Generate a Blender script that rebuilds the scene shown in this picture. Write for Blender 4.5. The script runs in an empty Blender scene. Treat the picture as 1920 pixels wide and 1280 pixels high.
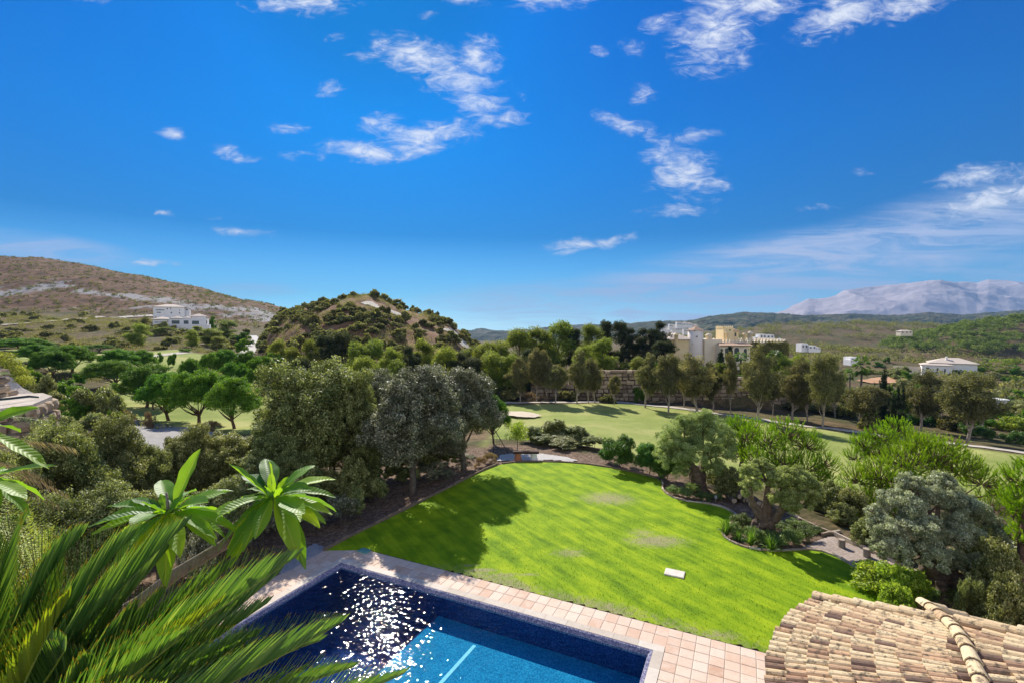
import bpy, math, random
import numpy as np
from math import radians, sin, cos, pi, atan2, sqrt, tan
R0 = np.random.default_rng(7)
random.seed(7)
SC = bpy.context.scene
COL = SC.collection
F = 907.0; CH = 8.0
TH = math.atan(28/907)
SUN_EL = radians(37); SUN_AZ = radians(-16)      # azimuth from +Y, negative to the left

# ------------------------------------------------------------------ helpers
def ray(px, py):
    a = (px-960)/F; b = (640-py)/F
    return np.array([a, cos(TH)+b*sin(TH), -sin(TH)+b*cos(TH)])
def P(px, py, z=0.0):
    """world point where the sight line of a photo pixel meets height z"""
    d = ray(px, py); t = (z-CH)/d[2]
    return np.array([d[0]*t, d[1]*t, z])
def PD(px, py, D):
    d = ray(px, py); t = D/d[1]
    return np.array([d[0]*t, D, CH+d[2]*t])
def zat(py, D):
    d = ray(960, py); return CH + d[2]/d[1]*D
def sm(a, b, x):
    t = np.clip((x-a)/(b-a), 0, 1); return t*t*(3-2*t)

def _hash(ix, iy, seed):
    n = (ix*374761393 + iy*668265263 + seed*974634777) & 0xffffffff
    n = ((n ^ (n >> 13)) * 1274126177) & 0xffffffff
    return ((n ^ (n >> 16)) & 0xffff)/65535.0
def vnoise(x, y, seed=0):
    x = np.asarray(x, float); y = np.asarray(y, float)
    xi = np.floor(x).astype(np.int64); yi = np.floor(y).astype(np.int64)
    fx = x-xi; fy = y-yi; fx = fx*fx*(3-2*fx); fy = fy*fy*(3-2*fy)
    a = _hash(xi, yi, seed); b = _hash(xi+1, yi, seed); c = _hash(xi, yi+1, seed); d = _hash(xi+1, yi+1, seed)
    return (a*(1-fx)+b*fx)*(1-fy)+(c*(1-fx)+d*fx)*fy
def fbm(x, y, seed=0, o=4):
    s = 0; a = 1; t = 0
    for i in range(o):
        s = s+a*(vnoise(x*2**i+13.7*i, y*2**i-7.1*i, seed+i)-0.5)*2; t += a; a *= 0.5
    return s/t

def mk(name, V, Fs, mat=None, parent=None, attrs=None, smooth=False, loc=None, mats=None, mi=None):
    """V (n,3); Fs: array (m,k) or list of such arrays (different k)"""
    V = np.asarray(V, np.float32)
    if not isinstance(Fs, (list, tuple)): Fs = [Fs]
    Fs = [np.asarray(f, np.int32) for f in Fs if len(f)]
    me = bpy.data.meshes.new(name)
    me.vertices.add(len(V)); me.vertices.foreach_set('co', V.ravel())
    nl = sum(f.size for f in Fs); nf = sum(len(f) for f in Fs)
    me.loops.add(nl); me.loops.foreach_set('vertex_index', np.concatenate([f.ravel() for f in Fs]))
    me.polygons.add(nf)
    tot = np.concatenate([np.full(len(f), f.shape[1], np.int32) for f in Fs])
    st = np.concatenate([[0], np.cumsum(tot)[:-1]]).astype(np.int32)
    me.polygons.foreach_set('loop_start', st)
    try: me.polygons.foreach_set('loop_total', tot)
    except Exception: pass
    if mi is not None: me.polygons.foreach_set('material_index', np.asarray(mi, np.int32))
    if attrs:
        for k, v in attrs.items():
            a = me.attributes.new(k, 'FLOAT', 'POINT'); a.data.foreach_set('value', np.asarray(v, np.float32))
    if smooth is True or smooth is False: me.polygons.foreach_set('use_smooth', np.full(nf, smooth))
    else: me.polygons.foreach_set('use_smooth', np.asarray(smooth, bool))
    for m in (mats or ([mat] if mat else [])): me.materials.append(m)
    me.update(calc_edges=True); me.validate()
    o = bpy.data.objects.new(name, me); COL.objects.link(o)
    if parent is not None: o.parent = parent
    if loc is not None: o.location = loc
    return o
def tag(o, label=None, cat=None, group=None, kind=None):
    if label: o['label'] = label
    if cat: o['category'] = cat
    if group: o['group'] = group
    if kind: o['kind'] = kind
    return o
def thing(name, label, cat, loc=(0, 0, 0), rz=0, group=None):
    o = bpy.data.objects.new(name, None); COL.objects.link(o)
    o.location = loc; o.rotation_euler = (0, 0, rz); o.empty_display_size = 0.2
    return tag(o, label, cat, group)
def copy_tree(o, parent=None):
    c = o.copy(); COL.objects.link(c); c.parent = parent
    for ch in list(o.children): copy_tree(ch, c)
    return c
class MB:
    """collects geometry pieces for one mesh"""
    def __init__(s): s.V = []; s.F = {}; s.n = 0; s.A = []; s.MI = {}
    def add(s, V, Fq, a=0.5, mi=0):
        V = np.asarray(V, float).reshape(-1, 3); s.V.append(V)
        if not isinstance(Fq, (list, tuple)) or (len(Fq) and np.isscalar(Fq[0])): Fq = [Fq]
        groups = {}
        for f in Fq:
            f = np.asarray(f)
            if f.ndim == 1: f = f[None]
            groups.setdefault(f.shape[1], []).append(f)
        for k, l in groups.items():
            ff = np.concatenate(l)+s.n
            s.F.setdefault(k, []).append(ff); s.MI.setdefault(k, []).append(np.full(len(ff), mi))
        s.A.append(np.full(len(V), a) if np.isscalar(a) else np.asarray(a)); s.n += len(V)
        return s
    def box(s, x0, x1, y0, y1, z0, z1, a=0.5, M=None, mi=0):
        V = np.array([[x, y, z] for z in (z0, z1) for y in (y0, y1) for x in (x0, x1)], float)
        if M is not None: V = M(V)
        return s.add(V, np.array([[0, 2, 3, 1], [4, 5, 7, 6], [0, 1, 5, 4], [1, 3, 7, 5], [3, 2, 6, 7], [2, 0, 4, 6]]), a, mi)
    def lathe(s, prof, seg=16, c=(0, 0, 0), a=0.5, a0=0, a1=2*pi, mi=0, M=None):
        full = abs(a1-a0-2*pi) < 1e-6; n = seg if full else seg+1
        th = a0+(a1-a0)*np.arange(n)/seg
        V = np.array([[r*cos(t)+c[0], r*sin(t)+c[1], z+c[2]] for r, z in prof for t in th])
        if M is not None: V = M(V)
        Fq = []
        for i in range(len(prof)-1):
            for j in range(seg):
                k = (j+1) % n
                Fq.append([i*n+j, i*n+k, (i+1)*n+k, (i+1)*n+j])
        return s.add(V, np.array(Fq), a, mi)
    def tube(s, path, rad, seg=8, a=0.5, lobes=None, cap=True, mi=0):
        path = np.asarray(path, float); n = len(path); rad = np.broadcast_to(np.asarray(rad, float), (n,))
        T = np.gradient(path, axis=0); T /= np.linalg.norm(T, axis=1)[:, None]+1e-9
        up = np.array([0, 0, 1.]) if abs(T[0][2]) < 0.9 else np.array([1., 0, 0])
        V = []
        for i in range(n):
            x = np.cross(up, T[i]); x /= np.linalg.norm(x)+1e-9; y = np.cross(T[i], x); up = y if abs(T[i] @ y) < .9 else up
            up = y*1.0
            up = np.cross(T[i], x)
            th = 2*pi*np.arange(seg)/seg
            rr = rad[i]*(lobes(th, i/(n-1)) if lobes else 1)
            V.append(path[i]+np.outer(np.cos(th)*rr, x)+np.outer(np.sin(th)*rr, y))
            up = y
        V = np.concatenate(V)
        i, j = np.meshgrid(np.arange(n-1), np.arange(seg), indexing='ij')
        i = i.ravel(); j = j.ravel(); k = (j+1) % seg
        Fq = [np.stack([i*seg+j, i*seg+k, (i+1)*seg+k, (i+1)*seg+j], 1)]
        if cap: Fq.append(np.arange(seg)[None, ::-1]); Fq.append((np.arange(seg)+(n-1)*seg)[None])
        return s.add(V, Fq, a, mi)
    def build(s, name, mat=None, parent=None, smooth=False, loc=None, mats=None):
        V = np.concatenate(s.V); Fs = []; mi = []
        for k in s.F: Fs.append(np.concatenate(s.F[k])); mi.append(np.concatenate(s.MI[k]))
        return mk(name, V, Fs, mat, parent, {'v': np.concatenate(s.A)}, smooth, loc, mats, np.concatenate(mi) if mats else None)

# ------------------------------------------------------------------ materials
def newmat(name):
    m = bpy.data.materials.new(name); m.use_nodes = True
    nt = m.node_tree; nt.nodes.clear()
    out = nt.nodes.new('ShaderNodeOutputMaterial')
    return m, nt, out
class NT:
    def __init__(s, nt): s.nt = nt
    def n(s, t, **k):
        o = s.nt.nodes.new('ShaderNode'+t)
        for a, b in k.items(): setattr(o, a, b)
        return o
    def l(s, a, b): s.nt.links.new(a, b)
    def set(s, sock, v):
        if hasattr(v, 'is_linked') or hasattr(v, 'links'): s.l(v, sock)
        else: sock.default_value = v
    def math(s, op, a, b=0.0, clamp=False):
        m = s.n('Math', operation=op, use_clamp=clamp); s.set(m.inputs[0], a); s.set(m.inputs[1], b); return m.outputs[0]
    def ramp(s, fac, stops, interp='LINEAR'):
        r = s.n('ValToRGB'); r.color_ramp.interpolation = interp
        e = r.color_ramp.elements
        while len(e) < len(stops): e.new(0.5)
        for el, (p, c) in zip(e, stops): el.position = p; el.color = (*c, 1) if len(c) == 3 else c
        s.set(r.inputs[0], fac); return r.outputs[0]
    def noise(s, vec=None, scale=5, detail=4, rough=0.55, dist=0.0, out='Fac'):
        n = s.n('TexNoise'); n.inputs['Scale'].default_value = scale; n.inputs['Detail'].default_value = detail
        n.inputs['Roughness'].default_value = rough; n.inputs['Distortion'].default_value = dist
        if vec is not None: s.l(vec, n.inputs['Vector'])
        return n.outputs[out]
    def mixc(s, fac, a, b, blend='MIX'):
        m = s.n('Mix', data_type='RGBA', blend_type=blend)
        s.set(m.inputs[0], fac); s.set(m.inputs[6], a if not isinstance(a, tuple) else (*a, 1)[:4]); s.set(m.inputs[7], b if not isinstance(b, tuple) else (*b, 1)[:4])
        return m.outputs[2]
    def mapr(s, v, a, b, c=0.0, d=1.0, kind='SMOOTHSTEP'):
        m = s.n('MapRange', interpolation_type=kind); s.set(m.inputs[0], v)
        for i, x in enumerate((a, b, c, d)): m.inputs[i+1].default_value = x
        return m.outputs[0]
    def pos(s): return s.n('NewGeometry').outputs['Position']
    def obj(s): return s.n('TexCoord').outputs['Object']
    def attr(s, name): return s.n('Attribute', attribute_name=name).outputs['Fac']
    def bump(s, h, strength=0.5, dist=0.05):
        b = s.n('Bump'); b.inputs['Strength'].default_value = strength; b.inputs['Distance'].default_value = dist
        s.l(h, b.inputs['Height']); return b.outputs[0]
    def bsdf(s, col, rough=0.8, normal=None, spec=0.3):
        b = s.n('BsdfPrincipled'); s.set(b.inputs['Base Color'], (*col, 1) if isinstance(col, tuple) and len(col) == 3 else col)
        s.set(b.inputs['Roughness'], rough); b.inputs['Specular IOR Level'].default_value = spec
        if normal is not None: s.l(normal, b.inputs['Normal'])
        return b
def mat_foliage(name, dark, mid, light, trans=0.45, rough=0.55, spec=0.35, tcol=None, objvar=0.25):
    """leaf material: colour by leaf (attribute v) and by plant (object random), light coming through"""
    m, nt, out = newmat(name); N = NT(nt)
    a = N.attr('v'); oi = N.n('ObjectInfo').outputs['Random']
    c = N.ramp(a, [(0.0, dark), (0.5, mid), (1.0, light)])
    hs = N.n('HueSaturation'); N.l(c, hs.inputs['Color'])
    N.l(N.mapr(oi, 0, 1, 1-objvar, 1+objvar, 'LINEAR'), hs.inputs['Value'])
    r2 = N.math('FRACT', N.math('MULTIPLY', oi, 7.31)); N.l(N.mapr(r2, 0, 1, 0.485, 0.515, 'LINEAR'), hs.inputs['Hue'])
    c = hs.outputs[0]
    b = N.bsdf(c, rough, spec=spec)
    t = N.n('BsdfTranslucent')
    tc = N.mixc(1.0, c, tcol or (1.25, 1.25, 0.55), 'MULTIPLY'); N.l(tc, t.inputs[0])
    mx = N.n('MixShader'); mx.inputs[0].default_value = trans
    N.l(b.outputs[0], mx.inputs[1]); N.l(t.outputs[0], mx.inputs[2]); N.l(mx.outputs[0], out.inputs[0])
    return m
def mat_simple(name, c1, c2, scale=4, rough=0.85, bump=0.4, bdist=0.02, detail=5, spec=0.25, attr=False, space='pos', c3=None):
    m, nt, out = newmat(name); N = NT(nt)
    v = N.pos() if space == 'pos' else N.obj()
    n1 = N.noise(v, scale, detail, 0.6); n2 = N.noise(v, scale*6, detail, 0.6)
    f = N.math('ADD', N.math('MULTIPLY', n1, 0.6), N.math('MULTIPLY', n2, 0.4))
    if attr: f = N.math('ADD', N.math('MULTIPLY', f, 0.6), N.math('MULTIPLY', N.attr('v'), 0.4))
    st = [(0.3, c1), (0.68, c2)]
    if c3: st = [(0.28, c1), (0.48, c2), (0.7, c3)]
    c = N.ramp(f, st)
    b = N.bsdf(c, rough, N.bump(n2, bump, bdist), spec)
    N.l(b.outputs[0], out.inputs[0]); return m

# ------------------------------------------------------------------ camera, sun, sky
cam = bpy.data.cameras.new('camera'); co = bpy.data.objects.new('camera', cam); COL.objects.link(co)
co.location = (0, 0, CH); co.rotation_euler = (radians(90)-TH, 0, 0)
cam.sensor_width = 36; cam.lens = 36*F/1920; cam.clip_start = 0.1; cam.clip_end = 200000
SC.camera = co
sun = bpy.data.lights.new('sun', 'SUN'); so = bpy.data.objects.new('sun', sun); COL.objects.link(so)
sun.energy = 5.0; sun.angle = radians(0.5); sun.color = (1.0, 0.94, 0.84)
so.rotation_euler = (radians(90)-SUN_EL, 0, -SUN_AZ+pi)
# the lamp shines along its -Z: turned so that it comes from (sin az, cos az)
SC.view_settings.view_transform = 'Standard'; SC.view_settings.look = 'None'
SC.view_settings.gamma = 1.0; SC.view_settings.exposure = 0.6
SC.render.engine = 'CYCLES'
SC.cycles.max_bounces = 8; SC.cycles.transparent_max_bounces = 12; SC.cycles.diffuse_bounces = 3
SC.cycles.volume_bounces = 0; SC.cycles.transmission_bounces = 4; SC.cycles.glossy_bounces = 3
SC.cycles.sample_clamp_indirect = 6.0
try: SC.cycles.use_denoising = True
except Exception: pass

W = bpy.data.worlds.new('World'); SC.world = W; W.use_nodes = True
def build_sky():
    nt = W.node_tree; nt.nodes.clear(); N = NT(nt)
    out = nt.nodes.new('ShaderNodeOutputWorld')
    sky = N.n('TexSky', sky_type='NISHITA'); sky.sun_disc = False
    sky.sun_elevation = SUN_EL; sky.sun_rotation = SUN_AZ
    sky.air_density = 1.0; sky.dust_density = 0.3; sky.ozone_density = 2.5; sky.altitude = 300
    d = N.n('TexCoord').outputs['Generated']
    sp = N.n('SeparateXYZ'); N.l(d, sp.inputs[0])
    y = N.math('MAXIMUM', sp.outputs[1], 0.05)
    u = N.math('DIVIDE', sp.outputs[0], y); v = N.math('DIVIDE', sp.outputs[2], y)
    cb = N.n('CombineXYZ'); N.l(u, cb.inputs[0]); N.l(v, cb.inputs[1])
    uv = cb.outputs[0]
    el = sp.outputs[2]
    cs = N.n('CombineXYZ'); N.l(sp.outputs[0], cs.inputs[0]); N.l(sp.outputs[1], cs.inputs[1]); N.l(N.math('MAXIMUM', sp.outputs[2], 0.004), cs.inputs[2]); N.l(cs.outputs[0], sky.inputs[0])
    # deep Mediterranean blue: stronger towards the zenith
    grade = N.ramp(el, SKYG)
    c = N.mixc(1.0, sky.outputs[0], grade, 'MULTIPLY')
    # clouds: wisps at fixed directions, broken up by noise
    warp = N.noise(uv, 9.0, 3, 0.6, out='Color')
    wv = N.n('VectorMath', operation='MULTIPLY_ADD'); N.l(warp, wv.inputs[0]); wv.inputs[1].default_value = (0.05, 0.03, 0); N.l(uv, wv.inputs[2])
    mask = None
    for (px, py, rx, ry, rot, w) in CLOUDS:
        mp = N.n('Mapping', vector_type='TEXTURE'); N.l(wv.outputs[0], mp.inputs[0])
        mp.inputs['Location'].default_value = ((px-960)/F+0.025, (612-py)/F+0.015, 0)
        mp.inputs['Rotation'].default_value = (0, 0, radians(rot)); mp.inputs['Scale'].default_value = (rx*1.25/F, ry*1.3/F, 1)
        g = N.n('TexGradient', gradient_type='SPHERICAL'); N.l(mp.outputs[0], g.inputs[0])
        gg = N.math('MULTIPLY', N.math('POWER', g.outputs[1], 0.6), w)
        mask = gg if mask is None else N.math('MAXIMUM', mask, gg)
    mp = N.n('Mapping'); N.l(uv, mp.inputs[0]); mp.inputs['Scale'].default_value = (1.0, 2.3, 1); mp.inputs['Rotation'].default_value = (0, 0, 0.18)
    n1 = N.noise(mp.outputs[0], 17, 10, 0.66, 0.9)
    n2 = N.noise(mp.outputs[0], 45, 6, 0.6, 0.3)
    nn = N.math('ADD', N.math('MULTIPLY', n1, 0.75), N.math('MULTIPLY', n2, 0.25))
    den = N.math('SUBTRACT', N.math('ADD', N.math('MULTIPLY', mask, 0.62), N.math('MULTIPLY', nn, 1.3)), 0.86)
    den = N.mapr(den, 0.0, 0.55)
    den = N.math('MULTIPLY', den, N.mapr(mask, 0.0, 0.25))
    # high cirrus veil on the right near the horizon
    cir = None
    for (px, py, rx, ry, rot, w) in CIRRUS:
        mp = N.n('Mapping', vector_type='TEXTURE'); N.l(uv, mp.inputs[0])
        mp.inputs['Location'].default_value = ((px-960)/F, (612-py)/F, 0)
        mp.inputs['Rotation'].default_value = (0, 0, radians(rot)); mp.inputs['Scale'].default_value = (rx/F, ry/F, 1)
        g = N.n('TexGradient', gradient_type='SPHERICAL'); N.l(mp.outputs[0], g.inputs[0])
        gg = N.math('MULTIPLY', N.mapr(g.outputs[1], 0, 0.55), w)
        cir = gg if cir is None else N.math('MAXIMUM', cir, gg)
    mp = N.n('Mapping'); N.l(uv, mp.inputs[0]); mp.inputs['Rotation'].default_value = (0, 0, radians(-12)); mp.inputs['Scale'].default_value = (1.0, 8, 1)
    n3 = N.noise(mp.outputs[0], 4.2, 10, 0.68, 0.9)
    cirr = N.math('MULTIPLY', cir, N.mapr(n3, 0.36, 0.64, 0.22, 1.0))
    tot = N.math('MAXIMUM', den, cirr)
    tot = N.math('MULTIPLY', tot, N.mapr(sp.outputs[1], 0.05, 0.2))
    shade = N.noise(mp.outputs[0], 8, 4)
    cc = N.ramp(N.math('ADD', N.math('MULTIPLY', den, 0.7), N.math('MULTIPLY', shade, 0.3)), [(0.2, CLC[0]), (0.9, CLC[1])])
    dt = N.n('VectorMath', operation='DOT_PRODUCT'); N.l(d, dt.inputs[0]); dt.inputs[1].default_value = (sin(SUN_AZ)*cos(SUN_EL), cos(SUN_AZ)*cos(SUN_EL), sin(SUN_EL))
    gl = N.mapr(dt.outputs['Value'], 0.96, 1.0, 1.0, 0.7); c = N.mixc(1.0, c, N.ramp(gl, [(0, (0, 0, 0)), (1, (1, 1, 1))]), 'MULTIPLY')
    c = N.mixc(N.math('MULTIPLY', tot, 0.90), c, cc)
    # unseen bright cloud bank added behind the camera to lift the shaded facades
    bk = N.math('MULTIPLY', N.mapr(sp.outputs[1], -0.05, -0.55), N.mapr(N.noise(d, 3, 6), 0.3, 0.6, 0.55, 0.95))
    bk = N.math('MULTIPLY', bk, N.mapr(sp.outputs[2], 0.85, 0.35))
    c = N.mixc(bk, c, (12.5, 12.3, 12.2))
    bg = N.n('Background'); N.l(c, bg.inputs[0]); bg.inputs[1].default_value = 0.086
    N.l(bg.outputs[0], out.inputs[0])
SKYG = [(0.0, (0.50, 0.95, 1.6)), (0.06, (0.27, 0.68, 1.0)), (0.18, (0.022, 0.335, 0.66)), (0.33, (0.004, 0.41, 0.87)), (0.55, (0.003, 0.41, 1.0)), (1.0, (0.02, 0.40, 0.95))]
CLC = [(4.6, 5.2, 7.0), (7.6, 7.9, 8.4)]
CLOUDS = [  # photo px, py, half width, half height, tilt, weight
    (575, 12, 110, 32, 0, 1), (870, 5, 60, 22, 0, .9), (1035, 10, 90, 26, 5, 1), (1235, 55, 42, 22, 10, .85), (808, 42, 24, 10, 0, .7),
    (1330, 70, 95, 75, 35, 1), (1420, 15, 100, 45, 10, 1), (1560, 40, 100, 42, 25, 1), (1700, 15, 110, 32, 20, 1), (1384, 124, 18, 18, 0, .8),
    (790, 115, 110, 38, -10, 1), (860, 160, 90, 30, -5, 1), (895, 120, 50, 45, -30, .95), (900, 205, 70, 24, -10, .95), (940, 232, 60, 16, 0, .9), (680, 118, 40, 12, 0, .75),
    (715, 238, 45, 22, 10, .95), (800, 262, 110, 34, 10, 1), (680, 288, 110, 24, 0, 1), (548, 243, 50, 14, 0, .8), (335, 256, 38, 15, -5, .95), (425, 283, 30, 22, 0, .85), (465, 300, 40, 10, 0, .75), (620, 176, 32, 18, 20, .7), (550, 295, 25, 12, 0, .6),
    (1170, 238, 75, 20, -15, .85), (1210, 265, 50, 14, 0, .7), (1295, 262, 60, 16, 5, .85), (1275, 320, 90, 55, -30, 1), (1320, 350, 50, 18, 0, .9), (1265, 400, 80, 14, 0, .85), (1200, 180, 36, 22, 20, .8), (1120, 105, 26, 12, 0, .7), (1185, 98, 30, 20, 0, .65),
    (1820, 335, 100, 26, 8, 1), (1840, 380, 130, 40, 15, 1), (1900, 360, 90, 40, 15, 1), (1100, 458, 95, 15, 5, 1), (1150, 452, 50, 12, 8, .9), (1065, 472, 50, 9, 0, .8),
    (305, 404, 40, 7, 0, .75), (460, 434, 80, 10, -6, .8), (400, 412, 60, 7, 0, .65), (290, 496, 70, 7, 0, .9), (1520, 390, 60, 9, 0, .6), (650, 85, 45, 12, 0, .6), (975, 188, 16, 14, 0, .6), (190, 8, 50, 14, -10, .7), (1600, 325, 70, 8, 0, .55), (1210, 360, 40, 10, 0, .6)]
CIRRUS = [(2350, 440, 700, 110, 10, .8), (1330, 565, 640, 60, 2, 1.0), (1500, 500, 560, 80, 9, 1.0), (1420, 530, 560, 85, 8, 1.0), (1750, 440, 420, 90, 14, .8), (1180, 570, 480, 55, 0, .95), (60, 470, 260, 42, -6, .7), (470, 545, 130, 18, 0, .4), (1880, 500, 300, 90, 10, .4)]
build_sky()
# ------------------------------------------------------------------ terrain heights
# rows of (distance ahead, photo row of the ground there) for sight-line columns; beyond the garden only
PROF = {
 -500: [(45,860),(60,800),(90,760),(130,700),(200,650),(400,600),(900,600),(4000,640),(5200,640)],
 0:    [(45,850),(60,790),(80,755),(100,720),(120,668),(150,654),(200,640),(250,612),(330,590),(420,590),(900,640),(4000,640),(5200,640)],
 150:  [(45,850),(60,795),(80,760),(100,720),(125,680),(150,656),(200,645),(250,610),(330,592),(420,590),(900,640),(4000,640),(5200,640)],
 300:  [(45,850),(60,806),(75,782),(100,735),(130,693),(165,662),(200,648),(250,618),(270,611),(300,602),(420,600),(900,640),(4000,640),(5200,640)],
 450:  [(45,850),(60,808),(75,785),(100,742),(130,702),(180,665),(230,643),(290,628),(420,608),(900,640),(4000,640),(5200,640)],
 550:  [(45,850),(60,808),(80,775),(110,725),(150,690),(200,664),(260,640),(420,620),(900,640),(4000,640),(5200,640)],
 700:  [(45,850),(60,808),(80,775),(110,720),(150,690),(200,668),(260,650),(420,640),(900,640),(4000,640),(5200,640)],
 850:  [(45,850),(60,808),(80,772),(96,745),(120,715),(150,690),(200,668),(260,655),(420,645),(900,640),(3800,640),(5200,640)],
 950:  [(40,880),(47,850),(80,770),(88,757),(100,742),(130,700),(170,678),(300,660),(900,645),(3800,640),(5200,640)],
 1100: [(40,885),(47,858),(80,772),(88,757),(94,751),(98,748),(99,715),(135,682),(200,672),(300,660),(900,645),(3800,640),(5200,638)],
 1250: [(40,890),(47,868),(78,782),(88,764),(94,757),(98,753),(99,700),(135,680),(200,672),(300,660),(800,640),(1500,626),(2600,628),(5200,638)],
 1400: [(40,895),(47,878),(74,796),(80,784),(90,772),(97,764),(99,715),(135,686),(180,690),(300,672),(700,645),(1500,618),(2600,620),(5200,638)],
 1520: [(40,900),(48,880),(70,810),(76,803),(84,792),(94,775),(110,745),(150,720),(220,706),(320,684),(500,662),(800,640),(1100,622),(1500,612),(2600,620),(5200,638)],
 1700: [(40,905),(48,885),(60,843),(66,828),(72,824),(80,810),(100,780),(130,745),(180,715),(250,697),(340,685),(500,665),(800,640),(1100,622),(1500,610),(2600,620),(5200,638)],
 1850: [(40,920),(48,893),(58,848),(64,836),(70,832),(80,815),(100,790),(130,765),(180,735),(250,706),(340,690),(500,668),(800,640),(1100,622),(1500,610),(2600,620),(5200,638)],
 2000: [(40,940),(48,900),(56,864),(62,850),(68,846),(80,825),(100,800),(130,775),(180,745),(250,716),(340,690),(500,668),(800,640),(1100,622),(1500,610),(2600,620),(5200,638)],
 2600: [(40,980),(48,940),(60,890),(80,840),(130,780),(250,716),(500,668),(1100,622),(1500,610),(2600,620),(5200,638)],
}
DG = np.concatenate([np.arange(40, 150, 0.5), np.geomspace(150, 30000, 240)])
PK = sorted(PROF)
UG = np.array([(p-960)/F for p in PK])
ZG = []
for p in PK:
    r = PROF[p]; d = [a for a, b in r]+[9000, 40000]; z = [zat(b, a) for a, b in r]+[-130, -160]
    ZG.append(np.interp(DG, d, z))
ZG = np.array(ZG)
def zprof(u, D):
    D = np.clip(D, DG[0], DG[-1]); u = np.clip(u, UG[0], UG[-1])
    ui = np.clip(np.searchsorted(UG, u, 'right')-1, 0, len(UG)-2)
    fu = (u-UG[ui])/(UG[ui+1]-UG[ui]); fu = fu*fu*(3-2*fu)*0.5+fu*0.5
    di = np.clip(np.searchsorted(DG, D, 'right')-1, 0, len(DG)-2)
    fd = (D-DG[di])/(DG[di+1]-DG[di])
    a = ZG[ui, di]*(1-fd)+ZG[ui, di+1]*fd; b = ZG[ui+1, di]*(1-fd)+ZG[ui+1, di+1]*fd
    return a*(1-fu)+b*fu
GARDEN = np.array([P(*q)[:2] for q in [(330, 985), (560, 920), (700, 872), (860, 843), (930, 832), (1010, 834), (1120, 852), (1250, 888), (1330, 915), (1450, 955), (1560, 1000), (1700, 1050), (1920, 1150)]]
                  + [(26, 8), (40, -10), (40, -60), (-40, -60), (-25, 4), (-15, 12)])
def polydist(x, y, poly):
    """signed distance to a polygon, negative inside"""
    x = np.asarray(x, float); y = np.asarray(y, float)
    d = np.full(x.shape, 1e18); ins = np.zeros(x.shape, bool); n = len(poly)
    for i in range(n):
        ax, ay = poly[i][:2]; bx, by = poly[(i+1) % n][:2]
        ex, ey = bx-ax, by-ay; t = np.clip(((x-ax)*ex+(y-ay)*ey)/(ex*ex+ey*ey+1e-12), 0, 1)
        d = np.minimum(d, (x-ax-t*ex)**2+(y-ay-t*ey)**2)
        c = ((ay > y) != (by > y)) & (x < (bx-ax)*(y-ay)/((by-ay) if abs(by-ay) > 1e-9 else 1e-9)+ax)
        ins ^= c
    d = np.sqrt(d); return np.where(ins, -d, d)
def ridge(pts, Dr, wf, wb, zb, px0=None):
    """a hill whose skyline follows the photo: pts (px, py of ridge), at distance Dr, falling over wf (front) / wb (back)"""
    us = np.array([(p-960)/F for p, q in pts]); zs = np.array([zat(q, Dr) for p, q in pts])
    def f(x, y):
        x = np.asarray(x, float); y = np.asarray(y, float); D = np.maximum(y, 1.0)
        u = x/D; zr = np.interp(u, us, zs)
        t = (D-Dr)/np.where(D < Dr, wf, wb)
        s = np.where(D < Dr, np.cos(np.clip(-t, 0, 1)*pi/2)**1.25, np.cos(np.clip(t, 0, 1)*pi/2))
        zz = np.minimum(zb, zr-6); out = (np.abs(t) >= 1) | (u < us[0]) | (u > us[-1])
        return np.where(out, -9999.0, zz+(zr-zz)*s)
    return f
H_LEFT = ridge([(-700,560),(-300,505),(-100,490),(0,489),(60,491),(100,495),(150,499),(200,506),(250,517),(300,528),(350,540),(400,549),(450,559),(490,568),(520,577),(560,592),(620,612),(700,640),(800,700)], 700, 400, 500, 0)
H_MID = ridge([(440,735),(455,690),(475,662),(492,634),(508,611),(524,598),(540,589),(580,576),(620,567),(660,560),(690,557),(720,566),(760,582),(800,592),(840,604),(860,622),(890,648),(930,680),(980,700),(1040,730)], 235, 125, 120, -14)
H_PINE = ridge([(1380,720),(1500,700),(1570,680),(1620,668),(1680,650),(1740,632),(1800,620),(1860,612),(1920,606),(2000,598),(2200,600),(2600,610)], 540, 180, 250, -40)
H_WOOD = ridge([(1040,640),(1120,622),(1170,611),(1230,605),(1290,604),(1330,596),(1400,588),(1450,590),(1500,594),(1560,593),(1600,592),(1640,594),(1690,594),(1740,589),(1800,593),(1850,590),(1920,585),(2050,580),(2600,590)], 2600, 1200, 900, -90)
H_BROWN = ridge([(1250,650),(1330,634),(1400,619),(1430,612),(1500,609),(1580,607),(1660,609),(1740,611),(1800,617),(1900,626),(2000,640)], 1000, 420, 400, -26)
H_FAR = ridge([(760,640),(850,622),(900,619),(950,618),(1000,616),(1050,614),(1120,610),(1180,608),(1240,606),(1330,604),(1500,606)], 4200, 700, 700, -120)
H_ROCK = ridge([(1380,604),(1455,584),(1490,568),(1515,558),(1540,556),(1580,548),(1620,542),(1660,538),(1700,528),(1735,520),(1760,519),(1800,525),(1830,531),(1850,527),(1880,529),(1920,533),(1990,545),(2100,560),(2400,590)], 8000, 2600, 2500, -100)
H_SEAHILL = ridge([(820,632),(860,626),(900,622),(960,620),(1040,619),(1100,617),(1200,616)], 3300, 300, 300, -100)
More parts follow.
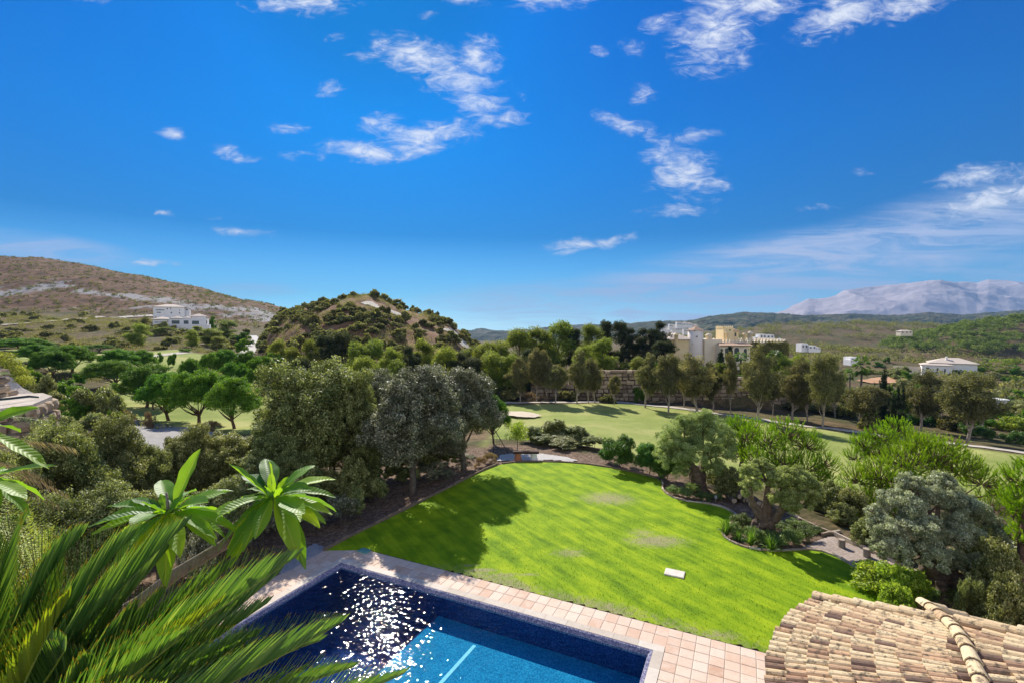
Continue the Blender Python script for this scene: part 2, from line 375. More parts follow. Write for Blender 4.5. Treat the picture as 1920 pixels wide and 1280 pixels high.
def ground(x, y):
    x = np.asarray(x, float); y = np.asarray(y, float)
    r = np.hypot(x, y); D = np.where(y > 0, np.maximum(y, 1), 1)
    D = np.where(np.abs(x) > 2.0*D, r*0.7, D)
    u = np.clip(x/D, UG[0], UG[-1])
    z = zprof(u, D)
    d = polydist(x, y, GARDEN)
    t = sm(0.3, 15, d)
    near = sm(150, 60, r)
    z = z*t+t*(fbm(x/7, y/7, 3)*0.35*sm(2, 20, d))*(1-fair(x, y))
    z = z+fbm(x/60, y/60, 5)*2.0*sm(150, 400, r)+fbm(x/250, y/250, 9)*10*sm(900, 2500, r)*sm(9000, 6000, r)
    z = z+fbm(x/95, y/95, 15)*9*sm(170, 420, r)*sm(2600, 1500, r)*sm(.22, .34, np.where(y > 1, x/np.maximum(y, 1), 0))
    m = H_MID(x, y); z = np.where((m > z) & (y > 60), m+fbm(x/22, y/22, 11)*1.6*sm(0, 4, m-z), z)
    l = H_LEFT(x, y); z = np.where((l > z) & (y > 200), l+(fbm(x/70, y/110, 12, 5)*8-2)*sm(0, 10, l-z), z)
    q = H_BROWN(x, y); z = np.where((q > z) & (y > 400), q+fbm(x/60, y/60, 17)*6*sm(0, 8, q-z), z)
    p = H_PINE(x, y); z = np.where((p > z) & (y > 200), p+fbm(x/60, y/60, 13)*3*sm(0, 6, p-z), z)
    return z
def polymask(poly, w=0.6):
    return lambda x, y: sm(w, -w, polydist(x, y, poly))
def GP(px, py):
    """ground point seen at a photo pixel (march along the sight line)"""
    d = ray(px, py); ts = np.concatenate([np.arange(5, 200, 0.5), np.geomspace(200, 9000, 400)])/d[1]
    X = d[0]*ts; Y = d[1]*ts; Z = CH+d[2]*ts; g = _g0(X, Y)
    k = np.argmax(g > Z) if np.any(g > Z) else len(ts)-1
    if k > 0:
        a = (Z-g)[k-1]; b = (g-Z)[k]; f = a/(a+b+1e-9); t = ts[k-1]*(1-f)+ts[k]*f
    else: t = ts[k]
    return np.array([d[0]*t, d[1]*t, CH+d[2]*t])
_fair_polys = []
def fair(x, y):
    s = 0
    for pl in _fair_polys: s = np.maximum(s, sm(1.0, -1.0, polydist(x, y, pl)+fbm(np.asarray(x)/3, np.asarray(y)/3, 44, 3)*1.2))
    return s
_g0 = lambda x, y: ground(x, y)
# fairway outlines (photo pixels -> ground)
def gpoly(pts): return np.array([GP(*p)[:2] for p in pts])
_right = gpoly([(905,900),(925,760),(1000,757),(1100,757),(1190,757),(1260,764),(1350,776),(1450,792),(1560,806),(1650,822),(1750,832),(1850,843),(1990,862),(2300,905)])
_right = np.concatenate([_right, [(75, 34), (36, 38), (22, 38), (5, 38), (-2, 40)]])
_left = gpoly([(150,775),(215,745),(215,725),(260,735),(330,748),(420,748),(500,742),(560,760),(560,812),(430,812),(380,806),(300,800),(215,772)])
_left2 = gpoly([(-60,657),(40,655),(110,657),(180,662),(260,660),(330,655),(370,662),(430,668),(420,690),(345,690),(300,697),(215,702),(130,700),(60,682),(-60,680)])
_left3 = gpoly([(200,735),(215,700),(300,697),(345,690),(360,705),(330,735),(250,745)])
_fair_polys = [_right, _left, _left2, _left3]
_cu = np.linspace(-1.5, 2.0, 700); _cd = np.concatenate([np.arange(2, 140, .8), np.geomspace(140, 9200, 420)])
_cg = ground(*(lambda a, b: (a*b, b))(*np.meshgrid(_cu, _cd)))
_cf = fair(*(lambda a, b: (a*b, b))(*np.meshgrid(_cu, _cd)))
def gfast(x, y, _cg=_cg):
    x = np.asarray(x, float); y = np.asarray(y, float); u = np.clip(x/np.maximum(y, 1e-3), _cu[0], _cu[-1]-1e-6); d = np.clip(y, _cd[0], _cd[-1]-1e-3)
    a = (u-_cu[0])/(_cu[1]-_cu[0]); i = np.floor(a).astype(int); fa = a-i; j = np.clip(np.searchsorted(_cd, d, 'right')-1, 0, len(_cd)-2); fb = (d-_cd[j])/(_cd[j+1]-_cd[j])
    return (_cg[j, i]*(1-fa)+_cg[j, i+1]*fa)*(1-fb)+(_cg[j+1, i]*(1-fa)+_cg[j+1, i+1]*fa)*fb
_g0 = gfast

# ------------------------------------------------------------------ terrain sheet
def build_terrain():
    # rows by distance from the camera's foot, columns by bearing: fine ahead, coarse behind
    rr = np.concatenate([[0.5], np.arange(2, 30, 1.0), np.arange(30, 130, 0.8), np.geomspace(130, 1000, 260), np.geomspace(1010, 5300, 80)])
    az = np.concatenate([np.linspace(-180, -56, 40)[:-1], np.linspace(-56, 56, 560), np.linspace(56, 180, 40)[1:-1]])
    A, R = np.meshgrid(np.radians(az), rr)
    # distance ahead rather than radius, within the fan, keeps wall and path edges straight
    k = 1/np.maximum(np.cos(A), 0.5); R = R*k
    X = R*np.sin(A); Y = R*np.cos(A); Z = ground(X, Y)
    pd = polydist(X, Y, GARDEN)
    Z = Z-0.06*sm(0, -0.5, polydist(X, Y, GARDEN))
    # dug out under the swimming pool
    c = (np.stack([X, Y], -1)-POOL_C[:2]); a = c@E1[:2]; b = c@E2[:2]
    Z = np.where((a > -0.9) & (a < PL+0.9) & (b > -0.9) & (b < PW+0.9), -2.2, Z)
    m, n = X.shape
    i, j = np.meshgrid(np.arange(m-1), np.arange(n), indexing='ij'); i = i.ravel(); j = j.ravel(); k = (j+1) % n
    Fq = np.stack([i*n+j, i*n+k, (i+1)*n+k, (i+1)*n+j], 1)
    V = np.stack([X.ravel(), Y.ravel(), Z.ravel()], 1)
    x, y = V[:, 0], V[:, 1]
    g = fair(x, y)
    g = np.where(y < 300, g, 0)
    r = np.hypot(x, y)
    l = H_LEFT(x, y); hl = sm(0, 10, l-zprof(x/np.maximum(y, 1), y))*(y > 260)
    hm = sm(-1, 3, H_MID(x, y)-zprof(x/np.maximum(y, 1), y))*(y > 90)*(y < 400)
    # pale cut rock bands across the left hill, running down to the right
    px = 960+F*x/np.maximum(y, 1); py = 612-F*(V[:, 2]-CH)/np.maximum(y, 1)
    hh = V[:, 2]
    def band(pts, w):
        c = np.interp(x/np.maximum(y, 1), [(a-960)/F for a, b in pts], [zat(b, 560) for a, b in pts])
        return np.exp(-((hh-c-fbm(x/30, y/60, 31)*8)/w)**2)*(vnoise(x/18, hh/5, 33) > 0.25)
    rock = np.maximum(band([(-400,540),(0,562),(120,545),(200,560),(300,572),(400,580),(520,600)], 6)*1.0, band([(-400,590),(0,600),(100,598),(200,592),(300,590),(420,600)], 4)*0.9)*hl
    attrs = {'v': 0.5*np.ones(len(V)), 'grass': g, 'rock': rock, 'hleft': hl, 'hmid': hm,
             'lush': sm(0.2, 0.6, vnoise(x/25, y/25, 21)), 'garden': sm(0.3, -0.3, pd.ravel())}
    o = mk('ground', V, Fq, M_TERRAIN, None, attrs, True)
    return tag(o, kind='structure')
def terrain_mat():
    m, nt, out = newmat('terrain'); N = NT(nt)
    p = N.pos()
    nb = N.noise(p, 0.05, 5, 0.6); nm = N.noise(p, 0.35, 6, 0.65); nf = N.noise(p, 2.2, 5, 0.65)
    # dry scrubland
    scrub = N.ramp(N.math('ADD', N.math('MULTIPLY', nm, 0.5), N.math('MULTIPLY', nf, 0.5)), [(0.30, (0.035, 0.036, 0.016)), (0.45, (0.10, 0.075, 0.036)), (0.56, (0.19, 0.125, 0.065)), (0.72, (0.30, 0.21, 0.125))])
    green = N.ramp(nm, [(0.35, (0.035, 0.052, 0.016)), (0.6, (0.10, 0.11, 0.04))])
    c = N.mixc(N.mapr(nb, 0.42, 0.62, 0.0, 0.65), scrub, green)
    # left hill: brown heath speckled with low bushes
    hsp = N.n('TexVoronoi'); hsp.inputs['Scale'].default_value = 0.16; N.l(p, hsp.inputs['Vector'])
    spk = N.mapr(N.math('ADD', hsp.outputs[0], N.math('MULTIPLY', nm, 0.5)), 0.38, 0.66)
    heath = N.ramp(N.noise(p, 0.09, 8, 0.7), [(0.32, (0.075, 0.042, 0.025)), (0.5, (0.15, 0.082, 0.046)), (0.7, (0.26, 0.155, 0.088))])
    heath = N.mixc(spk, (0.065, 0.058, 0.032), heath)
    c = N.mixc(N.attr('hleft'), c, heath)
    c = N.mixc(N.mapr(N.math('ADD', N.attr('rock'), N.math('MULTIPLY', N.math('SUBTRACT', N.noise(p, 0.12, 8, 0.75), 0.5), 2.4)), 0.50, 1.05), c, N.ramp(nf, [(0.3, (0.17, 0.165, 0.165)), (0.7, (0.46, 0.44, 0.42))]))
    # middle hill: warm reddish soil and straw
    hm = N.ramp(N.noise(p, 0.12, 7, 0.65), [(0.34, (0.10, 0.058, 0.033)), (0.46, (0.20, 0.10, 0.055)), (0.55, (0.25, 0.155, 0.085)), (0.68, (0.12, 0.10, 0.048))])
    c = N.mixc(N.attr('hmid'), c, hm)
    # mown fairway with drier and browner patches
    fg = N.ramp(N.noise(p, 0.10, 5, 0.6), [(0.35, (0.21, 0.26, 0.055)), (0.5, (0.31, 0.345, 0.095)), (0.65, (0.43, 0.41, 0.15))])
    fg = N.mixc(N.math('MULTIPLY', nf, 0.35), fg, (0.17, 0.22, 0.045))
    c = N.mixc(N.attr('grass'), c, fg)
    # garden soil: bark and stones
    mulch = N.ramp(N.noise(p, 9, 6, 0.7), [(0.33, (0.07, 0.045, 0.03)), (0.5, (0.19, 0.125, 0.085)), (0.7, (0.36, 0.28, 0.21))])
    c = N.mixc(N.attr('garden'), c, mulch)
    h = N.math('ADD', nm, N.math('MULTIPLY', nf, 0.4))
    b = N.bsdf(c, 0.95, N.bump(h, 0.6, 0.5), 0.1)
    N.l(b.outputs[0], out.inputs[0]); return m
M_TERRAIN = terrain_mat()

# pool frame: corner at the far left, E1 along the far side (to the right), E2 towards the camera
POOL_C = P(640, 1059); _c2 = P(1213, 1222)
E1 = (_c2-POOL_C)/np.linalg.norm(_c2-POOL_C); E2 = np.array([E1[1], -E1[0], 0.0])
PL = float(np.linalg.norm(_c2-POOL_C)); PW = 5.0
def pf(V):
    V = np.asarray(V, float); return POOL_C+V[:, :1]*E1+V[:, 1:2]*E2+V[:, 2:3]*np.array([0, 0, 1.])
build_terrain()

def hill_mesh(name, f0, us, D0, D1, nu, nd, mat, nz, attrs=None):
    f = lambda X, Y: np.maximum(f0(X, Y), -170)
    u = np.linspace(us[0], us[1], nu); D = np.linspace(D0, D1, nd)
    U, DD = np.meshgrid((u-960)/F, D); X = U*DD; Y = DD; Z = f(X, Y)+nz(X, Y)
    i, j = np.meshgrid(np.arange(nd-1), np.arange(nu-1), indexing='ij'); i = i.ravel(); j = j.ravel()
    Fq = np.stack([i*nu+j, i*nu+j+1, (i+1)*nu+j+1, (i+1)*nu+j], 1)
    return tag(mk(name, np.stack([X.ravel(), Y.ravel(), Z.ravel()], 1), Fq, mat, smooth=True), kind='structure')
M_ROCKHILL = mat_simple('mountain_rock', (0.40, 0.34, 0.34), (0.50, 0.42, 0.41), 0.004, 0.95, 0.15, 30, detail=8)
M_WOODHILL = mat_simple('wooded_hill', (0.014, 0.024, 0.009), (0.055, 0.068, 0.026), 0.010, 0.95, 1.0, 14, detail=8, c3=(0.20, 0.15, 0.09))
def rough(a, s, seed, o=6):
    return lambda X, Y: a*(1-np.abs(fbm(X/s, Y/(s*1.3), seed, o))*2.2)-a
hill_mesh('mountain', H_ROCK, (1330, 2150), 5500, 9800, 420, 160, M_ROCKHILL, lambda X, Y: (rough(100, 900, 51, 7)(X, Y)+22)*sm(5500, 6500, Y))
hill_mesh('wooded_hills', H_WOOD, (1000, 2500), 1450, 3400, 700, 300, M_WOODHILL, lambda X, Y: rough(45, 350, 61, 5)(X, Y)*sm(2600, 2200, Y)+fbm(X/28, Y/28, 63, 3)*8+6)
hill_mesh('far_hills', H_FAR, (700, 1600), 3550, 4800, 400, 120, M_WOODHILL, lambda X, Y: rough(30, 400, 71, 5)(X, Y)+fbm(X/60, Y/60, 73, 3)*9+14)
hill_mesh('coastal_hills', H_SEAHILL, (780, 1300), 3050, 3550, 320, 80, M_WOODHILL, lambda X, Y: rough(14, 260, 75, 4)(X, Y)+fbm(X/45, Y/45, 77, 3)*7+4)
def build_sea():
    m, nt, out = newmat('sea_water'); N = NT(nt)
    b = N.bsdf((0.02, 0.07, 0.12), 0.35, N.bump(N.noise(N.pos(), 0.02, 5), 0.3, 2), 0.5); N.l(b.outputs[0], out.inputs[0])
    r = 10500; a = radians(75)
    V = [(0, 4500, -100)]+[(r*sin(t), r*cos(t), -100) for t in np.linspace(-a, a, 40)]
    V = np.array(V); Fq = np.array([[0, k+1, k] for k in range(1, 40)])
    tag(mk('sea', V, Fq, m), kind='structure')
build_sea()
def ribbon(name, pts, w, mat, lift=0.06, kind='structure', n=160, edge=0.0, seed=1, ref=None):
    """a strip laid on the ground along photo pixels"""
    g = np.array([GP(*p)[:2] for p in pts]) if ref is None else np.array(ref)
    d = np.concatenate([[0], np.cumsum(np.linalg.norm(np.diff(g, axis=0), axis=1))]); t = np.linspace(0, d[-1], n)
    x = np.interp(t, d, g[:, 0]); y = np.interp(t, d, g[:, 1])
    k = np.ones(9)/9; xs = np.convolve(np.pad(x, 4, 'edge'), k, 'valid'); ys = np.convolve(np.pad(y, 4, 'edge'), k, 'valid')
    T = np.stack([np.gradient(xs), np.gradient(ys)], 1); T /= np.linalg.norm(T, axis=1)[:, None]+1e-9
    Nn = np.stack([-T[:, 1], T[:, 0]], 1); wv = np.interp(np.linspace(0, 1, n), np.linspace(0, 1, len(np.atleast_1d(w))), np.atleast_1d(w)) if np.ndim(w) else np.full(n, w)
    c = np.linspace(-0.5, 0.5, 5); e = fbm(t/2, t*0, seed)*edge
    V = []
    for q in c:
        ww = wv*q*(1+e*(1 if q > 0 else -0.6))
        X = xs+Nn[:, 0]*ww; Y = ys+Nn[:, 1]*ww; V.append(np.stack([X, Y, ground(X, Y)+lift], 1))
    V = np.stack(V, 1).reshape(-1, 3); i, j = np.meshgrid(np.arange(n-1), np.arange(4), indexing='ij'); i = i.ravel(); j = j.ravel()
    o = mk(name, V, np.stack([i*5+j, (i+1)*5+j, (i+1)*5+j+1, i*5+j+1], 1), mat, smooth=True)
    return tag(o, kind=kind)
M_PATH = mat_simple('pale_path', (0.38, 0.33, 0.27), (0.60, 0.54, 0.45), 0.8, 0.95)
M_ROAD = mat_simple('pale_road', (0.42, 0.39, 0.36), (0.58, 0.55, 0.50), 0.5, 0.9)
M_SAND = mat_simple('bunker_sand', (0.50, 0.40, 0.28), (0.66, 0.56, 0.42), 1.2, 0.95)
M_DIRT = mat_simple('orange_dirt', (0.36, 0.17, 0.08), (0.58, 0.36, 0.2), 0.3, 0.95)
M_LOT = mat_simple('pale_asphalt', (0.24, 0.22, 0.20), (0.38, 0.36, 0.33), 0.8, 0.9)
# ------------------------------------------------------------------ garden surfaces
def build_lawn():
    px = [(607,1033),(640,1014),(700,985),(750,960),(800,935),(850,910),(900,884),(940,868),(990,865),(1060,866),(1120,872),(1170,881),(1215,891),(1245,901),
          (1240,915),(1250,927),(1275,938),(1320,943),(1355,950),(1378,962),(1384,973),(1362,985),(1352,998),(1362,1012),(1400,1028),(1450,1034),(1490,1031),(1530,1029),(1570,1043),(1600,1062),(1640,1090),(1680,1120),(1740,1160),(1800,1215),(1840,1300)]
    out = [P(*q)[:2] for q in px]
    # smooth the curved border a little
    o2 = []
    for a, b in zip(out[:-1], out[1:]):
        for t in (0, .25, .5, .75): o2.append(a*(1-t)+b*t)
    o2.append(out[-1]); o2 = np.array(o2)
    s = o2.copy()
    for _ in range(3): s[1:-1] = (s[:-2]+s[1:-1]*2+s[2:])/4
    near = pf(np.array([[16.0, -1.22, 0], [0.0, -1.22, 0], [-0.95, -1.22, 0]]))[:, :2]
    poly = np.concatenate([s, near[:2]])
    lo = poly.min(0); hi = poly.max(0); st = 0.16
    xs = np.arange(lo[0]-st, hi[0]+st, st); ys = np.arange(lo[1]-st, hi[1]+st, st)
    # grid of cells clipped by pulling outside vertices to the border
    X, Y = np.meshgrid(xs, ys); d = polydist(X, Y, poly)
    keep = d < st*0.75
    gx, gy = np.gradient(d, st)[1], np.gradient(d, st)[0]; gl = np.hypot(gx, gy)+1e-6
    Xc = np.where(d > 0, X-gx/gl*d, X); Yc = np.where(d > 0, Y-gy/gl*d, Y)
    Z = 0.012+0.03*sm(0, -0.35, d)+fbm(X/4, Y/4, 81)*0.02*sm(0, -1, d)
    idx = -np.ones(X.shape, int); idx[keep] = np.arange(keep.sum())
    q = np.stack([idx[:-1, :-1], idx[:-1, 1:], idx[1:, 1:], idx[1:, :-1]], -1).reshape(-1, 4); q = q[(q >= 0).all(1)]
    V = np.stack([Xc[keep], Yc[keep], Z[keep]], 1)
    worn = np.zeros(len(V))
    x, y = V[:, 0], V[:, 1]
    def patch(p, q, rx, ry, w):
        c = P(p, q); return w*np.exp(-(((x-c[0])/rx)**2+((y-c[1])/ry)**2))
    for a in [(1140,935,1.5,1.0,.78),(1230,1015,1.3,.6,.85),(1205,1000,.7,.5,.6),(1070,1038,.7,.45,.62),(1040,1040,.25,.12,.6),(905,1070,.55,.12,1),(940,1080,.7,.2,.8),(990,1078,.5,.12,.75),(900,1088,.6,.15,.7),(970,1105,.6,.13,1.0),(1080,1135,.5,.25,.9),(1130,1150,.9,.18,.8),(1340,1190,.7,.12,.9),(1230,1175,.8,.12,.7),(880,1062,.5,.1,.7)]:
        worn = np.maximum(worn, patch(*a))
    e = (V-POOL_C)@E2
    worn = np.maximum(worn, 0.75*sm(-2.1, -1.3, e)*sm(1.5, 4, (V-POOL_C)@E1)*(.4+.6*vnoise(x*1.1, y*1.1, 3)))
    m, nt, o_ = newmat('lawn_grass'); N = NT(nt)
    p = N.pos()
    mp = N.n('Mapping'); N.l(p, mp.inputs[0]); mp.inputs['Rotation'].default_value = (0, 0, radians(-33))
    sp = N.n('SeparateXYZ'); N.l(mp.outputs[0], sp.inputs[0])
    wob = N.math('MULTIPLY', N.noise(p, 0.5, 3), 0.5)
    stripe = N.math('SINE', N.math('MULTIPLY', N.math('ADD', sp.outputs[0], wob), 2*pi/0.85))
    mp2 = N.n('Mapping'); N.l(mp.outputs[0], mp2.inputs[0]); mp2.inputs['Scale'].default_value = (5, 0.55, 1)
    streak = N.noise(mp2.outputs[0], 1.1, 5, 0.6)
    fine = N.noise(p, 28, 5, 0.7); med = N.noise(p, 1.0, 5, 0.6)
    f = N.math('ADD', N.math('MULTIPLY', fine, 0.22), N.math('MULTIPLY', med, 0.42))
    f = N.math('ADD', f, N.math('ADD', N.math('MULTIPLY', streak, 0.36), N.math('MULTIPLY', stripe, 0.034)))
    c = N.ramp(f, [(0.36, (0.095, 0.19, 0.003)), (0.48, (0.188, 0.308, 0.004)), (0.60, (0.315, 0.425, 0.008))])
    wn = N.mapr(N.math('ADD', N.attr('v'), N.math('MULTIPLY', N.math('SUBTRACT', N.noise(p, 7, 7, 0.75), 0.5), 1.5)), 0.22, 0.85)
    c = N.mixc(N.math('MULTIPLY', wn, 0.9), c, N.ramp(fine, [(0.3, (0.16, 0.16, 0.05)), (0.7, (0.48, 0.42, 0.24))]))
    b = N.bsdf(c, 0.85, N.bump(N.math('ADD', fine, N.math('MULTIPLY', N.noise(p, 90, 2), 0.6)), 0.5, 0.02), 0.12)
    N.l(b.outputs[0], o_.inputs[0])
    tag(mk('lawn', V, q, m, None, {'v': worn}, True), kind='structure')
    # short blades standing on the lawn: stuff
    rng = np.random.default_rng(5); n = 900000
    bx = rng.uniform(lo[0], hi[0], n); by = rng.uniform(lo[1], hi[1], n)
    ok = polydist(bx, by, poly) < -0.01
    cp = (np.stack([bx, by], 1)-POOL_C[:2]); ok &= rng.random(n) < 0.07*sm(26, 9, by)+.01
    bx, by = bx[ok], by[ok]; n = len(bx)
    dd = polydist(bx, by, poly)
    bz = 0.012+0.03*sm(0, -0.35, dd)+fbm(bx/4, by/4, 81)*0.02*sm(0, -1, dd)
    h = rng.uniform(0.018, 0.042, n); a = rng.uniform(0, 2*pi, n); w = rng.uniform(0.006, 0.012, n); l = rng.uniform(0, 0.022, (n, 2))
    b1 = np.stack([bx-np.cos(a)*w, by-np.sin(a)*w, bz-.01], 1); b2 = np.stack([bx+np.cos(a)*w, by+np.sin(a)*w, bz-.01], 1)
    tp = np.stack([bx+l[:, 0]-.011, by+l[:, 1]-.011, bz+h], 1)
    VV = np.stack([b1, b2, tp], 1).reshape(-1, 3); FF = np.arange(3*n).reshape(-1, 3)
    mg = m.copy(); mg.name = 'grass_blade'
    tag(mk('grass', VV, FF, mg, None, {'v': np.zeros(3*n)}), 'short bright green grass blades standing over the mown lawn', 'grass', kind='stuff')
    return s, poly
LAWN_EDGE, LAWN_POLY = build_lawn()
EXCL = []

M_STONE = mat_simple('edging_stone', (0.30, 0.22, 0.15), (0.62, 0.52, 0.40), 5, 0.9, attr=True)
M_WOODEDGE = mat_simple('weathered_wood', (0.10, 0.065, 0.045), (0.30, 0.22, 0.16), 6, 0.9)
def blocks_along(path, L, w, h, mb, rng, lift=0.0, gap=0.02):
    path = np.asarray(path); d = np.concatenate([[0], np.cumsum(np.linalg.norm(np.diff(path, axis=0), axis=1))]); s = 0
    while s < d[-1]-L*0.5:
        l = L*rng.uniform(0.75, 1.25); a = np.array([np.interp(s, d, path[:, k]) for k in (0, 1)]); b = np.array([np.interp(min(s+l-gap, d[-1]), d, path[:, k]) for k in (0, 1)])
        t = b-a; ln = np.linalg.norm(t)
        if ln > 0.03:
            t /= ln; nn = np.array([-t[1], t[0]]); hh = h*rng.uniform(0.8, 1.2); ww = w*rng.uniform(.85, 1.15)
            def M(V, a=a, t=t, nn=nn, ww=ww, hh=hh):
                V = V+0; o = np.zeros_like(V); o[:, :2] = a+np.outer(V[:, 0], t)+np.outer((V[:, 1])*ww, nn); o[:, 2] = lift+V[:, 2]*hh
                return o+rng.normal(0, 0.006, V.shape)
            mb.box(0, ln, -.5, .5, -0.4, 1, rng.uniform(0, 1), M)
        s += l
rg = np.random.default_rng(12)
k1 = np.argmin(np.linalg.norm(LAWN_EDGE-P(940, 868)[:2], axis=1)); k2 = np.argmin(np.linalg.norm(LAWN_EDGE-P(1245, 901)[:2], axis=1))
mb = MB(); blocks_along(LAWN_EDGE[:k1+1], 1.4, 0.07, 0.12, mb, rg, gap=0.004)
tag(mb.build('lawn_edging', M_WOODEDGE), 'dark timber edging between the lawn and the tall grey green trees', 'edging')
mb = MB(); blocks_along(LAWN_EDGE[k1:k2], 1.0, 0.08, 0.09, mb, rg, gap=0.004)
tag(mb.build('lawn_edging', M_WOODEDGE), 'thin brown edging curving round the far end of the lawn', 'edging')
mb = MB(); blocks_along(LAWN_EDGE[k2:], 0.38, 0.075, 0.07, mb, rg)
tag(mb.build('lawn_edging', M_STONE), 'winding row of pale stone edging beside the olive tree beds', 'edging')
mb = MB()
blocks_along(np.array([P(*q)[:2] for q in [(1325,912),(1380,927),(1440,945),(1480,962),(1510,980),(1560,999),(1600,1018),(1650,1040),(1720,1075)]]), 0.7, 0.09, 0.09, mb, rg)
tag(mb.build('garden_kerb', M_STONE), 'pale stone kerb at the outer edge of the gravel bed', 'kerb')
mb = MB(); blocks_along(np.array([P(*q)[:2] for q in [(1541,1003),(1560,998),(1576,996)]]), 0.5, 0.08, 0.09, mb, rg)
tag(mb.build('timber_edging', M_STONE), 'short curved timber strip dividing the gravel bed', 'edging')

def patch_sheet(name, pxs, mat, lift=0.02, st=0.25, z0=0.0, kind='structure', amp=0.02, rag=0.12):
    poly = np.array([P(*q)[:2] if len(q) == 2 else q[:2] for q in pxs]); lo = poly.min(0); hi = poly.max(0)
    X, Y = np.meshgrid(np.arange(lo[0]-.5, hi[0]+.5, st), np.arange(lo[1]-.5, hi[1]+.5, st)); d = polydist(X, Y, poly)+fbm(X*1.3, Y*1.3, 5)*rag
    keep = d < 0.0; idx = -np.ones(X.shape, int); idx[keep] = np.arange(keep.sum())
    Z = ground(X, Y)+lift*sm(0, -0.3, d)+amp*fbm(X*2, Y*2, 8)*sm(0, -.3, d)
    q = np.stack([idx[:-1, :-1], idx[:-1, 1:], idx[1:, 1:], idx[1:, :-1]], -1).reshape(-1, 4); q = q[(q >= 0).all(1)]
    return tag(mk(name, np.stack([X[keep], Y[keep], Z[keep]], 1), q, mat, smooth=True), kind=kind)
M_GRAVEL = mat_simple('bark_gravel', (0.20, 0.14, 0.11), (0.42, 0.33, 0.27), 14, 0.95, 0.9, 0.03, c3=(0.62, 0.54, 0.47))
M_WHITEG = mat_simple('white_gravel', (0.38, 0.35, 0.31), (0.72, 0.68, 0.62), 12, 0.95, 0.8, 0.03)
patch_sheet('gravel_bed', [(1500,1028),(1530,1012),(1560,1001),(1600,1020),(1660,1047),(1700,1062),(1700,1100),(1680,1118),(1600,1060),(1560,1036)], M_GRAVEL, 0.03, 0.1)
patch_sheet('white_gravel', [(925,864),(935,852),(965,848),(1010,848),(1060,854),(1090,864),(1000,862),(945,864)], M_WHITEG, 0.02, 0.12, rag=.25)
patch_sheet('gravel_strip', [(520,1068),(560,1032),(590,1016),(618,1026),(600,1040),(555,1068),(520,1088)], mat_simple('grey_pebbles', (0.20, 0.19, 0.20), (0.62, 0.60, 0.60), 22, 0.9, 1.0, 0.03), 0.03, 0.08, rag=.03)

